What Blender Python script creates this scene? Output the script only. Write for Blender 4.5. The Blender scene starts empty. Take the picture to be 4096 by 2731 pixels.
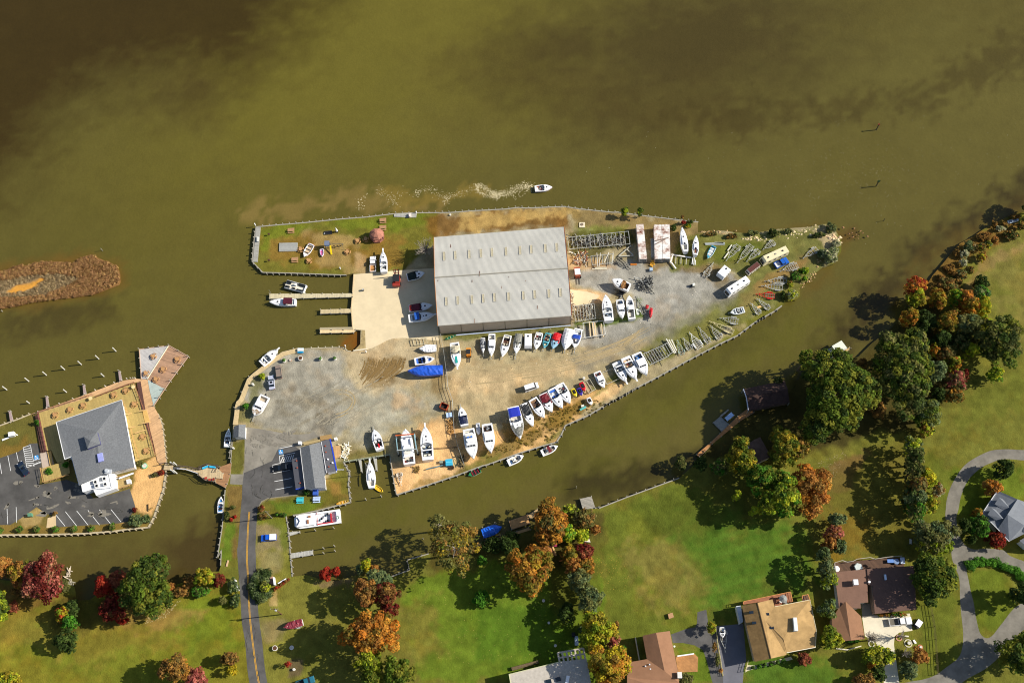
import bpy, math, random
import numpy as np
from mathutils import Vector, Matrix, geometry
random.seed(7); RNG=np.random.default_rng(11)
SC=bpy.context.scene
COL=SC.collection
# ---------------- camera ----------------
F_PX,CAM_H=4400.0,320.0
NX,NY=2150.0,3180.0                      # where the plumb line under the aircraft meets the picture
_dn=Vector((NX-2048,-(NY-1365.5),-F_PX)).normalized()
_zc=-_dn; _xc=(Vector((1,0,0))-_zc.x*_zc).normalized(); _yc=_zc.cross(_xc)
RM=Matrix((_xc,_yc,_zc))
cd=bpy.data.cameras.new('camera'); cam=bpy.data.objects.new('camera',cd); COL.objects.link(cam)
cam.matrix_world=Matrix.Translation((0,0,CAM_H))@RM.to_4x4()
cd.sensor_width=36.0; cd.lens=36.0*F_PX/4096.0; cd.clip_start=1; cd.clip_end=6000
SC.camera=cam
# ---------------- light ----------------
SUN_EL=math.radians(35.5); SUN_AZ=math.radians(6.5)          # azimuth of the sun from +x towards +y
sd=Vector((math.cos(SUN_EL)*math.cos(SUN_AZ),math.cos(SUN_EL)*math.sin(SUN_AZ),math.sin(SUN_EL)))
w=bpy.data.worlds.new('World'); SC.world=w; w.use_nodes=True
nt=w.node_tree; bg=nt.nodes['Background']; sk=nt.nodes.new('ShaderNodeTexSky')
sk.sky_type='NISHITA'; sk.sun_disc=False; sk.sun_elevation=SUN_EL; sk.sun_rotation=math.pi/2-SUN_AZ
nt.links.new(sk.outputs[0],bg.inputs[0]); bg.inputs[1].default_value=0.085
sl=bpy.data.lights.new('sun','SUN'); sl.energy=5.0; sl.angle=math.radians(0.5); sl.color=(1.0,0.94,0.83)
so=bpy.data.objects.new('sun',sl); COL.objects.link(so); so.rotation_euler=sd.to_track_quat('Z','Y').to_euler(); so.location=(0,0,400)
SC.cycles.filter_width=1.1
SC.view_settings.view_transform='Standard'; SC.view_settings.look='None'; SC.view_settings.exposure=0.42; SC.view_settings.gamma=1.0
# ---------------- picture windows -> ground points ----------------
WIN=dict(F=(0,0,.57422),W1=(960,800,2.936),W2=(1700,800,2.936),W3=(2200,800,3.92),W4=(2750,850,3.618),W5=(0,1300,2.936),W6=(0,1700,2.936),
 W7=(850,1300,2.936),W8=(850,1700,2.936),V1=(1550,1300,3.92),V2=(1500,1600,3.92),V3=(1950,1500,3.92),V4=(2200,1150,4.704),U1=(1880,1250,4.704),
 U2=(2400,1200,3.357),U3=(2200,1400,3.92),U4=(2700,1350,3.357),T1=(2700,1650,2.936),T2=(3396,1750,3.357),T3=(2900,2150,2.697),T4=(3296,2200,2.94),
 S1=(1950,2197,2.936),S2=(850,2197,2.936),S3=(0,2197,2.352),S4=(1400,1950,2.351),R1=(3496,800,3.92),R2=(3296,1080,2.936),R3=(3096,1300,3.357),
 R4=(0,950,3.92),R5=(900,680,.96),R6=(3350,450,1.99),R7=(600,1780,3.355),K=(2600,2300,2.078),S=(0,0,1))
G=0.9; WZ=0.0
def at(px,py,z=G):
    d=RM@Vector((px-2048,-(py-1365.5),-F_PX)); t=(z-CAM_H)/d.z
    return Vector((d.x*t,d.y*t,z))
def P(w,x,y,z=G):
    a,b,s=WIN[w]; return at(a+x/s,b+y/s,z)
def PL(w,pts,z=G): return [P(w,x,y,z) for x,y in pts]
def PX(*segs,z=G):
    """polyline through several windows: ('W1',(x,y),(x,y)..),('W2',...)"""
    o=[]
    for s in segs: o+=[P(s[0],x,y,z) for x,y in s[1:]]
    return o
# ---------------- materials ----------------
MATS={}
def lin(c):
    if isinstance(c,str): c=tuple(int(c[i:i+2],16) for i in (0,2,4))
    return tuple((v/255/12.92) if v/255<=.04045 else ((v/255+.055)/1.055)**2.4 for v in c)
def M(col,rough=.6,metal=0,var=.12,scale=.8,spec=.4,k=1.0,bump=0,stripe=None):
    """procedural paint / wood / metal: base colour (sRGB hex of the surface itself) broken by noise"""
    key=(col,rough,metal,var,scale,spec,k,bump,stripe)
    if key in MATS: return MATS[key]
    m=bpy.data.materials.new('mat_'+str(len(MATS))); m.use_nodes=True; n=m.node_tree.nodes; l=m.node_tree.links
    b=n['Principled BSDF']; c=[min(.85,v*k) for v in lin(col)]
    b.inputs['Roughness'].default_value=rough; b.inputs['Metallic'].default_value=metal; b.inputs['Specular IOR Level'].default_value=spec
    tc=n.new('ShaderNodeNewGeometry'); no=n.new('ShaderNodeTexNoise'); no.inputs['Scale'].default_value=scale; no.inputs['Detail'].default_value=6; no.inputs['Roughness'].default_value=.65
    l.new(tc.outputs['Position'],no.inputs['Vector'])
    mr=n.new('ShaderNodeMapRange'); mr.inputs[1].default_value=.3; mr.inputs[2].default_value=.7; mr.inputs[3].default_value=1-var*1.3; mr.inputs[4].default_value=1+var*.7
    l.new(no.outputs['Fac'],mr.inputs[0])
    mul=n.new('ShaderNodeVectorMath'); mul.operation='SCALE'; mul.inputs[0].default_value=c; l.new(mr.outputs[0],mul.inputs['Scale'])
    out=mul.outputs[0]
    if stripe:                              # boards or seams: (angle, pitch m, darkening)
        ang,pit,dk=stripe
        sx=n.new('ShaderNodeVectorMath'); sx.operation='DOT_PRODUCT'; sx.inputs[1].default_value=(math.cos(ang)/pit,math.sin(ang)/pit,0)
        l.new(tc.outputs['Position'],sx.inputs[0])
        wn=n.new('ShaderNodeTexWhiteNoise'); wn.noise_dimensions='1D'; fl=n.new('ShaderNodeMath'); fl.operation='FLOOR'
        l.new(sx.outputs['Value'],fl.inputs[0]); l.new(fl.outputs[0],wn.inputs['W'])
        m2=n.new('ShaderNodeMapRange'); m2.inputs[3].default_value=1-dk; m2.inputs[4].default_value=1+dk*.6; l.new(wn.outputs['Value'],m2.inputs[0])
        mu=n.new('ShaderNodeVectorMath'); mu.operation='SCALE'; l.new(out,mu.inputs[0]); l.new(m2.outputs[0],mu.inputs['Scale']); out=mu.outputs[0]
    l.new(out,b.inputs['Base Color'])
    if bump:
        bp=n.new('ShaderNodeBump'); bp.inputs['Strength'].default_value=bump; bp.inputs['Distance'].default_value=.1; l.new(no.outputs['Fac'],bp.inputs['Height']); l.new(bp.outputs[0],b.inputs['Normal'])
    MATS[key]=m; return m
def attr_mat(name,rough,spec,nscale,namp,bump=0,bscale=3,trans=0,n2=None):
    m=bpy.data.materials.new(name); m.use_nodes=True; n=m.node_tree.nodes; l=m.node_tree.links; b=n['Principled BSDF']
    b.inputs['Roughness'].default_value=rough; b.inputs['Specular IOR Level'].default_value=spec
    at_=n.new('ShaderNodeAttribute'); at_.attribute_name='Col'; out=at_.outputs['Color']
    tc=n.new('ShaderNodeNewGeometry')
    for s,a in [(nscale,namp)]+([n2] if n2 else []):
        if a<=0: continue
        no=n.new('ShaderNodeTexNoise'); no.inputs['Scale'].default_value=s; no.inputs['Detail'].default_value=8; no.inputs['Roughness'].default_value=.7
        l.new(tc.outputs['Position'],no.inputs['Vector'])
        mr=n.new('ShaderNodeMapRange'); mr.inputs[1].default_value=.3; mr.inputs[2].default_value=.7; mr.inputs[3].default_value=1-a; mr.inputs[4].default_value=1+a
        l.new(no.outputs['Fac'],mr.inputs[0]); mu=n.new('ShaderNodeVectorMath'); mu.operation='SCALE'; l.new(out,mu.inputs[0]); l.new(mr.outputs[0],mu.inputs['Scale']); out=mu.outputs[0]
    l.new(out,b.inputs['Base Color'])
    if bump:
        no=n.new('ShaderNodeTexNoise'); no.inputs['Scale'].default_value=bscale; no.inputs['Detail'].default_value=6; l.new(tc.outputs['Position'],no.inputs['Vector'])
        bp=n.new('ShaderNodeBump'); bp.inputs['Strength'].default_value=bump; bp.inputs['Distance'].default_value=.25; l.new(no.outputs['Fac'],bp.inputs['Height']); l.new(bp.outputs[0],b.inputs['Normal'])
    if trans:
        tr=n.new('ShaderNodeBsdfTranslucent'); l.new(out,tr.inputs[0]); mx=n.new('ShaderNodeMixShader'); mx.inputs[0].default_value=trans
        l.new(b.outputs[0],mx.inputs[1]); l.new(tr.outputs[0],mx.inputs[2]); l.new(mx.outputs[0],n['Material Output'].inputs[0])
    return m
GEL=M('f4f4f0',.3,0,.04,.6,.5); DARK=M('15171c',.25,0,.1,1,.5); GLASS=M('1c2630',.08,0,.1,1,.8); RUB=M('1a1a1a',.9,0,.1); STEEL=M('b4b4b0',.45,.2,.2,2)
GALV=M('b9b9b0',.5,.3,.25,1.5); DSTEEL=M('4a4a46',.6,.3,.3,2); WOODG=M('9b9688',.85,0,.2,2); WOODT=M('b08a58',.85,0,.2,2); WOODL=M('d2b98c',.85,0,.15,1.5)
TEAK=M('8a6a48',.7,0,.2,2); BEIGE=M('cfc4ac',.7,0,.1,1); WALLW=M('e6e2da',.7,0,.06,1); RED=M('c22018',.4,0,.15,1); ORG=M('d8702a',.5,0,.2,1); BLK=M('242426',.6,0,.15)
# ---------------- mesh builder ----------------
LASTO=[None]
class MB:
    def __init__(s): s.v=[]; s.f=[]
    def add(s,vs,fs):
        o=len(s.v); s.v+=[tuple(v) for v in vs]; s.f+=[tuple(i+o for i in f) for f in fs]; return s
    def box(s,x,y,z,sx,sy,sz,r=0,tx=0):
        """box centred in x,y, standing on z; tx narrows the top"""
        c,n=math.cos(r),math.sin(r); vs=[]
        for k,(dz,q) in enumerate(((0,1),(sz,1-tx))):
            for a,b in ((-1,-1),(1,-1),(1,1),(-1,1)):
                px,py=a*sx/2*q,b*sy/2*q; vs.append((x+px*c-py*n,y+px*n+py*c,z+dz))
        return s.add(vs,[(3,2,1,0),(4,5,6,7),(0,1,5,4),(1,2,6,5),(2,3,7,6),(3,0,4,7)])
    def prism(s,pts,z0,z1,caps=True):
        n=len(pts); a=sum(pts[i][0]*pts[(i+1)%n][1]-pts[(i+1)%n][0]*pts[i][1] for i in range(n))
        if a<0: pts=pts[::-1]
        vs=[(p[0],p[1],z0) for p in pts]+[(p[0],p[1],z1) for p in pts]
        fs=[(i,(i+1)%n,n+(i+1)%n,n+i) for i in range(n)]
        if caps: fs+=[tuple(range(n,2*n)),tuple(range(n-1,-1,-1))]
        return s.add(vs,fs)
    def bar(s,a,b,w,h=None):
        h=h or w; a=Vector(a); b=Vector(b); d=(b-a); 
        if d.length<1e-4: return s
        d.normalize(); sd_=d.cross(Vector((0,0,1))); sd_=sd_.normalized() if sd_.length>.01 else Vector((1,0,0)); u=sd_.cross(d)
        vs=[p+sd_*i*w/2+u*j*h/2 for p in (a,b) for i,j in ((-1,-1),(1,-1),(1,1),(-1,1))]
        return s.add(vs,[(0,1,2,3),(7,6,5,4),(4,5,1,0),(5,6,2,1),(6,7,3,2),(7,4,0,3)])
    def cyl(s,a,b,r0,r1=None,n=8):
        r1=r0 if r1 is None else r1; a=Vector(a); b=Vector(b); d=(b-a).normalized(); t=d.orthogonal().normalized(); u=d.cross(t); vs=[]
        for p,r in ((a,r0),(b,r1)):
            for i in range(n): q=2*math.pi*i/n; vs.append(p+(t*math.cos(q)+u*math.sin(q))*r)
        return s.add(vs,[(i,(i+1)%n,n+(i+1)%n,n+i) for i in range(n)]+[tuple(range(n-1,-1,-1)),tuple(range(n,2*n))])
    def dome(s,x,y,z,rx,ry,rz,n=12,m=4,full=False,jit=0):
        vs=[];fs=[]; lo=-math.pi/2 if full else 0
        for j in range(m+1):
            e=lo+(math.pi/2-lo)*j/m
            for i in range(n):
                q=2*math.pi*i/n; k=1+(random.uniform(-jit,jit) if jit else 0); vs.append((x+rx*math.cos(e)*math.cos(q)*k,y+ry*math.cos(e)*math.sin(q)*k,z+rz*math.sin(e)*k))
        for j in range(m):
            for i in range(n): a=j*n+i; b=j*n+(i+1)%n; fs.append((a,b,b+n,a+n))
        return s.add(vs,fs)
    def torus(s,x,y,z,R,r,n=20,m=6,a0=0,a1=2*math.pi):
        vs=[];fs=[]; full=abs(a1-a0-2*math.pi)<.01; N=n if full else n+1
        for i in range(N):
            q=a0+(a1-a0)*i/n
            for j in range(m): p=2*math.pi*j/m; vs.append((x+(R+r*math.cos(p))*math.cos(q),y+(R+r*math.cos(p))*math.sin(q),z+r*math.sin(p)))
        for i in range(n):
            for j in range(m): a=i*m+j; b=((i+1)%N)*m+j; a2=i*m+(j+1)%m; b2=((i+1)%N)*m+(j+1)%m; fs.append((a,b,b2,a2))
        return s.add(vs,fs)
    def loft(s,secs,close=False,caps=True):
        n=len(secs[0]); vs=[p for c in secs for p in c]; fs=[]
        for i in range(len(secs)-1):
            for j in range(n if close else n-1):
                a=i*n+j; b=i*n+(j+1)%n; fs.append((a,b,b+n,a+n))
        if caps: fs+=[tuple(range(n-1,-1,-1)),tuple(range((len(secs)-1)*n,len(secs)*n))]
        return s.add(vs,fs)
    def obj(s,name,mat,parent=None,world=False,smooth=False,loc=None,rot=0):
        vs=s.v
        if world and parent is not None:
            q=parent
            while q.parent: q=q.parent
            L=q.location; r=-q.rotation_euler[2]; c,n=math.cos(r),math.sin(r)
            vs=[((v[0]-L.x)*c-(v[1]-L.y)*n,(v[0]-L.x)*n+(v[1]-L.y)*c,v[2]-L.z) for v in vs]
        elif world and loc is not None: vs=[(v[0]-loc[0],v[1]-loc[1],v[2]-loc[2]) for v in vs]
        me=bpy.data.meshes.new(name); me.from_pydata(vs,[],s.f); me.validate(); me.materials.append(mat)
        if smooth: me.polygons.foreach_set('use_smooth',[True]*len(me.polygons))
        o=bpy.data.objects.new(name,me); COL.objects.link(o)
        LASTO[0]=o
        if parent is not None: o.parent=parent
        elif loc is not None: o.location=loc; o.rotation_euler[2]=rot
        return o
def tag(o,label=None,cat=None,group=None,kind=None):
    if label: o['label']=label
    if cat: o['category']=cat
    if group: o['group']=group
    if kind: o['kind']=kind
    return o
def thing(name,label,cat,loc,rot=0,group=None):
    o=bpy.data.objects.new(name,None); COL.objects.link(o); o.empty_display_size=.5; o.location=loc; o.rotation_euler=(0,0,rot)
    return tag(o,label,cat,group)
def dup(root,loc,rot,label,group=None):
    r=root.copy(); COL.objects.link(r); r.location=loc; r.rotation_euler=(0,0,rot); r['label']=label
    if group: r['group']=group
    for ch in [o for o in root.children]:
        c=ch.copy(); COL.objects.link(c); c.parent=r
        for g in ch.children: d=g.copy(); COL.objects.link(d); d.parent=c
    return r
def axis(w,a,b,z):
    """stern/bow or tail/head picture points -> location of the first, heading, length"""
    A=P(w,*a,z); B=P(w,*b,z); d=B-A; return A,math.atan2(d.y,d.x),math.hypot(d.x,d.y)
def span(w,a,px,z):                        # picture width in window pixels -> metres there
    return (P(w,a[0]+px/2,a[1],z)-P(w,a[0]-px/2,a[1],z)).length
# ---------------- noise / painting ----------------
def _h(ix,iy,s):
    n=(ix*374761393+iy*668265263+s*1442695041)&0xffffffff; n=((n^(n>>13))*1274126177)&0xffffffff; return ((n^(n>>16))&0xffff)/65535.0
def vnoise(x,y,s=0):
    ix=np.floor(x).astype(np.int64); iy=np.floor(y).astype(np.int64); fx=x-ix; fy=y-iy; fx=fx*fx*(3-2*fx); fy=fy*fy*(3-2*fy)
    return (_h(ix,iy,s)*(1-fx)+_h(ix+1,iy,s)*fx)*(1-fy)+(_h(ix,iy+1,s)*(1-fx)+_h(ix+1,iy+1,s)*fx)*fy
def fbm(x,y,s=0,o=4):
    r=np.zeros_like(x); a=.5; t=0
    for k in range(o): r+=a*vnoise(x*2**k,y*2**k,s+k); t+=a; a*=.55
    return r/t
def sdist(x,y,poly):
    """signed distance to polygon, inside positive"""
    d=np.full(x.shape,1e9); ins=np.zeros(x.shape,bool); n=len(poly)
    for i in range(n):
        x0,y0=poly[i][0],poly[i][1]; x1,y1=poly[(i+1)%n][0],poly[(i+1)%n][1]; ex,ey=x1-x0,y1-y0; L=ex*ex+ey*ey+1e-12
        t=np.clip(((x-x0)*ex+(y-y0)*ey)/L,0,1); d=np.minimum(d,np.hypot(x-x0-t*ex,y-y0-t*ey))
        if y0!=y1:
            c=((y0>y)!=(y1>y)); ins^=c&(x<ex*(y-y0)/ey+x0)
    return np.where(ins,d,-d)
def ldist(x,y,pl):
    d=np.full(x.shape,1e9)
    for i in range(len(pl)-1):
        x0,y0=pl[i][0],pl[i][1]; x1,y1=pl[i+1][0],pl[i+1][1]; ex,ey=x1-x0,y1-y0; L=ex*ex+ey*ey+1e-12
        t=np.clip(((x-x0)*ex+(y-y0)*ey)/L,0,1); d=np.minimum(d,np.hypot(x-x0-t*ex,y-y0-t*ey))
    return d
KALB=0.80
def alb(c): return np.array([min(.8,v*KALB) for v in lin(c)])
def paint(x,y,base,regs):
    """regs: (polygon world pts, colour, soft m, rag m, alpha, seed)"""
    c=np.array(base,dtype=float)
    for k,(poly,col,soft,rag,al) in enumerate(regs):
        col=alb(col)
        if isinstance(poly,tuple): s=poly[1]/2-ldist(x,y,poly[0])
        else: s=sdist(x,y,poly)
        m=s>-(soft+rag+2)
        if not m.any(): continue
        xm,ym=x[m],y[m]
        if poly.__class__ is tuple and len(poly)>2: nn=fbm(xm/poly[2],ym/poly[2],k*7+3,4)
        elif rag>15: nn=.55*fbm(xm/(rag*.9),ym/(rag*.7),k*7+3,5)+.45*fbm(xm/4.0,ym/3.0,k*7+9,5)
        else: nn=fbm(xm/3.0,ym/3.0,k*7+3,5)
        t=np.clip((s[m]+(nn-.5)*2*rag)/max(soft,.01)+.5,0,1)*al
        c[m]=c[m]*(1-t[:,None])+col*t[:,None]
    return c
def sheet(name,poly,z,step,mat,colfn=None,skirt=None,zfn=None):
    """polygon filled with a fine triangulated grid, colour per vertex"""
    poly=[Vector((p[0],p[1])) for p in poly]; n0=len(poly)
    # refine the outline
    pts=[]
    for i in range(n0):
        a,b=poly[i],poly[(i+1)%n0]; k=max(1,int((b-a).length/(step*1.2)))
        pts+=[a.lerp(b,j/k) for j in range(k)]
    n=len(pts); xs=np.array([p.x for p in pts]); ys=np.array([p.y for p in pts])
    inner=[]
    if colfn is not None:
        gx,gy=np.meshgrid(np.arange(xs.min(),xs.max(),step),np.arange(ys.min(),ys.max(),step)); gx[::2]+=step/2
        gx=gx.ravel(); gy=gy.ravel(); s=sdist(gx,gy,[(p.x,p.y) for p in poly]); k=s>step*.5
        inner=[Vector((a,b)) for a,b in zip(gx[k].tolist(),gy[k].tolist())]
    res=geometry.delaunay_2d_cdt(pts+inner,[(i,(i+1)%n) for i in range(n)],[],1,1e-5)
    v=np.array([(p.x,p.y) for p in res[0]]); fs=[tuple(f) for f in res[2]]
    zz=np.full(len(v),z) if zfn is None else zfn(v[:,0],v[:,1])
    vs=np.column_stack([v,zz]); me=bpy.data.meshes.new(name); fs2=[]
    for f in fs:
        a,b,c=f[:3]; ar=(v[b][0]-v[a][0])*(v[c][1]-v[a][1])-(v[c][0]-v[a][0])*(v[b][1]-v[a][1]); fs2.append(f if ar>0 else f[::-1])
    vl=[tuple(p) for p in vs.tolist()]
    if skirt is not None:
        o=len(vl); vl+=[(p.x,p.y,z) for p in pts]+[(p.x,p.y,skirt) for p in pts]; ar=sum(pts[i].x*pts[(i+1)%n].y-pts[(i+1)%n].x*pts[i].y for i in range(n))
        for i in range(n):
            q=(o+n+i,o+n+(i+1)%n,o+(i+1)%n,o+i); fs2.append(q if ar>0 else q[::-1])
    me.from_pydata(vl,[],fs2); me.materials.append(mat)
    if colfn is not None:
        ax=np.array([p[0] for p in vl]); ay=np.array([p[1] for p in vl]); c=colfn(ax,ay)
        ca=me.color_attributes.new('Col','FLOAT_COLOR','POINT'); ca.data.foreach_set('color',np.column_stack([c,np.ones(len(c))]).astype(np.float32).ravel())
    o=bpy.data.objects.new(name,me); COL.objects.link(o); return o
# ================= the setting =================
GROUNDM=attr_mat('ground_mat',.95,.05,2.4,.17,.5,2.6,n2=(.5,.08))
WATERM=attr_mat('water_mat',.2,.2,.35,.05,.25,.8,n2=(2.0,.09))
# outlines of the land, clockwise from the north-west corner of the yard
NORTH=PX(('W1',(190,318),(390,300),(750,270),(1200,225),(1490,203),(1800,165)),('W2',(-62,153),(300,150),(560,130),(940,110),(1100,90),(1180,98),(1640,80),(1800,105),(2210,148)),('W3',(1055,193),(1470,250),(2100,325),(2325,348)))
TIPN=PX(('W4',(150,130),(150,290),(300,280),(500,262),(700,290),(900,300),(1100,280),(1300,240),(1600,220),(1800,208),(1950,170),(2100,160),(2165,215),(2150,280),(2225,380),(2225,560),(2110,740),(1950,790),(1800,910),(1700,1000),(1620,1100),(1630,1200),(1560,1265),(1420,1285)))
CREEKN=PX(('W4',(1365,1348),(1240,1440),(1010,1565)),('U2',(2210,215),(2050,320),(1940,405),(1840,480),(1600,592),(1160,822),(720,1060),(500,1172),(270,1305),(50,1430)),('V3',(2352,192),(1820,492),(1560,640),(1220,790),(1160,930),(1080,1050),(860,1110),(500,1222),(0,1402)),('V2',(1680,1030),(1300,1172),(820,1332),(345,1480)))
SLIPW=PX(('W8',(2165,820),(2130,640),(2090,390)))
SLIPN=PX(('W8',(2080,345),(1820,385),(1540,430)))
SLIPL=PX(('W8',(1610,560),(1595,700),(1622,905)))
SLIPB=PX(('W8',(1500,935),(1250,1000),(1000,1052),(945,1058)))
LAWNE=PX(('W8',(862,1070),(885,1200),(905,1400),(915,1567)),('S2',(925,200),(935,318)))
SHORES=PX(('S2',(1100,297),(1270,345),(1450,370),(1600,330),(1700,300),(1900,330),(2095,325)))
BULKS=PX(('S4',(385,838),(560,775),(540,680),(740,622)))
SH2=PX(('S4',(850,610),(1130,572),(1400,500),(1680,380),(1800,320),(1950,240),(2100,240),(2180,200)))
BULKS2=PX(('S4',(2300,195),(2351,180)),('F',(1374,1168),(1440,1142),(1500,1120),(1560,1098)))
SHE=PX(('F',(1600,1062),(1640,1015),(1690,965),(1760,945),(1815,900),(1850,845)),('R2',(-60,1080),(200,1060),(400,1020),(560,860),(780,690),(900,570),(950,430),(1060,320)),('R1',(830,1330),(920,1180),(1010,1080),(1110,960),(1250,780),(1350,680),(1530,590),(1700,470),(1880,370),(2080,270),(2352,190),(2700,60)))
OFF=PX(('F',(2600,480),(2600,1800),(1200,1800),(-300,1800),(-300,1300)))
SHW=PX(('S3',(-200,270),(0,285),(200,300),(480,335),(620,315),(690,345),(715,480),(850,470),(1000,360),(1200,340),(1560,360),(1750,300),(1950,210),(2060,205)))
CANALE=PX(('S3',(2078,150),(2086,0)),('W8',(62,1560),(95,1340),(118,1200),(133,1000),(152,760)))
CANALE2=PX(('W8',(215,470),(240,180)))
WALK=PX(('W7',(200,1560),(225,1350),(245,1170),(262,1050),(272,950),(285,905),(320,870),(355,780),(410,640),(470,580),(540,525),(600,480),(690,412),(820,322),(1000,276),(1080,282),(1300,270),(1530,265),(1590,308),(1625,310)))
RAMP=PX(('W7',(1680,302),(1735,230),(1740,60),(1650,52),(1648,0)))
PADW=PX(('W1',(1327,1520),(1310,1265),(1325,1100),(1340,870)))
WESTB=PX(('W1',(1350,858),(1250,880),(1050,875),(620,858),(270,850),(145,722),(165,500)))
LAND=NORTH+TIPN+CREEKN+SLIPW+SLIPN+SLIPL+SLIPB+LAWNE+SHORES+BULKS+SH2+BULKS2+SHE+OFF+SHW+CANALE+CANALE2+WALK+RAMP+PADW+WESTB
def xy(pl): return [(p.x,p.y) for p in pl]
def R_(w,col,pts,soft=1.2,rag=1.5,al=1.0): return (xy(PL(w,pts)),col,soft,rag,al)
def L_(w,col,pts,wid,soft=.6,rag=.6,al=.7,ns=3): return ((xy(PL(w,pts)),wid,ns),col,soft,rag,al)
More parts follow.
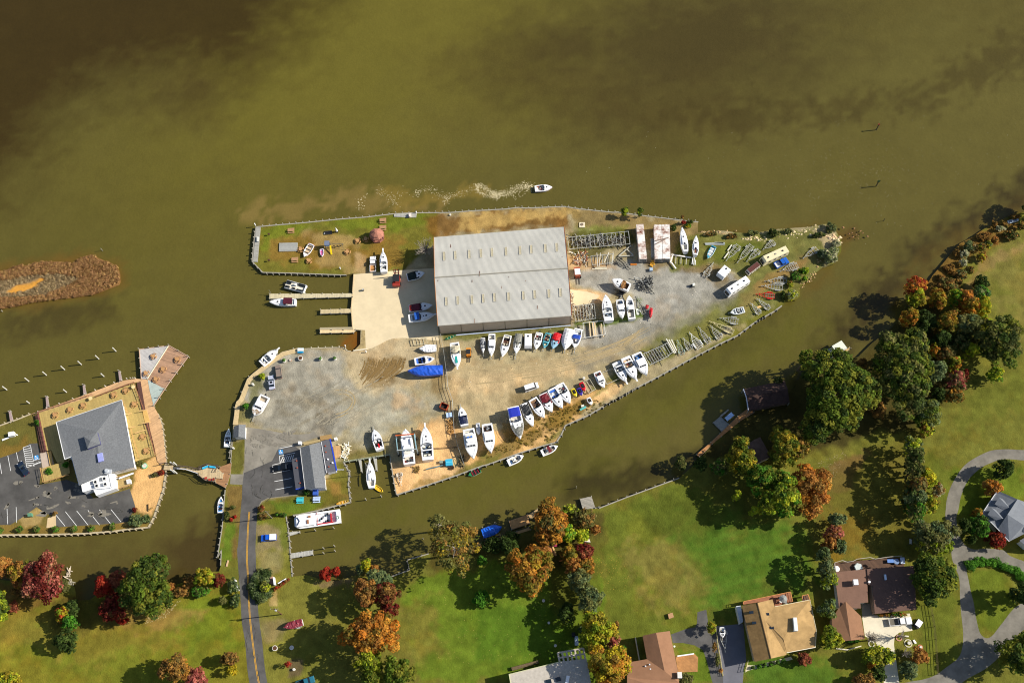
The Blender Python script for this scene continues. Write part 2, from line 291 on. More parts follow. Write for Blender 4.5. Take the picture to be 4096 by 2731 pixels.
MARPAINT=[
 R_('F','a89a76',[(575,505),(1310,470),(1620,500),(1930,520),(1900,620),(1500,880),(1290,1000),(905,1140),(800,1160),(600,1175),(520,1000),(530,930),(600,800),(800,790),(810,630),(585,600)],2,2),
 # north-west lawn
 R_('F','75702c',[(580,515),(1010,480),(1000,560),(925,620),(800,632),(600,632),(575,595)],1,1),
 R_('W1','8a6a30',[(250,350),(700,380),(1500,480),(1900,460),(1950,600),(1900,780),(1400,820),(900,780),(350,720),(240,500)],3,5,.75),
 R_('W1','6c7a26',[(240,330),(560,300),(1100,250),(1800,180),(2150,160),(2200,270),(1850,330),(1500,360),(1000,310),(400,440),(300,600),(240,560)],2,3,.9),
 R_('W1','b09560',[(760,370),(850,350),(1050,380),(1450,420),(1400,500),(1250,580),(1300,700),(1400,850),(1000,770),(880,740),(950,600),(800,450)],2,4,.55),
 R_('W1','c9a878',[(1370,640),(1480,650),(1500,860),(1350,850)],1.5,1.5,.7),
 # bank north of the shed
 R_('F','7c5a28',[(975,500),(1100,485),(1300,482),(1320,530),(1250,520),(1000,545)],2,3,.9),
 R_('F','c0a060',[(1060,490),(1200,482),(1320,480),(1330,495),(1180,505),(1100,530),(1060,520)],1,4,.75),
 R_('F','86703f',[(1300,478),(1420,488),(1620,512),(1600,600),(1400,540),(1320,530)],1.5,3,.8),
 R_('F','6f7a30',[(1320,518),(1440,520),(1440,545),(1320,545)],1.5,2.5,.7),
 R_('F','55541f',[(1310,535),(1450,528),(1455,560),(1310,600)],1,2,.8),
 # east yard
 R_('F','a4a094',[(1315,625),(1420,600),(1560,612),(1660,620),(1700,640),(1690,675),(1600,710),(1500,765),(1400,800),(1330,800),(1320,750),(1450,740),(1440,680),(1320,660)],2,3,1),
 R_('F','dcb98a',[(1312,660),(1395,672),(1400,690),(1345,700),(1315,705)],.8,1.2,1),
 R_('F','c2a074',[(1400,600),(1300,590),(1310,615),(1420,618)],1,2,.7),
 R_('F','7d6738',[(1480,600),(1620,600),(1690,640),(1660,660),(1600,630),(1500,615)],2,4,.8),
 R_('F','6a6d2c',[(1605,540),(1870,525),(1900,600),(1830,680),(1760,720),(1500,840),(1330,950),(1320,930),(1480,800),(1560,740),(1680,680),(1720,640),(1650,610),(1540,620),(1560,560)],1.5,2.5,.85),
 R_('F','5a6f22',[(1620,565),(1740,560),(1760,600),(1640,600)],1.5,3,.6),
 R_('F','8c7748',[(1700,690),(1820,600),(1870,560),(1890,590),(1790,650),(1690,720)],2,3,.6),
 R_('F','9e7c4a',[(1720,655),(1850,590),(1860,600),(1740,680)],1,2,.6),
 R_('V4','4f6a1c',[(480,680),(800,600),(1050,620),(1700,430),(1760,540),(1500,640),(1000,740),(500,720)],1,1.5,.9),
 R_('V4','4f6a1c',[(1620,150),(1780,200),(1700,450),(1630,400)],.8,1.5,.8),
 R_('F','5d6726',[(1015,768),(1320,745),(1335,760),(1015,785)],1,1.5,.8),
 # gravel lot
 R_('F','a59f8e',[(575,850),(600,820),(660,806),(790,805),(800,820),(790,860),(830,900),(820,960),(780,1000),(700,1000),(600,985),(570,960),(560,900)],2,2.5,1),
 R_('F','a9a490',[(780,900),(880,880),(960,900),(1000,940),(900,975),(880,1000),(800,1005)],4,5,.9),
 R_('W7','6f6a5e',[(1180,1150),(1280,1060),(1440,1090),(1420,1260),(1210,1270)],2,5,.7),
 R_('W7','75684c',[(800,850),(1100,780),(1130,880),(1250,920),(1100,990),(900,960),(830,1010)],1.5,5,.45),
 R_('W7','6a665a',[(500,900),(900,700),(1600,900),(1200,1200),(600,1250)],6,12,.22),
 R_('W7','6d5422',[(1590,400),(1720,440),(1730,480),(1600,520),(1580,440)],.4,.7,.8),
 R_('F','c4b08a',[(785,780),(960,770),(1010,790),(1000,850),(960,880),(860,900),(820,880),(800,850)],3,3,.9),
 R_('W7','7a5e30',[(1780,450),(2100,390),(2270,400),(2250,560),(2100,690),(1980,735),(1760,640)],1.2,3,.6),
 L_('W7','7a6a48',[(1230,1040),(1650,820),(2000,700)],.6,.4,.6,.45),L_('W7','7a6a48',[(1000,1180),(1500,920)],.7,.4,.8,.35),
 # long driving lane
 R_('F','b8a47c',[(1010,790),(1100,830),(1300,820),(1420,800),(1380,850),(1200,890),(1150,960),(1040,980),(1010,900)],3,4,.9),
 R_('F','cbb084',[(1040,870),(1200,850),(1420,800),(1300,865),(1120,910),(1040,900)],2,3,.7),
 L_('F','8b8676',[(1340,830),(1480,775),(1620,700),(1690,660)],7,3,4,.6),
 R_('F','6d572a',[(1170,905),(1230,895),(1240,925),(1190,940)],2,4,.55),
 R_('F','7b6134',[(985,855),(1020,850),(1025,905),(995,900)],2,3,.6),
 R_('F','c79a62',[(900,900),(960,920),(955,950),(900,940)],3,4,.45),
 # sand
 R_('F','e6bc84',[(902,1066),(985,1040),(1040,985),(1100,1010),(1095,1060),(1000,1110),(912,1136)],1,1.5,1),
 R_('F','dcb27a',[(960,970),(1045,960),(1060,1010),(1040,1060),(960,1050)],1.5,2,1),
 R_('F','d8ac70',[(1060,1000),(1200,990),(1280,930),(1330,900),(1400,880),(1300,1000),(1180,1060),(1060,1080)],1.5,2.5,.9),
 R_('F','7a6832',[(1140,1010),(1230,980),(1300,930),(1330,935),(1290,990),(1180,1050),(1090,1090),(1060,1085)],1.5,5,.8),
 R_('F','8a6c2e',[(1160,980),(1240,950),(1330,930),(1300,960),(1200,1000),(1160,1010)],1,5,.7),
 R_('F','e8c088',[(1360,910),(1400,890),(1440,870),(1420,900),(1350,935)],1,2,.9),
 R_('V3','4b6420',[(1000,890),(1160,860),(1180,920),(1060,1040),(920,1040)],1,1.5,.7),
 R_('V2','6b6a30',[(1700,900),(1950,860),(1900,980),(1500,1100),(1420,1080)],1,3,.8),
 R_('V2','8b7238',[(500,1380),(820,1250),(1100,1200),(1300,1120),(1330,1160),(820,1340),(480,1430)],.6,2,.7),
 # office lawn
 R_('W8','6f6a2c',[(540,930),(650,860),(990,820),(1300,760),(1460,440),(1540,430),(1600,560),(1625,900),(1000,1050),(860,1070),(540,1070)],1,1,1),
 R_('W8','5f7a26',[(700,900),(1000,920),(1300,900),(1250,990),(960,1040),(700,1040)],1.5,2.5,.85),
 R_('W8','94763e',[(1360,600),(1440,640),(1600,860),(1480,860),(1350,720)],1.5,3,.8),
 R_('W8','6b6a30',[(1540,430),(2080,345),(2080,260),(1700,290),(1480,400)],1,2,.8),
 R_('W8','7d7240',[(1500,380),(1500,200),(1800,250),(2040,200),(2060,330),(1600,410)],2,3,.5),
 # canal bank beside the road
 R_('W8','6e6a30',[(240,180),(395,170),(370,560),(200,570)],.8,1.5,1),
 R_('W8','7c6636',[(180,700),(350,700),(350,900),(300,1300),(270,1567),(90,1567),(140,1100),(160,760)],1,1.5,1),
 R_('W8','5f7d25',[(140,1120),(260,1150),(230,1567),(90,1567)],1,1.5,.9),
 R_('W8','8d7f58',[(515,1160),(700,1150),(860,1180),(870,1500),(700,1567),(505,1567)],1.5,2,.95),
 R_('W8','6d7c2a',[(530,1080),(860,1070),(905,1560),(820,1560),(800,1250),(700,1150),(530,1160)],1,1.5,.85),
 R_('W7','6d6c30',[(430,930),(470,560),(640,560),(560,760),(480,900),(420,1150),(260,1150),(290,1000)],1.5,2,.7),
]
SOUTHPAINT=[
 R_('F','7e7828',[(-300,1300),(0,1380),(500,1330),(560,1340),(600,1800),(-300,1800)],1,1,1),
 R_('F','688024',[(420,1370),(530,1360),(550,1480),(440,1490),(380,1430)],3,5,.75),
 R_('F','647a26',[(60,1430),(330,1440),(500,1500),(480,1568),(200,1568),(0,1500)],4,7,.55),
 R_('F','8d7530',[(150,1440),(300,1400),(420,1450),(300,1500),(180,1530)],4,8,.5),
 R_('F','917a35',[(0,1400),(80,1400),(180,1450),(120,1500),(0,1480)],4,6,.5),
 R_('F','9a7842',[(235,1400),(420,1390),(480,1400),(400,1440),(260,1440)],2,4,.6),
 R_('S2','807c34',[(520,0),(900,0),(930,320),(1100,300),(1500,400),(1400,600),(1000,1000),(900,1567),(640,1567),(540,800)],1,2,1),
 R_('S2','8c8254',[(520,0),(800,0),(830,200),(650,330),(540,300)],1.5,2,.9),
 R_('S2','8f8158',[(560,820),(850,880),(800,1050),(620,1150)],2,3,.8),
 R_('S2','b39a62',[(680,520),(745,500),(765,655),(680,655)],.4,.5,.9),
 R_('S2','8a7452',[(1150,380),(1280,400),(1450,340),(1720,320),(1700,380),(1500,430),(1300,450)],1,2,.8),
 R_('S2','6b5a44',[(890,1300),(1060,1300),(1040,1500),(890,1500)],.8,1,.8),
 R_('F','627c24',[(920,1340),(1200,1280),(1380,1260),(1400,1568),(960,1568)],2,3,.9),
 R_('F','4c701e',[(1080,1400),(1300,1380),(1320,1500),(1080,1520)],4,6,.7),
 R_('F','85733a',[(940,1400),(1000,1380),(1010,1500),(960,1540)],4,6,.5),
 R_('F','5c5a24',[(1320,1200),(1400,1180),(1390,1300),(1340,1400),(1270,1450),(1250,1250)],3,4,.7),
 R_('F','647228',[(1390,1180),(1560,1110),(1700,1180),(1650,1250),(1620,1480),(1400,1470)],2,3,.9),
 R_('F','8d7a40',[(1440,1260),(1560,1240),(1640,1330),(1580,1400),(1480,1380)],5,9,.55),
 R_('F','4c6e22',[(1560,1230),(1700,1200),(1820,1180),(1880,1290),(1860,1370),(1700,1390),(1640,1480),(1610,1330)],12,9,.9),
 R_('F','4a6e22',[(1720,1500),(1900,1510),(1960,1568),(1700,1600)],3,3,.9),
 *[L_('F','3c681c' if i%2 else '527a28',[(1610+i*1.5,1395-i*19),(1740,1362-i*19),(1850,1330-i*18)],1.1,1.0,.5,.38,6) for i in range(10)],
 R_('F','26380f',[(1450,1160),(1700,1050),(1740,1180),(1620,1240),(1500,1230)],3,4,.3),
 R_('F','7b5f3c',[(1905,1060),(2010,1030),(1990,1060),(1950,1110),(1900,1150),(1880,1100)],1.5,4,.75),
 R_('F','9a6a1c',[(1920,1190),(1990,1200),(1980,1290),(1910,1280)],4,6,.65),
 R_('F','6d6228',[(1880,1100),(2100,980),(2100,1250),(1960,1300),(1890,1280)],4,4,.6),
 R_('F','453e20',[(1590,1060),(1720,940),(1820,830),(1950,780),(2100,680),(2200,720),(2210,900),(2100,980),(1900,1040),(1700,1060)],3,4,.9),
 R_('F','70702e',[(2230,560),(2352,520),(2500,520),(2500,1100),(2352,1040),(2200,1060),(2130,1150),(2120,1000),(2200,900),(2260,760),(2280,650)],2,3,.95),
 R_('F','857642',[(2280,560),(2352,530),(2400,700),(2352,800),(2290,700)],8,10,.4),
 R_('F','987a50',[(2200,700),(2250,600),(2352,560),(2352,575),(2260,620),(2220,720)],2,4,.5),
 R_('F','5f6c28',[(2210,900),(2352,850),(2352,950),(2200,1000)],6,8,.6),
 R_('F','5f6d25',[(2120,1020),(2200,1100),(2190,1300),(2200,1560),(2100,1560),(2110,1300)],3,4,.8),
 R_('F','6d5b26',[(1460,1040),(1600,1060),(1560,1100),(1480,1120)],1,2,.6),
 R_('F','7a5c2c',[(2085,640),(2130,570),(2230,530),(2330,500),(2352,520),(2250,580),(2180,640),(2130,700)],2,3,.9),
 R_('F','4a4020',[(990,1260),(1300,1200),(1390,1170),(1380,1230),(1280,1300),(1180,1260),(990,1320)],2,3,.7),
 R_('F','5c7820',[(2190,1080),(2352,1070),(2352,1200),(2230,1220),(2200,1180)],2,3,.7),
 R_('F','5f7422',[(2220,1300),(2300,1300),(2340,1400),(2280,1450),(2230,1440)],2,2,.8),
 R_('F','5b7a20',[(1560,1490),(1620,1490),(1640,1560),(1580,1568)],1.5,2,.8),
 R_('S3','7a5a2e',[(0,330),(480,340),(620,420),(700,480),(480,500),(60,600),(0,600)],2,3,.7),
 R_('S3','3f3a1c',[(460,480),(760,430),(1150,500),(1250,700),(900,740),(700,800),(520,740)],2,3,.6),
]
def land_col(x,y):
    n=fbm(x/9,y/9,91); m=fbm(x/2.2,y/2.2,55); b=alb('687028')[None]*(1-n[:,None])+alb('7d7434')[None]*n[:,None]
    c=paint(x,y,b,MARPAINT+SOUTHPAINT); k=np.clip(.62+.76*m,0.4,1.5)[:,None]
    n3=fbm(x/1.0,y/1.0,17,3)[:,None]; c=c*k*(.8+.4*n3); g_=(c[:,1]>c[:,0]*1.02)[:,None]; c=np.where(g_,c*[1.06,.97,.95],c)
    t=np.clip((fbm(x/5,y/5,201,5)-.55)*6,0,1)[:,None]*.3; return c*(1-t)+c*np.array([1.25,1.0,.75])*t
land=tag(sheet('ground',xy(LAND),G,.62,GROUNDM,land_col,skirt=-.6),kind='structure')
LEFT=PX(('W5',(-300,1280),(0,1180),(200,1110),(360,1045),(455,1022),(1000,822),(1430,660),(1590,640),(1660,640),(1800,955),(1850,1040),(1900,1150),(1925,1350),(1945,1560)),('W6',(1950,450),(1950,560),(1920,760),(1870,900),(1810,1080),(1745,1200),(1500,1222),(1330,1247),(1000,1272),(660,1283),(0,1290),(-300,1290)))
LP=[R_('W5','6d6630',[(-300,1290),(0,1180),(360,1045),(460,1300),(480,1567),(-300,1567)],1,2,1),R_('W5','8a6c30',[(0,1400),(300,1340),(460,1400),(460,1567),(0,1567)],2,3,.7),
 R_('W6','e8b878',[(1600,560),(1700,400),(1840,370),(1900,420),(1945,600),(1880,900),(1780,1080),(1600,1000),(1540,780)],.8,1,1),
 R_('W6','d8a866',[(1400,1120),(1520,1180),(1480,1220),(1400,1200)],.6,1,.9),
 R_('W6','8a7238',[(-300,1150),(150,1150),(640,1200),(1400,1150),(1750,1180),(1740,1240),(600,1280),(-300,1285)],1,1.5,1),
 R_('W6','b59a62',[(220,1100),(300,1000),(500,960),(540,1040),(480,1180),(300,1200)],1,2,.9),
 R_('W6','6b6228',[(1580,390),(1780,380),(1700,480),(1590,520)],.8,1.5,.8)]
def left_col(x,y):
    b=np.tile(alb('7a6c38'),(len(x),1)); c=paint(x,y,b,LP); return c*(.75+.5*fbm(x/1.6,y/1.6,77))[:,None]
tag(sheet('ground',xy(LEFT),G,.62,GROUNDM,left_col,skirt=-.6),kind='structure')
ISL=PL('R4',[(-400,600),(0,552),(250,452),(480,425),(700,382),(900,378),(1150,405),(1300,310),(1450,280),(1600,345),(1720,400),(1840,455),(1880,560),(1885,700),(1860,745),(1500,885),(1200,940),(900,965),(500,1020),(250,1080),(0,1120),(-400,1160)],.25)
def isl_col(x,y):
    b=np.tile(alb('8e6a40'),(len(x),1)); c=paint(x,y,b,[R_('R4','94805f',[(-400,700),(0,600),(400,580),(900,560),(1300,620),(1100,720),(700,880),(300,920),(-400,980)],2,2,.9),R_('R4','d89a42',[(95,840),(250,740),(430,710),(640,625),(700,645),(560,760),(380,830),(180,870)],.5,.8,1)])
    return c*(.7+.6*fbm(x/1.2,y/1.2,31))[:,None]
tag(sheet('ground',xy(ISL),.25,.6,GROUNDM,isl_col,skirt=-.4),kind='structure')
# water: one sheet out to the horizon, finer where the picture looks
def WR(w,col,pts,soft=6,rag=8,al=1.0): return (xy(PL(w,pts,0)),col,soft,rag,al)
WP=[
 WR('F','726a24',[(600,-200),(1500,-200),(1200,200),(800,400),(300,560),(300,400)],60,25,.55),
 WR('F','5c5422',[(-300,100),(500,380),(1000,470),(600,500),(560,760),(-300,760)],40,20,.35),
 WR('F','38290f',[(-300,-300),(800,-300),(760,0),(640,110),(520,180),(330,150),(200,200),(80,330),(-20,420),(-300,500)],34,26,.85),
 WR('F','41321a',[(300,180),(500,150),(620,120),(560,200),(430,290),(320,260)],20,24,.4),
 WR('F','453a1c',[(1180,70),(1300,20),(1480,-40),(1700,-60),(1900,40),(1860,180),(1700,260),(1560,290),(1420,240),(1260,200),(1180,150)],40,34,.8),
 WR('F','52451e',[(1000,150),(1200,110),(1400,200),(1700,280),(1500,290),(1100,230)],30,30,.35),
 WR('F','453a1a',[(1480,270),(1800,240),(2100,220),(2250,120),(2352,60),(2400,120),(2200,220),(2000,265),(1700,300)],8,14,.6),
 WR('F','574d20',[(1900,-200),(2600,-200),(2600,120),(2300,80),(2000,40)],30,40,.5),
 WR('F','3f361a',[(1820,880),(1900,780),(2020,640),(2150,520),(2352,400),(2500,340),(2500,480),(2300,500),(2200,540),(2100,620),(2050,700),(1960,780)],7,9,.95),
 WR('F','5c4a1e',[(2060,700),(2110,590),(2200,530),(2352,470),(2352,500),(2220,560),(2120,640)],5,6,.5),
 WR('F','5a3e20',[(1925,545),(1960,525),(1975,540),(1950,556)],2,3,.6),
 WR('F','66501e',[(1620,535),(1900,520),(1940,540),(1900,620),(1830,690),(1780,720),(1900,640),(1920,560),(1800,540)],5,6,.5),
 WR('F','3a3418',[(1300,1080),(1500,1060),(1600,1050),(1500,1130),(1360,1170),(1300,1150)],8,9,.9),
 WR('F','5f5c1e',[(800,1180),(1000,1120),(1300,1010),(1500,900),(1750,740),(1850,700),(1900,760),(1700,880),(1500,1000),(1250,1110),(900,1230),(750,1240)],14,10,.6),
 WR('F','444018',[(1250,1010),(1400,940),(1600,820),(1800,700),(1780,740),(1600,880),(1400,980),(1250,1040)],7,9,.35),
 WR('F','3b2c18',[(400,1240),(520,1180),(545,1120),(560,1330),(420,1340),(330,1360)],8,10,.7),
 WR('F','4d4020',[(0,1280),(300,1240),(500,1230),(500,1350),(0,1350)],12,12,.5),
 WR('F','3a2f1a',[(0,790),(0,735),(120,700),(270,680),(250,720),(120,760)],7,8,.55),
 WR('R4','7a5422',[(1600,330),(1850,420),(1960,560),(1940,720),(1850,790),(1600,880),(1200,960),(900,1000),(-300,1160),(-300,540),(700,340),(1400,250)],5,3,.6),
 WR('W7','8a4f14',[(1560,130),(1760,60),(1800,320),(1600,320)],4,4,.75),
 WR('F','8a7440',[(540,490),(700,455),(860,440),(870,470),(1000,475),(1000,490),(870,478),(560,500)],2.5,9,.6),
 WR('R5','8a7434',[(580,80),(640,70),(700,100),(840,85),(960,60),(1050,85),(1040,110),(960,100),(850,130),(660,140)],1.5,5,.6),
]
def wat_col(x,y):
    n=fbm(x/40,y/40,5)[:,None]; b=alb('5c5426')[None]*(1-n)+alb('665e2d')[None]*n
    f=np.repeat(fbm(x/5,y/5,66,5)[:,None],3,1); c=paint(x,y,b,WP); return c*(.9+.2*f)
def water_grid():
    fx=np.concatenate([np.linspace(-3000,-330,10)[:-1],np.arange(-330,330,1.6),np.linspace(330,3000,10)]); fy=np.concatenate([np.linspace(-2500,-60,10)[:-1],np.arange(-60,430,1.6),np.linspace(430,3500,12)])
    X,Y=np.meshgrid(fx,fy); nx=len(fx); ny=len(fy); x=X.ravel(); y=Y.ravel()
    idx=np.arange(nx*ny).reshape(ny,nx); q=np.stack([idx[:-1,:-1],idx[:-1,1:],idx[1:,1:],idx[1:,:-1]],-1).reshape(-1,4)
    me=bpy.data.meshes.new('water'); me.vertices.add(len(x)); me.vertices.foreach_set('co',np.column_stack([x,y,np.zeros(len(x))]).ravel())
    me.loops.add(q.size); me.loops.foreach_set('vertex_index',q.ravel().astype(np.int32)); me.polygons.add(len(q)); me.polygons.foreach_set('loop_start',np.arange(0,q.size,4,dtype=np.int32)); me.polygons.foreach_set('loop_total',np.full(len(q),4,np.int32)); me.update(calc_edges=True)
    c=wat_col(x,y); ca=me.color_attributes.new('Col','FLOAT_COLOR','POINT'); ca.data.foreach_set('color',np.column_stack([c,np.ones(len(c))]).astype(np.float32).ravel())
    me.materials.append(WATERM); o=bpy.data.objects.new('water',me); COL.objects.link(o); return tag(o,kind='structure')
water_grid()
# ---------- paving ----------
ASPH=M('5c5a58',.9,0,.24,.3,.1); ASPH2=M('585653',.9,0,.34,.16,.2); ASPH3=M('8a8478',.9,0,.28,.2,.2); CONC=M('d6c4a0',.9,0,.1,.25,.15); CONC2=M('d6cdb6',.9,0,.1,.4,.15); DRV=M('7e796f',.9,0,.26,.35,.15)
YEL=M('d8a018',.7,0,.2,2); WHT=M('eeeeea',.7,0,.15,2)
def flat(name,w,pts,dz,mat): return tag(sheet(name,xy(PL(w,pts)),G+dz,3,mat),kind='structure')
def strip(name,pl,wid,dz,mat):
    L=[];Rr=[]
    for i,p in enumerate(pl):
        a=pl[max(0,i-1)]; b=pl[min(len(pl)-1,i+1)]; d=(b-a); d.z=0; d.normalize(); n=Vector((-d.y,d.x,0)); L.append(p+n*wid/2); Rr.append(p-n*wid/2)
    return tag(sheet(name,xy(L+Rr[::-1]),G+dz,3,mat),kind='structure')
def smooth(pl,k=6):
    o=[]
    for i in range(len(pl)-1):
        p0=pl[max(0,i-1)];p1=pl[i];p2=pl[i+1];p3=pl[min(len(pl)-1,i+2)]
        for j in range(k):
            t=j/k; o.append(.5*((2*p1)+(-p0+p2)*t+(2*p0-5*p1+4*p2-p3)*t*t+(-p0+3*p1-3*p2+p3)*t**3))
    return o+[pl[-1]]
rl=smooth(PX(('S2',(640,2400),(435,1567),(385,1100),(345,850),(330,600),(300,180),(290,0)),('W8',(300,1400),(325,1080),(345,850)))); 
rr=smooth(PX(('W8',(530,980),(515,1200),(505,1450)),('S2',(510,100),(522,500),(545,800),(580,1050),(645,1567),(860,2400))))
tag(sheet('road',xy(rl+rr),G+.012,3,ASPH),kind='structure')
flat('parking_lot','W8',[(345,850),(352,700),(205,690),(215,575),(355,575),(375,500),(380,30),(400,22),(560,45),(700,68),(860,100),(1010,108),(1130,100),(1195,72),(1215,110),(1270,130),(1060,200),(1030,300),(1000,800),(990,822),(780,845),(650,860),(580,895),(530,980)],.008,ASPH3)
flat('parking_lot','W8',[(352,700),(370,560),(700,420),(780,260),(960,240),(1040,300),(995,815),(780,838),(650,853),(575,890),(526,978),(345,850)],.016,ASPH)
cl=smooth(PX(('W8',(433,1015),(415,1250),(405,1560)),('S2',(410,200),(425,500),(440,800),(480,1150),(545,1567),(730,2400))))
for k,s in enumerate((-.14,.14)):
    o=[]
    for i,p in enumerate(cl):
        a=cl[max(0,i-1)]; b=cl[min(len(cl)-1,i+1)]; d=(b-a).normalized(); o.append(p+Vector((-d.y,d.x,0))*s)
    strip('road_marking',o,.13,.022,YEL)
flat('concrete_apron','W1',[(1340,872),(1500,860),(1900,825),(2290,800),(2335,1650),(2200,1640),(2026,1628),(1907,1618),(1800,1625),(1727,1648),(1620,1705),(1547,1738),(1497,1753),(1477,1740),(1468,1527),(1330,1520),(1312,1265),(1325,1100)],.01,CONC)
flat('concrete_apron','W2',[(1700,1050),(1900,1075),(2050,1120),(1980,1200),(1850,1300),(1730,1300),(1715,1200)],.01,CONC)
flat('boat_ramp','W7',[(1660,300),(1735,225),(1755,60),(1800,60),(1815,270),(1760,298)],.006,M('a89468',.9,0,.35,.9,.1))
flat('parking_lot','W6',[(-300,440),(0,385),(220,310),(350,215),(440,210),(480,330),(490,500),(460,700),(780,640),(960,700),(1100,860),(1350,800),(1525,745),(1540,800),(1590,960),(1500,1130),(1400,1150),(700,1195),(655,1195),(640,1060),(545,1040),(430,960),(250,1090),(120,1170),(-300,1170)],.01,ASPH2)
flat('sidewalk','W6',[(470,330),(600,300),(640,490),(500,505)],.03,M('b9a796',.9,0,.1,.5))
flat('sidewalk','W6',[(545,1205),(560,1090),(655,1050),(660,1195)],.03,M('cdb48a',.9,0,.1,.5))
for a,b in [((-2,440),(20,570)),((92,355),(126,535)),((193,318),(216,425)),((83,980),(91,1160)),((190,960),(196,1145)),((660,1055),(765,1185)),((768,1013),(902,1183)),((902,1005),(1035,1172)),((1033,997),(1170,1170)),((1167,990),(1300,1158)),((1300,983),(1420,1133)),((272,262),(316,495)),((316,495),(485,435)),((358,235),(392,415)),((392,415),(480,390)),((272,262),(358,235))]:
    strip('parking_line',PL('W6',[a,b]),.13,.02,WHT)
for i in range(9): strip('parking_line',PL('W6',[(276+i*3.5,285+i*22),(358+i*4.5+ (0 if i<6 else 12),268+i*26)]),.16,.02,WHT)
for i in range(3): strip('parking_line',PL('W6',[(395+i*28,455-i*14),(420+i*28,430-i*8+22)]),.16,.02,WHT)
for a,b in [((775,276),(965,237)),((705,467),(800,445)),((717,564),(912,525)),((728,660),(928,622)),((740,757),(938,718)),((785,362),(795,445)),((785,362),(970,325)),((795,440),(940,415))]:
    strip('parking_line',PL('W8',[a,b]),.14,.026,WHT)
for i in range(6): strip('parking_line',PL('W8',[(800+i*27,432-i*4),(832+i*24,368-i*4)]),.2,.026,WHT)
def tracks(name,label,lines,mat,wd=.28,z=.03):
    m=MB()
    for w,pts,ww in lines:
        z+=.0022; pl=smooth(PL(w,pts),6); q=[]
        for i,p in enumerate(pl):
            a=pl[max(0,i-1)]; b=pl[min(len(pl)-1,i+1)]; d=(b-a).normalized(); f=ww*wd*min(1,.25+min(i,len(pl)-1-i)*.25)*random.uniform(.6,1.3); q.append((p+Vector((-d.y,d.x,0))*f,p-Vector((-d.y,d.x,0))*f))
        for i in range(len(q)-1):
            if random.random()<.86: m.add([(v.x,v.y,G+z) for v in (q[i][1],q[i+1][1],q[i+1][0],q[i][0])],[(0,1,2,3)])
    tag(m.obj(name,mat,loc=(0,0,0)),kind='structure')
TRK=M('a8956f',.95,0,.2,3,.05); TRD=M('836a42',.95,0,.25,3,.05); TRG=M('958d7a',.95,0,.15,3,.05); _rt=random.Random(4)
_l=[]
for i in range(34):
    x=1790+i*14.5; y0=370+_rt.randrange(90); e=_rt.uniform(.55,1); dx=-(30+i*1.4)*e*1.6; _l.append(('W7',[(x,y0),(x+dx*.25,y0+95*e),(x+dx*1.1,y0+190*e),(x+dx*2.1,y0+275*e)],_rt.uniform(.4,1.1)))
tracks('tyre_tracks','',_l,TRD)
_l=[('W7',[(1440,765),(1540,762),(1620,790),(1665,840),(1672,905),(1650,960),(1600,1020),(1530,1062),(1430,1098)],.9),('W7',[(1480,812),(1550,810),(1605,835),(1640,880),(1632,935),(1590,990),(1520,1028),(1430,1050)],.9)]
tracks('tyre_tracks','',_l,TRK,.2)
_l=[]
for i in range(26):
    x=900+_rt.randrange(900); y=700+_rt.randrange(480); l=_rt.uniform(60,260); _l.append(('W7',[(x,y),(x+l*.5,y-l*.24),(x+l,y-l*.55)],_rt.uniform(.3,.8)))
for i in range(16):
    x=1190+_rt.randrange(220); y=1060+_rt.randrange(120); _l.append(('W7',[(x,y),(x+40,y-20),(x+90,y-60)],_rt.uniform(.4,1.1)))
tracks('tyre_tracks','',_l,TRG,.24)
_l=[]
for i in range(8):
    o=i*7.8+_rt.uniform(-2,2); s0=_rt.uniform(0,120); _l.append(('F',[(1045+s0,845+o*.7),(1180,838+o*.6),(1300,822+o*.5),(1420,785+o*.4),(1500-s0*.3,748+o*.4)],_rt.uniform(.35,.9)))
tracks('tyre_tracks','',_l,TRK,.24)
_l=[]
for i in range(22):
    y=_rt.uniform(100,1500); x=300+_rt.uniform(0,190)+y*.05; _l.append(('S2',[(x,y),(x+_rt.uniform(-25,25),y+_rt.uniform(10,60)),(x+_rt.uniform(-40,40),y+_rt.uniform(60,130))],_rt.uniform(.2,.5)))
for i in range(16):
    x=_rt.uniform(60,1400); y=_rt.uniform(700,1100); _l.append(('W6',[(x,y),(x+_rt.uniform(-60,60),y+_rt.uniform(-40,40)),(x+_rt.uniform(-120,120),y+_rt.uniform(-50,50))],_rt.uniform(.2,.5)))
for i in range(16):
    x=_rt.uniform(400,700); y=_rt.uniform(120,800); _l.append(('W8',[(x,y),(x+_rt.uniform(-30,30),y+_rt.uniform(20,60)),(x+_rt.uniform(-60,60),y+_rt.uniform(60,140))],_rt.uniform(.2,.5)))
tracks('pavement_cracks','',_l,M('48463f',.95,0,.1),.14,.03)
_l=[]
for i in range(22):
    x=_rt.uniform(80,1450); y=_rt.uniform(680,1080); _l.append(('W6',[(x,y),(x+_rt.uniform(-50,80),y+_rt.uniform(-30,30)),(x+_rt.uniform(-100,160),y+_rt.uniform(-50,50))],_rt.uniform(.8,2.2)))
for i in range(14):
    x=_rt.uniform(400,900); y=_rt.uniform(60,240); _l.append(('W8',[(x,y),(x+70,y+_rt.uniform(-10,20)),(x+160,y+_rt.uniform(-20,30))],_rt.uniform(.8,2)))
tracks('dust_streaks','',_l,M('7f796d',.95,0,.2,2),.3,.019)
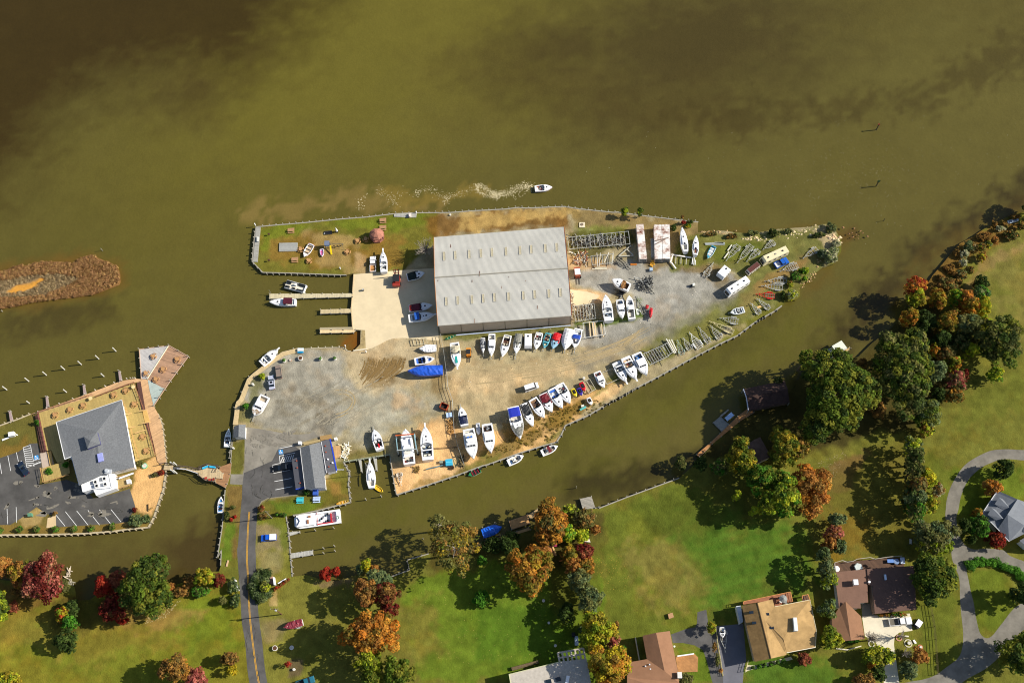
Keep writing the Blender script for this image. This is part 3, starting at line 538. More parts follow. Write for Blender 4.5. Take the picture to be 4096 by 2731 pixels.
def wheelchair(w,q):
    ps=PL(w,q); t=thing('accessible_parking_symbol','blue square with a white wheelchair symbol painted on the '+('restaurant' if w=='W6' else 'office')+' parking lot','pavement marking',(ps[0]+ps[2])/2)
    MB().prism([(p.x,p.y) for p in ps],G+.018,G+.03).obj('blue_square',M('2f8fd0',.7),t,True)
    c=(ps[0]+ps[2])/2; u=(ps[1]-ps[0])/2; v=(ps[0]-ps[3])/2
    m=MB(); f=lambda a,b:(c+u*a+v*b+Vector((0,0,.034)))
    m.bar(f(-.15,.5),f(-.1,-.1),.16,.02); m.bar(f(-.1,-.05),f(.4,-.1),.16,.02); m.bar(f(.4,-.1),f(.55,-.6),.16,.02)
    for i in range(8):
        a=math.radians(130+i*28); b=math.radians(158+i*28); m.bar(f(-.1+.5*math.cos(a),-.25+.5*math.sin(a)),f(-.1+.5*math.cos(b),-.25+.5*math.sin(b)),.13,.02)
    m.cyl(f(-.2,.7),f(-.2,.7)+Vector((0,0,.01)),.16,n=10); m.obj('wheelchair_symbol',WHT,t,True)
wheelchair('W6',[(398,360),(450,350),(455,398),(405,408)]); wheelchair('W8',[(776,292),(826,288),(832,336),(780,342)])
# house drives
dl=smooth(PX(('T2',(2700,150),(2350,165),(2150,155),(1950,165),(1800,215),(1600,330),(1480,460),(1380,630),(1320,800),(1300,950),(1300,1110),(1370,1300)),('T4',(1500,60),(1530,170),(1590,330),(1600,560),(1615,760),(1635,950),(1630,1120),(1580,1260),(1430,1380),(1300,1470),(1150,1520),(1000,1545),(600,1640))))
dr=smooth(PX(('T4',(1000,1760),(1500,1620),(1700,1500),(1900,1390),(2050,1260),(2150,1130),(2352,930),(2700,700),(2700,480),(2290,640),(2100,850),(1990,990),(1930,1030),(1880,1020),(1830,960),(1790,800),(1760,620),(1730,500),(1700,350),(1680,200),(1780,120),(1950,105),(2060,130),(2200,220),(2352,310),(2600,480),(2700,300),(2352,130),(2300,110),(2180,60),(2110,0)),('T2',(1850,1485),(1700,1500),(1600,1470),(1520,1390),(1480,1280),(1440,1090),(1470,960),(1500,800),(1560,640),(1640,520),(1780,400),(1900,340),(2050,290),(2200,290),(2350,305),(2700,320))),4)
tag(sheet('driveway',xy(dl+dr),G+.01,3,DRV),kind='structure')
flat('driveway','T3',[(1478,845),(1620,835),(1995,815),(2022,1000),(1880,1020),(1830,1060),(1822,1150),(1855,1380),(1880,1567),(1710,1600),(1720,1400),(1760,1320),(1650,1180),(1620,1110),(1510,1060)],.01,CONC2)
flat('driveway','K',[(175,490),(300,445),(375,430),(390,400),(395,305),(468,285),(485,410),(510,440),(545,470),(570,640),(600,830),(620,900),(700,1000),(640,1100),(560,1000),(510,860),(470,700),(440,620),(370,580),(270,560),(190,562)],.01,ASPH)
flat('driveway','K',[(555,420),(640,415),(775,400),(800,700),(780,770),(770,900),(760,1100),(620,1100),(605,830),(575,640)],.014,M('67676e',.9,0,.12,.4))
flat('sidewalk','T3',[(330,1375),(710,1280),(730,1310),(500,1370),(250,1430),(215,1450),(235,1370)],.03,M('c9c2a4',.9))
flat('patio','T3',[(1470,705),(1590,705),(1610,835),(1480,840)],.02,M('7c7c72',.9))
# ================= builders =================
def hb(t,B,kind='v'):
    if kind=='sail': return B/2*max(.02,(math.sin(math.pi*min(1,(t*.82+.18)))**.75) if t>.3 else (.62+.38*(t/.3)**.8))
    if kind=='canoe': return B/2*max(.02,math.sin(math.pi*t)**.7)
    if kind=='box': return B/2*(1 if t<.9 else 1-(t-.9)*4)
    if kind=='blunt': return B/2*(.95+.05*min(1,t*4) if t<.6 else max(.03,1-((t-.6)/.4)**2.6))
    return B/2*((.9+.1*min(1,t*3)) if t<.48 else max(.03,1-((t-.48)/.52)**2.1))
def hull_mesh(L,B,H,kind='v',cock=None,floor=.55,n=16,gw=.1,well=None):
    ts=[i/n for i in range(n+1)]
    for a in ([cock] if cock else [])+([well] if well else []): ts+=[a[0]-.002,a[0]+.002,a[1]-.002,a[1]+.002]
    ts=sorted(ts); hull=MB(); deck=MB(); hs=[]; ds=[]
    for t in ts:
        t=max(0,min(1,t)); b=hb(t,B,kind); x=L*t; zs=H*(1+.1*t*t); kz=0 if t<.6 else (t-.6)**2*H*3.4; kz=min(kz,zs*.6)
        if kind=='sail': kz=H*.35*abs(t-.45)
        zc=kz+(zs-kz)*.3; bc=b*.86
        hs.append([(x,-b,zs),(x,-b*.97,kz+(zs-kz)*.55),(x,-bc,zc),(x,0,kz),(x,bc,zc),(x,b*.97,kz+(zs-kz)*.55),(x,b,zs)])
        inn=(cock and cock[0]<t<cock[1]) or (well and well[0]<t<well[1]); bi=max(.01,b-gw)
        if inn: g=max(.01,b-gw*1.8); zf=zs-floor; ds.append([(x,-b,zs),(x,-g,zs+.04),(x,-g,zf),(x,0,zf),(x,g,zf),(x,g,zs+.04),(x,b,zs)])
        else: ds.append([(x,-b,zs),(x,-bi,zs+.05),(x,-bi*.6,zs+.1),(x,0,zs+.12),(x,bi*.6,zs+.1),(x,bi,zs+.05),(x,b,zs)])
    hull.loft(hs,caps=True); deck.loft([d[::-1] for d in ds],caps=False); return hull,deck
def dome_cover(L,B,H,t0,t1,kind,h=.35,over=1.03,peak=.5,n=10,wob=.0):
    m=MB(); s=[]
    for i in range(n+1):
        t=t0+(t1-t0)*i/n; b=hb(t,B,kind)*over; zs=H*(1+.1*t*t)+.04; e=math.sin(math.pi*min(1,max(0,i/n))*.86+.22); r=h*(.35+.65*e)+(random.uniform(-wob,wob))
        s.append([(L*t,-b,zs-.12),(L*t,-b*.97,zs+.05),(L*t,-b*.5,zs+r*.7),(L*t,0,zs+r),(L*t,b*.5,zs+r*.7),(L*t,b*.97,zs+.05),(L*t,b,zs-.12)][::-1])
    if wob: s=[[(x,y,z+random.uniform(-wob,wob)*1.6) for x,y,z in q] for q in s]
    return m.loft(s)
def screen(x,B,z,h=.45,d=.7,wrap=.5):
    """wrap-round windscreen raked aft, apex forward"""
    m=MB(); pts=[(-wrap-.1,-1),(-.0,-.86),(.35,-.4),(.42,0),(.35,.4),(0,.86),(-wrap-.1,1)]; s=[]
    for dz,k in ((0,0),(h,-d)): s.append([(x+p[0]*d+k*.5,p[1]*B/2*(.92 if dz else 1),z+dz) for p in pts])
    m.loft(s,caps=False); m.loft([[(q[0]-.05,q[1],q[2]) for q in r] for r in s[::-1]],caps=False); return m
def boat(w,st,bw,wid,typ,label,hull='f4f4f0',water=False,hgt=None,cov=None,c1='f0ede4',floor='cfc8b8',group=None,cat='boat',name=None,ob=0,top=None,stripe=None,extra=None,zoff=0,deckc=None,kind=None,pulpit=False,cock=None):
    L0=span(w,st,wid,1.5)*1.0; big=P(w,*st,1)-P(w,*bw,1); L_=big.length
    H=hgt or (max(.7,min(2.6,.19*L_+.15))); z0=(-.35*H*.6 if water else G)+zoff
    A,r,L=axis(w,st,bw,z0+H); A=Vector((A.x,A.y,z0)); B=wid/WIN[w][2]*(P('S',2048,1365,0)-P('S',2049,1365,0)).length
    A0=P(w,*st,z0+H); k=(P(w,st[0]+10,st[1],z0+H)-A0).length/10; ky=(P(w,st[0],st[1]+10,z0+H)-A0).length/10; B=.88*wid*(k*abs(math.sin(r))+ky*abs(math.cos(r)))
    t=thing(name or 'boat',label,cat,A,r,group); hk=kind or {'sail':'sail','canoe':'canoe','dinghy':'blunt'}.get(typ,'v')
    hm=M(hull,.3,0,.05,.6,.5); dm=M(deckc or hull,.35,0,.05,.8,.5) if (deckc or hull) else GEL; c1m=M(c1,.6,0,.1,1)
    ck={'cruiser':(.06,.45),'express':(.1,.46),'open':(.07,.8),'bow':(.08,.52),'sail':(.08,.3),'cabin':(.06,.3),'fly':(.05,.24),'canoe':(.06,.94),'skiff':(.05,.86),'wrap':None,'cuddy':(.08,.5)}.get(typ,(.1,.5))
    if cock: ck=cock
    well=(.64,.86) if typ=='bow' else None
    fl=.35 if typ in('canoe','skiff') else min(.75,H*.5)
    h,d=hull_mesh(L,B,H,hk,ck,fl,gw=.05 if typ in('canoe','skiff') else max(.1,B*.06),well=well,n=18)
    ho=h.obj('hull',hm,t); d.obj('deck',dm,t)
    zs=H
    if ck and typ not in('canoe',):
        m=MB(); m.box(L*(ck[0]+ck[1])/2,0,H-fl+.015,L*(ck[1]-ck[0])*.94,hb(ck[0]+.05,B,hk)*1.6,.03); m.obj('cockpit_floor',M(floor,.8,0,.15,2),t)
    def seats(ps,sz=.5,mat=c1m):
        for x,y in ps: MB().box(x,y,H-fl+.04,sz,sz,.4).add([],[]).box(x-sz*.42,y,H-fl+.4,sz*.18,sz,.35).obj('seat',mat,t)
    if typ in('cruiser','express','cuddy'):
        ct=MB().loft([[(L*q,-hb(q,B,hk)*s1,zz),(L*q,-hb(q,B,hk)*s1*.75,zz+hh),(L*q,hb(q,B,hk)*s1*.75,zz+hh),(L*q,hb(q,B,hk)*s1,zz)][::-1] for q,s1,hh,zz in ((ck[1],.8,.3,zs+.05),(.6,.74,.32,zs+.08),(.78,.55,.2,zs+.1),(.88,.25,.05,zs+.12))]).obj('cabin_top',dm,t)
        screen(L*(ck[1]+.02),B*.86,zs+.12,.5,min(1.0,L*.1)).obj('windshield',GLASS,t)
        MB().box(L*.68,0,zs+.34,.5,.5,.05).obj('hatch',DARK,ct)
        if B>2.6 and L>8: MB().box(L*.58,0,zs+.36,.35,.35,.05).obj('hatch',DARK,ct)
        if not cov: seats([(L*(ck[1]-.07),B*.2),(L*(ck[1]-.07),-B*.2)],min(.6,B*.22)); MB().box(L*(ck[0]+.05),0,H-fl+.02,.5,B*.6,.45).obj('bench_seat',c1m,t)
        if typ=='express' and not cov:
            MB().bar((L*.3,-B*.42,zs),(L*.26,-B*.36,zs+1),.18,.1).bar((L*.26,-B*.36,zs+1),(L*.26,B*.36,zs+1),.35,.1).bar((L*.26,B*.36,zs+1),(L*.3,B*.42,zs),.18,.1).obj('radar_arch',dm,t)
    if typ=='bow':
        screen(L*.54,B*.86,zs+.03,.35,.5).obj('windshield',GLASS,t); seats([(L*.4,B*.2),(L*.4,-B*.2)],min(.55,B*.25)); MB().box(L*.12,0,H-fl+.02,L*.12,B*.62,.42).obj('bench_seat',c1m,t); MB().box(L*.75,0,H*1.05-fl+.02,L*.1,B*.3,.25).obj('bow_seat',c1m,t)
    if typ=='open':
        MB().box(L*.45,0,H-fl,.7,.6,1.0,tx=.2).obj('console',dm,t); MB().box(L*.36,0,H-fl,.5,.8,.75).obj('leaning_seat',c1m,t); MB().box(L*.1,0,H-fl+.02,.45,B*.6,.4).obj('bench_seat',c1m,t); MB().box(L*.7,0,H-fl+.02,L*.07,B*.4,.35).obj('bow_seat',M('5b5f66',.7),t)
    if typ=='skiff':
        for q in (.18,.42,.66): MB().box(L*q,0,H-.25,.28,hb(q,B,hk)*1.85,.06).obj('thwart',c1m,t)
    if typ=='canoe':
        for q in (.25,.5,.75): MB().box(L*q,0,H-.08,.18,hb(q,B,hk)*1.8,.04).obj('thwart',WOODL,t)
    if typ in('cabin','fly'):
        ca=(.3,.62) if typ=='cabin' else (.24,.6); ch=1.15 if typ=='fly' else .95; bb=lambda q:hb(q,B,hk)*.8
        a0,a1=ca; b0,b1=bb(a0),bb(a1); r_=.35
        vs=[(L*a0,-b0,zs),(L*a1+r_,-b1,zs),(L*a1+r_,b1,zs),(L*a0,b0,zs),(L*a0,-b0*.92,zs+ch),(L*a1-.3,-b1*.9,zs+ch),(L*a1-.3,b1*.9,zs+ch),(L*a0,b0*.92,zs+ch)]
        ct=MB().add(vs,[(0,1,5,4),(1,2,6,5),(2,3,7,6),(3,0,4,7),(4,5,6,7)]).obj('cabin',dm,t)
        for s in (-1,1): MB().box(L*(a0+a1)/2,s*b0*.965,zs+ch*.4,L*(a1-a0)*.7,.06,ch*.35).obj('window',GLASS,ct)
        for k in range(3):
            y=(-.6+.6*k)*b1; wv=b1*.24; f=lambda yy,u:(L*a1+r_+.03-(r_+.3)*u,yy*(1-.1*u),zs+ch*u+.02)
            MB().add([f(y-wv,.35),f(y+wv,.35),f(y+wv,.9),f(y-wv,.9)],[(0,1,2,3),(3,2,1,0)]).obj('window',GLASS,ct)
        MB().box(L*.72,0,zs+.14,.5,.5,.05).obj('hatch',DARK,t)
        if typ=='fly':
            fb=MB().loft([[(L*q,-b0*k,zs+ch),(L*q,-b0*k,zs+ch+.5),(L*q,b0*k,zs+ch+.5),(L*q,b0*k,zs+ch)][::-1] for q,k in ((.2,.8),(.42,.8),(.5,.55))]).obj('flybridge',dm,t)
            MB().box(L*.31,0,zs+ch+.505,L*.16,b0*1.3,.04).obj('flybridge_floor',M('d8d4c8',.8),fb)
            for y in (-.35,.35): MB().box(L*.34,y*b0,zs+ch+.54,.5,.5,.5).obj('helm_seat',c1m,fb)
    if typ=='sail':
        ct=MB().loft([[(L*q,-hb(q,B,hk)*k,zs+.08),(L*q,-hb(q,B,hk)*k*.8,zs+.08+h_),(L*q,hb(q,B,hk)*k*.8,zs+.08+h_),(L*q,hb(q,B,hk)*k,zs+.08)][::-1] for q,k,h_ in ((.3,.6,.35),(.5,.6,.35),(.68,.45,.25),(.72,.3,.05))]).obj('cabin_top',dm,t)
        MB().box(L*.32,0,zs+.36,.6,.55,.12).obj('companionway',DARK,ct); MB().box(L*.6,0,zs+.4,.45,.45,.05).obj('hatch',DARK,ct)
    if typ=='wrap': dome_cover(L,B,H,0,1,hk,cov[1] if isinstance(cov,tuple) else .7,1.04,n=16,wob=.07).obj('cover',M(cov[0] if isinstance(cov,tuple) else cov,.45,0,.2,1.2,.5,bump=.8),t)
    elif cov:
        c,a,b,hh=cov if isinstance(cov,tuple) else (cov,.02,.5,.4)
        dome_cover(L,B,H,a,b,hk,hh,.98,wob=.06).obj('cover',M(c,.6,0,.25,1.5,bump=.6),t)
    if top:
        c,a,b,hh=top; y=hb((a+b)/2,B,hk)*.88; xa,xb=L*a,L*b
        MB().loft([[(x,-y,zs+hh-.12),(x,-y*.6,zs+hh),(x,y*.6,zs+hh),(x,y,zs+hh-.12)][::-1] for x in (xa,(xa+xb)/2,xb)]).loft([[(x,-y,zs+hh-.15),(x,-y*.6,zs+hh-.03),(x,y*.6,zs+hh-.03),(x,y,zs+hh-.15)] for x in (xa,xb)]).obj('canopy',M(c,.7,0,.1,1.2),t)
        m=MB(); [m.bar((x,s*y*.97,zs),(x,s*y*.97,zs+hh-.1),.04) for x in (xa+.1,xb-.1) for s in (-1,1)]; m.obj('canopy_frame',STEEL,t)
    if stripe:
        n=14; m=MB(); [m.loft([[(L*(i/n),s*(hb(i/n,B,hk)+.02),H*(1+.1*(i/n)**2)*f) for f in (.82,.99)] for i in range(n+1)],caps=False) for s in (-1,1)]; m.obj('hull_stripe',M(stripe,.4),ho)
    if pulpit: MB().box(L+.25,0,H*1.1+.02,1.3,.45,.12).obj('bow_pulpit',dm,t)
    for k in range(ob):
        y=(k-(ob-1)/2)*.6; MB().box(-.35,y,H-.05,.65,.4,.45,tx=.25).box(-.3,y,H-1.1 if H>1.2 else -.1,.2,.15,1.0).obj('outboard_motor',M('d8d8d6' if k else '2a2c30',.4),t)
    if typ in('cruiser','express','fly','sail','cabin') and L>6:
        m=MB(); q=[.55,.68,.8,.9,.97]
        for s in (-1,1):
            ps=[(L*a,s*(hb(a,B,hk)-.08),H*(1+.1*a*a)+.55) for a in q]
            for i in range(len(ps)-1): m.bar(ps[i],ps[i+1],.05)
            for p in ps: m.bar((p[0],p[1],p[2]-.52),p,.04)
        m.obj('bow_rail',STEEL,t)
    if ck and not cov and typ in('cruiser','express','open','bow','fly','cabin'):
        rr=random.Random(int(st[0]*3+st[1]))
        for gc in ('20242a',['a08468','3c5a80','8a8f94','6a2c28'][rr.randrange(4)]):
            m=MB(); [m.box(L*rr.uniform(ck[0]+.04,ck[1]-.06),rr.uniform(-.32,.32)*B,H-fl+.04,rr.uniform(.25,.8),rr.uniform(.2,.6),rr.uniform(.2,.6),rr.random()) for _ in range(3)]; m.obj('gear',M(gc,.8),t)
    if extra: extra(t,L,B,H)
    return t
# ----- trailers -----
def trailer_parts(L,W,col,nb=4,fend=True,dbl=False,bunk=None):
    m=MB(); zf=.5
    for s in (-1,1): m.bar((0,s*W/2*.8,zf),(L*.5,s*W/2*.8,zf),.12,.14).bar((L*.5,s*W/2*.8,zf),(L*.8,s*.1,zf),.12,.14)
    m.bar((L*.76,0,zf),(L,0,zf),.14,.14)
    for i in range(nb): x=L*(.03+.5*i/(nb-1)); m.bar((x,-W/2*.82,zf),(x,W/2*.82,zf),.1,.1)
    m.bar((L*.66,-W*.2,zf),(L*.66,W*.2,zf),.09,.1)
    ps=[('frame',m,col)]
    for s in (-1,1):
        ps.append(('bunk',MB().bar((L*.02,s*W*.22,zf+.14),(L*.5,s*W*.2,zf+.14),.13,.1),bunk or WOODG))
        for j in range(2 if dbl else 1):
            x=L*.2+j*.8; ps.append(('wheel',MB().cyl((x,s*(W/2-.02),.32),(x,s*(W/2+.2),.32),.32,n=12),RUB)); ps.append(('>rim',MB().cyl((x,s*(W/2+.2),.32),(x,s*(W/2+.22),.32),.17,n=10),STEEL))
        if fend: ps.append(('fender',MB().box(L*.2+(.4 if dbl else 0),s*(W/2+.09),.64,1.0+(.8 if dbl else 0),.28,.07),col))
    ps.append(('winch_post',MB().bar((L*.84,0,zf),(L*.82,0,zf+.6),.1).box(L*.82,0,zf+.55,.25,.25,.2),col))
    ps.append(('jack',MB().cyl((L*.95,.12,0),(L*.95,.12,.95),.05,n=6).box(L*.95,.12,0,.2,.2,.05),col))
    return ps
def trailer(w,tail,hitch,wid,label,col=None,nb=4,dbl=False,group='empty boat trailers parked in the yard',z=G):
    A,r,L=axis(w,tail,hitch,z+.5); W=wid*(P(w,tail[0]+10,tail[1],z+.5)-A).length/10; A=Vector((A.x,A.y,z))
    t=thing('boat_trailer',label,'trailer',A,r,group)
    for n,m,c in trailer_parts(L,W,col or GALV,nb,True,dbl):
        if n[0]=='>': m.obj(n[1:],c,last)
        else: last=m.obj(n,c,t)
    return t
# ----- road vehicles -----
def vehicle(w,rear,front,typ,label,col,cat=None,name=None,W=1.85,bed=None,roofc=None,cap=None,Hs=1.0):
    A,r,L=axis(w,rear,front,G+.9); A=Vector((A.x,A.y,G)); t=thing(name or {'sedan':'parked_car','suv':'parked_car','pickup':'pickup_truck','van':'delivery_van'}[typ],label,cat or {'sedan':'car','suv':'car','pickup':'pickup truck','van':'van'}[typ],A,r)
    cm=M(col,.28,.1,.06,.7,.6); X=lambda q:L*q
    def body(prof,wf=1.0):                       # prof: list of (x frac, z) outline of the side, closed
        m=MB(); n=len(prof); h=W/2*wf; vs=[(X(x),-h*(.9 if z>.85 else 1),z) for x,z in prof]+[(X(x),h*(.9 if z>.85 else 1),z) for x,z in prof]
        return m.add(vs,[tuple(range(n)),tuple(range(2*n-1,n-1,-1))]+[(i+n,(i+1)%n+n,(i+1)%n,i) for i in range(n)])
    if typ=='pickup':
        body([(0,.35),(1,.35),(1,.8),(.97,.95),(.7,1.02),(.42,1.02),(.42,.6),(.02,.6),(0,.6)]).obj('body',cm,t)
        MB().box(X(.21),-W/2+.06,.6,X(.42),.1,.5).box(X(.21),W/2-.06,.6,X(.42),.1,.5).box(.06,0,.6,.1,W-.04,.48).obj('cargo_bed_wall',cm,t)
        MB().box(X(.22),0,.61,X(.38),W-.3,.06).obj('cargo_bed',bed or BLK,t)
        roof=(.46,.66); scr=((.66,.76),(.46,.43)); zb=1.02; zt=1.65*Hs
    elif typ=='sedan':
        body([(0,.3),(1,.3),(1,.62),(.97,.78),(.72,.92),(.2,.95),(.02,.88),(0,.7)]).obj('body',cm,t); roof=(.3,.55); scr=((.55,.72),(.3,.16)); zb=.9; zt=1.4
    elif typ=='suv':
        body([(0,.35),(1,.35),(1,.75),(.97,.92),(.74,1.0),(.02,1.02),(0,.9)]).obj('body',cm,t); roof=(.08,.6); scr=((.6,.75),(.08,.01)); zb=1.0; zt=1.7
    else:
        body([(0,.35),(1,.35),(1,.85),(.97,1.0),(.84,1.1),(.02,1.1),(0,.9)]).obj('body',cm,t); roof=(.02,.7); scr=((.7,.84),(.02,.0)); zb=1.08; zt=2.05
    h0,h1=W/2*.9,W/2*.76
    MB().add([(X(scr[1][1]),-h0,zb),(X(scr[0][1]),-h0,zb),(X(scr[0][1]),h0,zb),(X(scr[1][1]),h0,zb),(X(roof[0]),-h1,zt-.04),(X(roof[1]),-h1,zt-.04),(X(roof[1]),h1,zt-.04),(X(roof[0]),h1,zt-.04)],[(0,1,5,4),(1,2,6,5),(2,3,7,6),(3,0,4,7)]).obj('window',GLASS,t)
    MB().box(X((roof[0]+roof[1])/2),0,zt-.05,X(roof[1]-roof[0])+.06,h1*2.04,.06).obj('roof',M(roofc,.4) if roofc else cm,t)
    if typ=='sedan': MB().box(X(.45),0,zt+.005,.7,.8,.02).obj('sunroof',DARK,t)
    if cap: MB().box(X(.21),0,1.05,X(.42),W-.06,.6,tx=.06).obj('bed_cap',M(cap,.4),t)
    for x in (.18,.8):
        for s in (-1,1): MB().cyl((X(x),s*(W/2-.22),.33),(X(x),s*(W/2+.01),.33),.33,n=12).obj('wheel',RUB,t); MB().cyl((X(x),s*(W/2+.01),.33),(X(x),s*(W/2+.025),.33),.19,n=10).obj('rim',STEEL,LASTO[0])
    for s in (-1,1): MB().box(X(.985),s*W*.36,.62,.14,.35,.16).obj('headlight',M('e8e8e8',.2),t); MB().box(X(.0)+.02,s*W*.4,.68,.1,.22,.18).obj('tail_light',M('a01818',.3),t)
    for s in (-1,1): MB().box(X(scr[0][0]+.06),s*(W/2+.08),zb,.12,.2,.14).obj('mirror',cm,t)
    return t
# ----- furniture -----
def round_table(w,x,y,label,z=G,group=None,shade='c07a48'):
    c=P(w,x,y,z+.75); c=Vector((c.x,c.y,z)); wm=M(shade,.8,0,.15,3)
    if not hasattr(round_table,'p'):
        t=thing('picnic_table',label,'picnic table',c,.3,group); round_table.p=t
        m=MB().cyl((0,0,.72),(0,0,.78),.62,n=16); m.obj('tabletop',wm,t)
        for k in range(4):
            a=math.pi/2*k; MB().torus(0,0,.45,.98,.14,5,4,a-.52,a+.52).obj('bench',wm,t)
            MB().bar((0,0,.4),(math.cos(a)*1.0,math.sin(a)*1.0,.4),.09).bar((math.cos(a)*.5,math.sin(a)*.5,0),(math.cos(a)*.35,math.sin(a)*.35,.72),.09).obj('leg',wm,t)
        return t
    return dup(round_table.p,c,random.uniform(0,1.5),label,group)
PT={}
def picnic(w,x,y,rot,label,col='b08660',L=2.2,z=G,group=None):
    c=P(w,x,y,z+.7); c=Vector((c.x,c.y,z)); key=col
    if key in PT: return dup(PT[key],c,rot,label,group)
    t=thing('picnic_table',label,'picnic table',c,rot,group); wm=M(col,.75,0,.15,3)
    m=MB(); [m.box(0,-.36+.18*i,.72,L,.16,.05) for i in range(5)]; m.obj('tabletop',wm,t)
    for s in (-1,1): MB().box(0,s*.78,.43,L,.28,.05).obj('bench',wm,t)
    for s in (-1,1): MB().bar((s*L*.35,-.8,0),(s*L*.35,.25,.72),.1).bar((s*L*.35,.8,0),(s*L*.35,-.25,.72),.1).bar((s*L*.35,-.85,.4),(s*L*.35,.85,.4),.09).obj('leg',wm,t)
    PT[key]=t; return t
# ----- docks and walls along the water -----
def piling(w,x,y,label='lone weathered wooden mooring piling standing in open water',h=2.2,r=.16,group='mooring pilings',z=-.6,col=None):
    c=P(w,x,y,0); o=MB().cyl((0,0,0),(0,0,h-z),r,r*.9,8).dome(0,0,h-z,r*.95,r*.95,.12,8,2).obj('mooring_piling',col or WOODG,loc=(c.x,c.y,z)); return tag(o,label,'piling',group)
def dock(w,q,label,z=.95,mat=None,piles=True,name='dock',cat='dock',th=.18,step=3.2,ph=.35,group=None):
    ps=PL(w,q,z); c=sum(ps,Vector())/len(ps); t=thing(name,label,cat,(c.x,c.y,0),0,group)
    MB().prism([(p.x,p.y) for p in ps],z-th,z).obj('deck',mat or WOODG,t,True)
    m=MB(); [m.bar(ps[i]+Vector((0,0,-th-.1)),ps[(i+1)%len(ps)]+Vector((0,0,-th-.1)),.12,.22) for i in range(len(ps))]; m.obj('frame',WOODG,t,True)
    if piles:
        n=0
        for i in range(len(ps)):
            a,b=ps[i],ps[(i+1)%len(ps)]; k=max(1,int((b-a).length/step))
            for j in range(k):
                p=a.lerp(b,j/k); MB().cyl((p.x,p.y,-.6),(p.x,p.y,z+ph),.13,n=7).obj('piling',WOODG,t,True); n+=1
    return t
def bulkhead(label,pl,sp=3.4,cap=.34,col=None,pile=True,top=.12,walk=0,wc=None,name='bulkhead',off=.0):
    c=sum(pl,Vector())/len(pl); t=thing(name,label,'bulkhead',(c.x,c.y,0)); W=col or WOODG
    def offs(d):
        o=[]
        for i,p in enumerate(pl):
            a=pl[max(0,i-1)]; b=pl[min(len(pl)-1,i+1)]; q=(b-a); q.z=0; q.normalize(); o.append(p+Vector((-q.y,q.x,0))*d)
        return o
    A,B=offs(.16),offs(.02); m=MB(); n=len(pl)
    for i in range(n-1): m.add([(A[i].x,A[i].y,-.7),(A[i+1].x,A[i+1].y,-.7),(B[i+1].x,B[i+1].y,-.7),(B[i].x,B[i].y,-.7),(A[i].x,A[i].y,G+.02),(A[i+1].x,A[i+1].y,G+.02),(B[i+1].x,B[i+1].y,G+.02),(B[i].x,B[i].y,G+.02)],[(0,1,5,4),(1,2,6,5),(2,3,7,6),(3,0,4,7),(4,5,6,7)])
    m.obj('wall',M('6e6450',.9,0,.3,1.5),t,True)
    A,B=offs(.2),offs(.2-cap); m=MB()
    for i in range(n-1): m.add([(q.x,q.y,z) for z in (G+.03,G+top) for q in (A[i],A[i+1],B[i+1],B[i])],[(0,1,5,4),(1,2,6,5),(2,3,7,6),(3,0,4,7),(4,5,6,7)])
    m.obj('cap',W,t,True)
    if walk:
        A,B=offs(.1),offs(-walk); m=MB()
        for i in range(n-1): m.add([(q.x,q.y,z) for z in (G+.13,G+.2) for q in (A[i],A[i+1],B[i+1],B[i])],[(0,1,5,4),(1,2,6,5),(2,3,7,6),(3,0,4,7),(4,5,6,7)])
        m.obj('walkway',wc or WOODL,t,True)
    if pile:
        O=offs(.34); acc=0; cnt=0
        for i in range(n-1):
            L=(O[i+1]-O[i]).length; d=-acc
            while d+sp<=L+1e-6:
                d+=sp
                if cnt<100: p=O[i].lerp(O[i+1],d/L); MB().cyl((p.x,p.y,-.8),(p.x,p.y,G+.5+random.uniform(-.1,.2)),.18,.15,6).obj('piling',W,t,True); cnt+=1
            acc=L-d
    return t
def slab(name,label,cat,w,q,z0,z1,mat,group=None):
    ps=PL(w,q,z1); c=sum(ps,Vector())/len(ps); o=MB().prism([(p.x-c.x,p.y-c.y) for p in ps],0,z1-z0).obj(name,mat,loc=(c.x,c.y,z0)); return tag(o,label,cat,group)
def fence(name,label,w,pts,h,mat,sp=2.4,slats=True,z=G,cat='fence'):
    ps=PL(w,pts,z); c=sum(ps,Vector())/len(ps); t=thing(name,label,cat,(c.x,c.y,z)); m=MB(); up=Vector((0,0,1))
    for i in range(len(ps)-1):
        for f in ((.25,.6,.95) if slats else (.95,)): m.bar(ps[i]+up*h*f,ps[i+1]+up*h*f,.05,.1)
    m.obj('rail',mat,t,True)
    for i in range(len(ps)-1):
        k=max(1,int((ps[i+1]-ps[i]).length/sp))
        for j in range(k+(1 if i==len(ps)-2 else 0)): p=ps[i].lerp(ps[i+1],j/k); MB().bar(p,p+up*h,.1).obj('post',mat,t,True)
    return t
def rack(label,w,q,h,nb,mat=None,name='boat_rack',cat='rack',cross=None):
    """rectangular pipe frame on legs, q = 4 picture corners at height h; nb cross bars between sides 0-1 and 3-2"""
    ps=PL(w,q,G+h); c=sum(ps,Vector())/4; t=thing(name,label,cat,(c.x,c.y,G)); mt=mat or GALV
    m=MB(); m.bar(ps[0],ps[1],.16,.16).bar(ps[3],ps[2],.16,.16).bar(ps[0],ps[3],.14,.14).bar(ps[1],ps[2],.14,.14); m.obj('frame',mt,t,True)
    for i in range(nb):
        f=(i+1)/(nb+1); dz=Vector((0,0,-.0 if i%2 else .1)); MB().bar(ps[0].lerp(ps[1],f)+dz,ps[3].lerp(ps[2],f)+dz,.12,.12).obj('crossbar',mt,t,True)
    for a,b in ((ps[0],ps[1]),(ps[3],ps[2])):
        for k in range(4): p=a.lerp(b,k/3); MB().bar(Vector((p.x,p.y,G)),p,.12).obj('leg',mt,t,True)
    return t
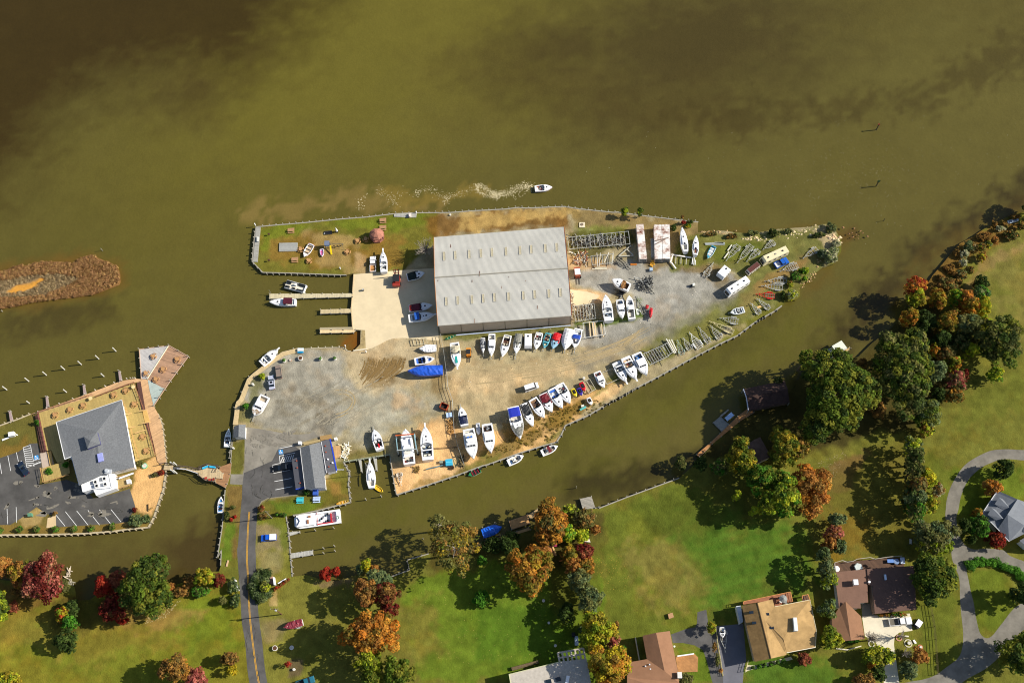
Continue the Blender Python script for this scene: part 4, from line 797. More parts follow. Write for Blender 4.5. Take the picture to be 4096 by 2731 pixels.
def lumber(label,w,pts,wd,h0,th,mat,name='lumber_pile',cat='lumber',group=None):
    """several boards / pipes, each from a to b"""
    A=[(P(w,*a,G+h0),P(w,*b,G+h0)) for a,b in pts]; c=sum([p for q in A for p in q],Vector())/(2*len(A)); m=MB(); [m.bar(a,b,wd,th) for a,b in A]
    if h0-th/2>.05:
        for a,b in A[:2]:
            for p in (a.lerp(b,.1),a.lerp(b,.9)): m.bar(Vector((p.x,p.y,G)),p,.15)
    o=m.obj(name,mat,loc=(c.x,c.y,G),world=True); return tag(o,label,cat,group)
# ================= bulkheads, docks, pilings =================
bulkhead('long grey timber bulkhead with piles along the north side of the yard',NORTH,2.2,.36)
bulkhead('weathered timber bulkhead with piles facing the boat slips below the picnic lawn',WESTB[1:]+[NORTH[0]],2.0,.3,name='bulkhead')
bulkhead('long timber bulkhead stepping along the creek on the south side of the boatyard',CREEKN,2.3,.38)
bulkhead('low dark timber bulkhead on the west edge of the bare sandy corner',[CREEKN[-1]]+SLIPW,2.2,.25)
bulkhead('short mossy bulkhead at the head of the sailboat slip',SLIPW[-1:]+SLIPN,2.2,.4,M('8b9078',.9,0,.3,2))
bulkhead('crooked timber bulkhead east of the office lawn by the sailboat',SLIPN[-1:]+SLIPL,1.7,.4)
bulkhead('timber bulkhead with scalloped fenders behind the white passenger boat',SLIPL[-1:]+SLIPB,1.7,.4)
bulkhead('timber bulkhead with tall piles east of the parked blue pickup',LAWNE,1.9,.3)
bulkhead('short grey bulkhead corner by the sparse brown tree',BULKS,2.6,.3)
bulkhead('pale bulkhead at the foot of the big green lawn',BULKS2,3,.3)
bulkhead('timber bulkhead with long piles on the canal bank beside the road',CANALE,1.85,.26)
bulkhead('bulkhead behind the white runabout north of the plank bridge',CANALE2+WALK[:2],2.2,.2)
bulkhead('curved timber bulkhead carrying a pale boardwalk round the gravel lot',WALK[2:15],5.5,.25,walk=1.35,wc=M('c8b083',.8,0,.12,2,stripe=(.6,.35,.12)))
bulkhead('low concrete bulkhead along the top of the gravel lot',WALK[15:],2.2,.22,M('b9b098',.9))
bulkhead('tall concrete face of the haul out apron above the slips',PADW,50,.3,M('cbb38a',.9,0,.1,1),pile=False)
lb=LEFT[9:18]
bulkhead('restaurant bulkhead with long raking piles along the east side of the sand bed',PX(('W5',(1855,1040),(1900,1150),(1925,1350),(1945,1560)),('W6',(1950,450),(1950,560),(1920,760),(1870,900),(1810,1080),(1745,1200))),1.85,.5,M('b8aa8c',.85,0,.2,2))
bulkhead('curved pale bulkhead south of the angled parking bays',PX(('W6',(1745,1200),(1500,1222),(1330,1247),(1000,1272),(660,1283),(0,1290),(-300,1290))),1.9,.45,M('b8aa8c',.85,0,.2,2))
bulkhead('timber bulkhead on the river north of the restaurant parking lot',PX(('W5',(-300,1280),(0,1180),(200,1110),(360,1045))),1.9,.4,M('b8aa8c',.85,0,.2,2))
dock('W1',[(190,322),(240,322),(205,728),(150,725)],'grey plank landing along the west end of the picnic lawn',1.08,M('9a988f',.85,0,.15,2,stripe=(1.6,.3,.15)),False,name='boardwalk')
dock('W1',[(345,1100),(730,1100),(1325,1095),(1325,1138),(740,1152),(345,1158)],'long narrow plank finger pier with the maroon topped cruiser alongside',1.0,M('c3b795',.85,0,.12,2,stripe=(0,.25,.15)))
dock('W1',[(945,1285),(1302,1274),(1302,1325),(945,1334)],'short middle finger pier left of the haul out apron',1.0,M('c0ae86',.85,0,.12,2,stripe=(0,.25,.15)))
dock('W1',[(940,1524),(1360,1522),(1330,1556),(940,1562)],'pale lower finger pier beside the haul out ramp',1.0,M('dcc294',.85,0,.1,2,stripe=(0,.25,.1)))
dock('W1',[(938,1496),(1325,1490),(1325,1515),(938,1520)],'narrow raised catwalk against the lower finger pier',1.15,M('a99c7c',.85,0,.12,2),False,name='catwalk')
dock('W1',[(1808,165),(1960,150),(2075,150),(2066,204),(1955,204),(1808,196)],'small grey landing on the north bulkhead',1.1,M('a3a199',.85,0,.15,2,stripe=(0,.25,.15)),False,name='landing')
dock('W8',[(1712,402),(1745,402),(1760,553),(1745,540)],'tapered finger pier left of the white sailboat',.95,M('aaa89e',.9,0,.15,2)); dock('W8',[(1885,372),(1925,368),(1935,530),(1920,528)],'tapered finger pier right of the white sailboat',.95,M('aaa89e',.9,0,.15,2))
dock('W8',[(882,1262),(940,1248),(1022,1244),(1022,1262),(890,1300)],'small triangular wooden pier below the passenger boat',.95,M('b0aea4',.9,0,.15,2))
dock('W8',[(915,1505),(1175,1465),(1180,1520),(922,1560)],'grey plank finger pier at the bottom of the slip basin',.95,M('a9a79e',.9,0,.15,2,stripe=(.2,.25,.2)))
dock('S4',[(1130,575),(1125,555),(1680,375),(1700,395)],'long low plank walkway along the shore beside the blue covered boat',.95,M('b58f5c',.85,0,.2,1.5),name='boardwalk')
dock('S4',[(1495,312),(1670,252),(1690,335),(1520,392)],'square wooden deck on the creek under orange leaves',1.1,M('b98c58',.85,0,.2,1.5))
dock('S4',[(1675,255),(1760,200),(1800,250),(1695,290)],'small plank landing at the foot of the orange tree',1.0,M('b5976a',.85,0,.2,1.5))
dock('S4',[(2162,105),(2270,80),(2306,190),(2190,205)],'square grey wooden dock at the corner of the lawn',1.0,M('9c968a',.9,0,.15,2,stripe=(1.2,.25,.25)))
dock('U4',[(290,1567),(480,1405),(840,1060),(980,950),(1060,1000),(860,1130),(500,1430),(330,1600)],'long plank walkway in tree shade leading to the boathouse',1.0,M('b07c4c',.85,0,.2,1.5,stripe=(.8,.6,.2)),name='boardwalk')
dock('U4',[(512,1140),(610,1055),(720,1160),(640,1270)],'square grey float in the shade beside the walkway',.6,M('8b8c86',.9,0,.15,2),name='float')
dock('U4',[(608,1045),(715,960),(722,972),(622,1062)],'narrow catwalk of the shaded boat lift',.8,M('8b8c86',.9,0,.15,2),False,name='catwalk')
dock('R3',[(880,385),(1010,300),(1030,315),(900,400)],'short wooden pier beside the canopied pontoon boat',.9,M('b79a66',.85,0,.2,1.5))
for i,(w,x,y,h) in enumerate([('W5',1362,308,2.8),('W5',1160,398,2.7),('W5',955,464,2.6),('W5',758,523,2.7),('W5',545,588,2.7),('W5',338,660,2.7),('W5',80,760,2.8),('W5',1220,603,2.3),('W5',780,788,2.2),('W5',345,918,1.8)]):
    piling(w,x,y,['row of outer slip pilings north of the restaurant, farthest from shore','outer'][0] if 0 else 'white topped mooring piling in the open water north of the restaurant',h+.2,.19,'mooring pilings north of the restaurant',-.6,M('c9c6bc',.8,0,.15,2))
for w,x,y in [('W8',1805,880),('W8',1985,843)]: piling(w,x,y,'mooring piling below the white sailboat',group='pilings below the sailboat')
for w,x,y in [('W8',1212,1240),('W8',1428,1212)]: piling(w,x,y,'mooring piling below the white passenger boat, tied with rope',group='pilings beside the passenger boat')
for w,x,y in [('W8',1310,1452),('W8',1310,1508),('W8',1445,1482),('W8',1437,1425)]: piling(w,x,y,'mooring piling off the end of the grey finger pier',group='pilings off the grey pier')
for w,x,y in [('S4',690,485),('S4',822,432)]: piling(w,x,y,'thin piling in the creek beside the sparse brown tree',1.8,.12,group='thin pilings by the brown tree')
piling('S4',2125,5,'slender piling in the creek north of the square grey dock',2.5,.1); piling('R4',1610,210,'slim white stake standing off the marsh island',1.8,.09); piling('R4',40,1160,'short white stake below the marsh island',.9,.15)
piling('R1',148,330,'bare dark stake in the river right of the rocky point',1.6,.1,col=M('3a3a30',.9))
piling('W1',365,1100,'thin pole at the outer end of the long finger pier',3.0,.05)
for i,(a,b,c,d) in enumerate([((100,1010),(122,1005),(155,1130),(122,1145)),((535,835),(556,835),(575,955),(545,970)),((970,695),(990,700),(1012,810),(980,822)),((1388,530),(1408,540),(1435,655),(1402,672))]):
    dock('W5',[a,b,c,d],['leftmost of the four narrow finger piers north of the restaurant','second narrow finger pier from the left, north of the restaurant','third narrow finger pier from the left, north of the restaurant','rightmost narrow finger pier, nearest the pointed platform'][i],1.0,M('a08c88',.85,0,.15,2),step=2.5,group='narrow finger piers north of the restaurant')
# channel markers
def marker(w,x,y,col,shape,label):
    c=P(w,x,y,0); t=thing('channel_marker',label,'channel marker',c); MB().cyl((0,0,-.6),(0,0,3.4),.17,n=8).obj('post',M('4a4034',.9),t)
    m=MB(); m.add([(-.55,-.1,2.9),(.55,-.1,2.9),(0,-.1,3.9)] if shape=='tri' else [(-.5,-.1,2.9),(.5,-.1,2.9),(.5,-.1,3.8),(-.5,-.1,3.8)],[(0,1,2)] if shape=='tri' else [(0,1,2,3)]); m.box(0,0,3.4,.5,.5,.05); m.obj('dayboard',M(col,.5),t)
marker('R6',308,140,'7c2c18','tri','red channel marker on a dark post, the upper one in the river'); marker('R6',306,588,'1c4c24','sq','green channel marker on a dark post, the lower one in the river')
# ================= boats =================
W_=True
D3=M('15171c',.25)
boat('U1',(240,475),(245,752),105,'cuddy','small narrow boat with crumpled white and grey covers, first in the row below the shed',hull='d8d8d4',cov=('8f9296',.05,.75,.45),group='boats in the row below the shed')
boat('U1',(413,398),(398,822),155,'cabin','white cruiser with three dark foredeck windows, second in the row below the shed',group='boats in the row below the shed')
boat('U1',(716,425),(605,828),145,'cruiser','white cruiser with an open brown cockpit in the row below the shed',floor='4a2a1c',c1='e8e0cc',cock=(.03,.5),group='boats in the row below the shed')
boat('U1',(925,400),(862,765),150,'cuddy','white cruiser with a crinkled grey tarp over its cockpit in the row below the shed',cov=('86867c',.0,.72,.5),group='boats in the row below the shed')
boat('U1',(1310,378),(1238,690),135,'cruiser','white cruiser with a grey cockpit sole and bow pointing down left below the shed',floor='9a9a94',ob=1,group='boats in the row below the shed')
boat('U1',(1480,385),(1392,670),112,'bow','small teal speedboat with black and cream seats below the shed',hull='3c8fa0',deckc='5aa6b4',floor='241f1c',c1='d8cfa8',ob=1,group='boats in the row below the shed')
boat('U1',(1658,385),(1555,680),140,'cuddy','pale blue boat with a bright red cockpit cover below the shed',hull='8fb4c8',cov=('d0101c',.0,.62,.4),group='boats in the row below the shed')
boat('U1',(1878,310),(1780,700),190,'wrap','big boat sealed in smooth white shrink wrap below the shed',hull='e8e8e6',cov=('f0f0ee',.9),group='boats in the row below the shed')
boat('U1',(2045,305),(1960,660),158,'open','white centre console boat with royal blue console cover, last in the row below the shed',top=('1c46a8',.38,.58,1.0),ob=1,floor='d0d4d8',group='boats in the row below the shed')
boat('V1',(1048,275),(1095,660),160,'cruiser','large white cruiser with a turquoise foredeck panel and beige cockpit cover',cov=('bdb49a',.14,.5,.55),hgt=2.6,pulpit=True,extra=lambda t,L,B,H: MB().box(L*.72,0,H+.42,L*.26,B*.22,.04).obj('turquoise_deck_panel',M('1f9c94',.5),t))
boat('V1',(765,360),(500,372),125,'wrap','plain white covered boat lying left of the chain link fence',hull='f0f0f0',cov=('f2f2f2',.4))
boat('V1',(425,572),(735,522),122,'bow','white bowrider with blue and black seats beside the blue tarp boat',floor='1c2430',c1='3a6ac0')
boat('V1',(862,700),(318,722),170,'wrap','large boat wrapped in a bright blue tarp, bow pointing left',hull='3a5fd0',cov=('2258c8',1.0),hgt=2.6)
boat('W8',(1968,285),(1895,50),100,'cuddy','white cuddy cabin boat with a red stripe down its cockpit near the sailboat slip',floor='2a2420',c1='f0f0f0',hgt=1.9,extra=lambda t,L,B,H: MB().box(L*.17,0,H-.5,L*.26,B*.14,.35).obj('red_cushion',M('d01020',.6),t))
boat('V2',(540,1000),(475,455),190,'fly','big white motor yacht hanging in the travel lift with a flat white cabin roof',hgt=2.6,cat='boat',kind='blunt',extra=lambda t,L,B,H: MB().box(L*.42,0,H+1.1,L*.5,B*.8,.15).obj('hardtop',GEL,t))
boat('V2',(830,935),(785,405),200,'express','large white express cruiser with dark windscreen and bow pulpit on the sandy edge',hgt=2.7,pulpit=True,floor='3a4048',c1='e0dcc8')
boat('V2',(1405,398),(1345,108),130,'cuddy','white cuddy boat with a navy cockpit cover beside the chain link fence',cov=('1c2444',.08,.55,.4),hgt=1.9)
boat('V2',(1465,450),(1545,915),195,'fly','white flybridge cruiser with a blue helm cover and dark front windows, bow pointing down',hgt=2.7,c1='3f74c8')
boat('V2',(1755,370),(1820,825),180,'cabin','white trawler with a maroon boot stripe and untidy brown cockpit, bow pointing down',hgt=2.7,stripe='7a1838',floor='5a3c28')
boat('V2',(1610,360),(1627,545),68,'dinghy','grey and white inflatable dinghy between two big cruisers',hull='b8bcc4',hgt=.9,zoff=.0,floor='e8e8e8',cat='dinghy',name='inflatable_dinghy')
boat('V3',(400,495),(515,995),195,'express','big white sportfisher with a royal blue canopy and grey foredeck tarp on the sand',hgt=2.8,top=('1c2ea8',.08,.36,1.6),cov=('76766e',.55,.93,.35),c1='e8e0c0')
boat('V3',(565,445),(715,805),120,'cuddy','slim white boat with a black cockpit cover in the creek side row',cov=('26282a',.02,.58,.25),group='boats in the creek side row',hgt=1.8)
boat('V3',(705,370),(890,670),130,'cruiser','white cruiser with brown cushions and an open cockpit in the creek side row',floor='5a4438',c1='8a6848',group='boats in the creek side row',ob=1)
boat('V3',(865,290),(1012,578),130,'cuddy','white cruiser with a maroon cockpit cover in the creek side row',cov=('6c1420',.04,.6,.3),group='boats in the creek side row')
boat('V3',(1000,212),(1175,520),130,'cruiser','white cruiser with a bright blue helm cover in the creek side row',floor='d8d8d8',c1='2c68c8',group='boats in the creek side row')
boat('V3',(1128,138),(1295,445),130,'cruiser','white cruiser with white seats and a dark curved screen in the creek side row',floor='e0dcd4',group='boats in the creek side row')
for st,bw,wd,c,c2,lb in [((1335,215),(1395,340),58,'d8c020','e8d838','yellow jet ski on a small trailer'),((1425,205),(1482,322),62,'3a2c90','5a9ae0','purple and light blue jet ski beside the yellow one'),((1465,118),(1530,252),64,'c8141c','f0e8e8','red and white jet ski beside the empty rack'),((1580,355),(1635,466),60,'e8e8ea','e8b820','small white jet ski with a yellow seat near the creek edge')]:
    boat('V3',st,bw,wd,'jet',lb,hull=c,hgt=.95,cock=(.12,.6),floor=c2,c1=c2,cat='jet ski',name='jet_ski',kind='v',zoff=.35,extra=lambda t,L,B,H: (MB().box(L*.34,0,H-.35,L*.42,B*.32,.6,tx=.2).obj('seat',BLK,t),MB().bar((L*.62,-B*.35,H+.4),(L*.62,B*.35,H+.4),.07).obj('handlebar',BLK,t),[MB().bar((L*.1,s*B*.25,.0),(L*.9,s*B*.1,.15),.09).box(L*.3,s*B*.4,-.35,.5,.18,.5).obj('trailer_rail',GALV,t) for s in(-1,1)]))
boat('U3',(735,340),(850,592),110,'cabin','white cabin boat with black windows and a cluttered cockpit beside the pipe frame',floor='707470')
boat('U3',(1032,190),(1195,500),125,'express','white cruiser with grey cockpit and bow roller, left of three big cruisers by the creek',pulpit=True,floor='8c9094')
boat('U3',(1180,112),(1350,455),145,'express','middle one of three big white cruisers by the creek, cream cockpit seats',hgt=2.5,pulpit=True,c1='d8b890',floor='c8b898')
boat('U3',(1352,50),(1520,390),150,'cabin','rightmost of three big white cruisers by the creek, blue cockpit floor',hgt=2.5,floor='2878c8')
boat('V4',(1112,622),(1040,135),200,'express','big plain white hull with bow pointing up, left of three boats by the sand patch',hgt=2.6,floor='c8ccc8')
boat('V4',(1308,228),(1365,580),150,'cabin','white cabin boat with bow pointing down, middle of three boats by the sand patch',hgt=2.0)
boat('V4',(1542,592),(1482,152),150,'open','white fishing boat with rounded bow pointing up, right of three boats by the sand patch',hgt=2.0,kind='blunt',top=('e8ecec',.34,.52,1.3),c1='30302c')
boat('W3',(1245,1370),(972,1248),118,'cruiser','white cruiser with brown tarps in its cockpit standing high on stands in the gravel',hgt=2.6,floor='6a4420',c1='c08838',cov=('8a5c20',.25,.5,.15))
boat('W3',(2130,810),(2065,432),118,'sail','white keel sailboat without mast behind the rusty containers',hgt=2.7)
boat('W4',(115,612),(122,340),98,'sail','smaller white sailboat with a brown hatch board right of the first one',hgt=2.4,extra=lambda t,L,B,H: MB().box(L*.2,0,H-.2,L*.24,.3,.3).obj('tiller_box',M('7a3c18',.6),t))
boat('W4',(385,490),(290,665),66,'skiff','small white sailing dinghy with teal gunwales on the grass',hull='e8eef0',deckc='3a98b0',hgt=.8,floor='b8bcc0',cat='dinghy',name='sailing_dinghy')
boat('W4',(822,1402),(620,1450),88,'bow','silver runabout on the grass near the creek trailers',hull='d8dcdc',floor='8c9098',hgt=1.1)
boat('W1',(1690,845),(1680,600),92,'express','white cruiser parked beside the white pickup, bow pointing up',pulpit=True,hgt=2.0,floor='d8d8d0')
boat('W1',(1962,908),(2168,855),90,'cuddy','white boat with a dark green cockpit cover in the shed shadow',cov=('0e2018',.04,.66,.3))
boat('W1',(1985,1272),(2262,1235),92,'cuddy','white boat with maroon cover and orange flap in the shed shadow',cov=('5a1024',.06,.55,.4),extra=lambda t,L,B,H: MB().box(L*.07,0,H+.05,L*.09,B*.7,.25).obj('orange_flap',M('c83c20',.6),t))
boat('W1',(1980,1390),(2285,1345),100,'cruiser','white cruiser with a blue bimini top in the shed shadow',top=('1c58b0',.24,.42,1.2),pulpit=True)
boat('W1',(842,518),(750,665),68,'skiff','white rowboat with red transom lying on the picnic lawn',hull='f0e8e8',hgt=.85,floor='c8b090',c1='2a2420',extra=lambda t,L,B,H: MB().box(.06,0,H-.2,.14,B*.92,.28).obj('red_transom',M('c83040',.6),t),cat='rowboat',name='rowboat')
boat('W1',(958,576),(966,664),46,'skiff','small white and pink play boat standing on the picnic lawn',hull='e8e4ee',hgt=.6,floor='c81c3c',c1='b088c8',cat='toy boat',name='toy_boat')
boat('W1',(655,1200),(345,1196),94,'cruiser','white cruiser with a maroon canopy tied below the long finger pier',water=W_,top=('4c0c20',.12,.45,1.2),hgt=1.8)
boat('W7',(575,455),(765,290),88,'express','white cruiser moored against the curved boardwalk, pointing up right',water=W_,hgt=1.6,pulpit=True,floor='8c9094')
boat('W7',(618,830),(488,1060),108,'cabin','white cabin fishing boat on a trailer at the left side of the gravel lot',kind='blunt',ob=1,hgt=1.8,floor='b0a088',cov=('9a8468',.7,.95,.1),c1='e8e8e8')
boat('W7',(165,1430),(192,1216),80,'bow','white runabout with teal bow moored left of the small roofed shed',water=W_,hgt=1.2,deckc='e8f0f0',hull='3f8f98',floor='2c3038')
boat('W8',(88,1028),(100,838),78,'bow','white bowrider with blue seats moored on the canal beside the road',water=W_,hgt=1.1,floor='2c5c9c',c1='3c8cd0')
def sailrig(t,L,B,H):
    MB().cyl((L*.55,0,H+.3),(L*.55,0,H+11.5),.09,.06,8).obj('mast',STEEL,t); MB().cyl((L*.55,0,H+1.5),(L*.14,0,H+1.5),.08).obj('boom',STEEL,t); MB().dome(L*.34,0,H+1.6,L*.2,.16,.18,10,3,True).obj('furled_sail',M('e8e8ea',.7),t)
    m=MB(); [m.bar((L*.55,0,H+11.3),p,.025) for p in ((L,0,H),(0,0,H),(L*.5,B*.48,H),(L*.5,-B*.48,H))]; m.obj('rigging',STEEL,t)
boat('W8',(1868,738),(1848,425),112,'sail','white sailboat with its mast up in the slip between two finger piers',water=W_,hgt=1.6,extra=sailrig,pulpit=True)
boat('W8',(1905,715),(2005,785),42,'skiff','yellow dinghy floating behind the white sailboat',hull='e0b820',deckc='e8c83c',floor='d8a818',c1='e0b828',water=W_,hgt=.6,cat='dinghy',name='dinghy')
def tour(t,L,B,H):
    cb=MB().box(L*.76,0,H+.1,L*.4,B*.86,.9,tx=.06).obj('cabin',GEL,t); MB().add([(L*.92,-B*.3,H+1.05),(L*.87,0,H+1.05),(L*.92,B*.3,H+1.05),(L*.95,B*.27,H+1.05),(L*.905,0,H+1.05),(L*.95,-B*.27,H+1.05)],[(0,1,4,5),(1,2,3,4)]).obj('windscreen',M('384860',.3),cb)
    MB().box(L*.33,B*.36,H-.6,L*.34,.35,.75).box(L*.2,0,H-.6,.4,B*.6,.75).obj('red_bench',M('b0202c',.6),t)
    MB().box(L*.33,-B*.4,H-.6,L*.34,.3,.75).box(L*.06,0,H+.1,.5,B*.7,.2).obj('locker_bench',GEL,t)
    for i in range(7):
        x=L*(.28+.045*(i%5)); y=B*(-.28+.09*i); MB().box(x,y,H-.7,.5,.5,.45).box(x-.22,y,H-.3,.1,.5,.4).obj('deck_chair',M(['2c3034','4a6070','e8e8e8','2c3034','5a8aa0'][i%5],.6),t)
    MB().box(L*.66,-B*.2,H+1.0,.8,.5,.3).box(L*.7,B*.15,H+1.0,.6,1.2,.25).obj('roof_locker',M('9a6a4a',.6),cb); MB().torus(L*.055,B*.1,H+.32,.4,.1,14,5).obj('rope_coil',M('2a6a58',.8),t)
    MB().box(L*.5,0,H+.1,.12,B*.9,.35).obj('red_rail',M('a02830',.6),t)
boat('W8',(1500,1065),(965,1142),165,'plain','long white passenger boat with red benches and deck chairs moored below the office lawn',water=W_,hgt=1.9,cock=(.1,.52),kind='box',floor='f0ecea',extra=tour)
boat('V2',(1648,1085),(1462,1182),84,'skiff','green skiff with black and red gear inside tied to the creek bulkhead',water=W_,hull='d8e0d8',deckc='2a7a48',floor='201c1c',c1='8a2028',hgt=.8,ob=1,cat='skiff',name='skiff')
boat('V2',(2085,985),(2330,868),104,'open','white centre console boat with outboard tied to the creek bulkhead',water=W_,hgt=1.1,ob=1)
boat('V3',(850,1225),(1103,1108),100,'open','white open boat with a dark red console cover drifting by the creek bend',water=W_,hgt=1.1,ob=1,top=('6c1c24',.38,.54,.9))
def lift(t,L,B,H): 
    m=MB(); [m.bar((L*q,s*(B*.62),-2),(L*q,s*(B*.62),H+.6),.22) for q in (.1,.75) for s in (-1,1)]; [m.bar((0,s*B*.62,H*.2),(L*.85,s*B*.62,H*.2),.14) for s in (-1,1)]; m.obj('lift_post',WOODG,t)
boat('S4',(1245,433),(1428,368),82,'wrap','boat under a bright blue tarp on a lift beside the plank walkway',hull='1c58c0',cov=('1464d8',.7),zoff=-.6,extra=lift,hgt=1.6)
boat('S2',(1055,850),(832,915),82,'wrap','boat under a maroon cover on a trailer in the grass by the road',hull='f0f0f0',cov=('7c2834',.4),hgt=1.5)
boat('K',(600,430),(604,518),52,'bow','white bowrider with a red stripe on a trailer in the house driveway',hull='f0f0f4',floor='c8c4b8',c1='e8e4d8',stripe='8a2038',hgt=1.5)
boat('R1',(2105,348),(2262,305),44,'skiff','aluminium skiff pulled up on the brushy shore',hull='b8c4cc',floor='98a8b8',c1='78889c',hgt=.6,cat='skiff',name='skiff',kind='box')
boat('W8',(1450,925),(1598,885),34,'canoe','yellow canoe lying along the edge of the office lawn',hull='d8a838',floor='c89830',hgt=.45,cat='canoe',name='canoe')
boat('V1',(905,225),(1072,155),34,'canoe','green canoe lying at the south west corner of the shed',hull='1c7858',floor='287858',hgt=.45,cat='canoe',name='canoe',kind='canoe')
boat('S1',(860,75),(910,58),18,'canoe','blue kayak lying in the leaves under the orange trees',hull='1f6ab0',hgt=.4,cat='kayak',name='kayak',floor='1f6ab0'); boat('S1',(838,138),(905,118),16,'canoe','orange kayak lying in the leaves beside the blue one',hull='c87818',hgt=.4,cat='kayak',name='kayak',floor='a86010')
def engine(t,L,B,H): pass
for i,(st,bw) in enumerate([((1870,385),(1900,560)),((1830,330),(1815,400))]):
    boat('V4',(1905,385) if i==0 else (1835,330),(1890,575) if i==0 else (1815,402),62 if i==0 else 56,'wrap',['red covered jet boat on a small trailer in the gravel','small red covered jet ski above the larger red one'][i],hull='a01018',cov=('b8101c',.35),hgt=1.0,zoff=.3,cat='jet ski',name='jet_ski')
# pontoon boats
def pontoon(w,st,bw,wid,label,canopy=None,dark=True):
    A,r,L=axis(w,st,bw,.9); k=(P(w,st[0],st[1]+10,.9)-P(w,*st,.9)).length/10; B=wid*k; t=thing('pontoon_boat',label,'pontoon boat',Vector((A.x,A.y,0)),r)
    for s in (-1,1): MB().cyl((0,s*B*.36,.2),(L*.94,s*B*.36,.2),.36,n=10).cyl((L*.94,s*B*.36,.2),(L*1.02,s*B*.36,.45),.36,.1,10).obj('pontoon_tube',STEEL,t)
    MB().box(L/2,0,.6,L*.98,B,.1).obj('deck',M('e4dcc8',.7,0,.08,2),t)
    m=MB(); [m.box(L*.5,s*B*.48,.7,L*.9,.07,.6) for s in (-1,1)]; m.box(L*.95,0,.7,.07,B*.9,.6); m.obj('fence_panel',GEL,t)
    sm=M('20262a' if dark else 'd0d0cc',.6)
    for x,y,sx,sy in ((.15,.28,.2,.3),(.15,-.28,.2,.3),(.75,.32,.3,.22),(.75,-.32,.3,.22),(.45,-.3,.14,.25)): MB().box(L*x,B*y,.7,L*sx,B*sy,.45).box(L*x,B*y*1.35,1.1,L*sx,.15,.35).obj('lounge_seat',sm,t)
    MB().box(L*.48,B*.2,.7,.6,.6,.9).obj('console',M('e8e8e0',.5),t); MB().box(-.35,0,.1,.6,.4,1.0,tx=.3).obj('outboard_motor',BLK,t)
    if canopy:
        MB().box(L*.55,0,2.6,L*.6,B*1.02,.1).obj('canopy',M(canopy,.7,0,.06,2),t); m=MB(); [m.bar((L*x,s*B*.47,.7),(L*x,s*B*.47,2.6),.06) for x in (.28,.82) for s in(-1,1)]; m.obj('canopy_frame',STEEL,t)
pontoon('W1',(530,985),(775,1050),92,'black and white pontoon boat with dark lounge seats drifting above the long finger pier')
pontoon('R3',(740,390),(955,265),110,'pontoon boat with a flat cream canopy at the tree covered bank','d8dccc',False)
t=thing('boat_lift','shaded boat lift holding a pale blue covered float by the walkway','boat lift',P('U4',730,1060,0)); MB().prism([(p.x,p.y) for p in PL('U4',[(668,1075),(755,1000),(795,1042),(705,1118)],1.6)],1.3,1.6).obj('pale_cover',M('a8c4e8',.6),t,True); m=MB(); [m.bar(Vector((p.x,p.y,-.6)),Vector((p.x,p.y,1.4)),.18) for p in PL('U4',[(668,1075),(755,1000),(795,1042),(705,1118)],1.4)]; m.obj('lift_post',WOODG,t,True)
# motorboat under way, with people
def person(parent,x,y,z,shirt,pants,hair,face=0,label=None):
    """seated figure: one continuous skinned body"""
    root=thing('person',label,'person',parent.matrix_world@Vector((x,y,z)) if 0 else (0,0,0))
    c,s=math.cos(parent.rotation_euler[2]),math.sin(parent.rotation_euler[2]); L=parent.location; root.location=(L.x+x*c-y*s,L.y+x*s+y*c,L.z+z); root.rotation_euler=(0,0,parent.rotation_euler[2]+face)
    J=dict(p=(0,0,.08),c=(0,0,.36),n=(0,0,.56),h=(.02,0,.66),h2=(.03,0,.8),sl=(0,.19,.5),el=(.1,.27,.26),wl=(.32,.2,.24),hl=(.4,.18,.25),sr=(0,-.19,.5),er=(.1,-.27,.26),wr=(.32,-.2,.24),hr=(.4,-.18,.25),kl=(.45,.13,.1),al=(.5,.13,-.33),fl=(.66,.13,-.38),kr=(.45,-.13,.1),ar=(.5,-.13,-.33),fr=(.66,-.13,-.38))
    Rr=dict(p=.15,c=.15,n=.06,h=.09,h2=.085,sl=.07,el=.05,wl=.035,hl=.04,sr=.07,er=.05,wr=.035,hr=.04,kl=.075,al=.05,fl=.04,kr=.075,ar=.05,fr=.04)
    E=[('p','c'),('c','n'),('n','h'),('h','h2'),('c','sl'),('sl','el'),('el','wl'),('wl','hl'),('c','sr'),('sr','er'),('er','wr'),('wr','hr'),('p','kl'),('kl','al'),('al','fl'),('p','kr'),('kr','ar'),('ar','fr')]
    K=list(J); me=bpy.data.meshes.new('body'); me.from_pydata([J[k] for k in K],[(K.index(a),K.index(b)) for a,b in E],[]); o=bpy.data.objects.new('body',me); COL.objects.link(o); o.parent=root
    o.modifiers.new('Skin','SKIN'); 
    for i,k in enumerate(K): me.skin_vertices[0].data[i].radius=(Rr[k],Rr[k]); me.skin_vertices[0].data[i].use_root=(k=='p')
    sb=o.modifiers.new('Sub','SUBSURF'); sb.levels=1; sb.render_levels=1; me.materials.append(M('c98e6c',.6))
    MB().loft([[(math.cos(a)*r*.8,math.sin(a)*r,zz) for a in [i*math.pi/4 for i in range(8)]] for r,zz in ((.19,.02),(.2,.25),(.24,.45),(.12,.56))],close=True).obj('shirt',M(shirt,.8),root)
    MB().dome(.02,0,.72,.115,.11,.14,10,4).obj('hair',M(hair,.8),root)
    MB().bar((0,.12,.1),(.46,.13,.12),.19,.18).bar((0,-.12,.1),(.46,-.13,.12),.19,.18).obj('trousers',M(pants,.8),root)
mb=boat('F',(1228.5,433.5),(1268.5,430),16,'cuddy','white motorboat with a red side line under way on the river with people aboard',water=W_,hgt=1.2,cock=(.08,.52),floor='e8e4dc',stripe='a01c30',group=None)
bpy.context.view_layer.update()
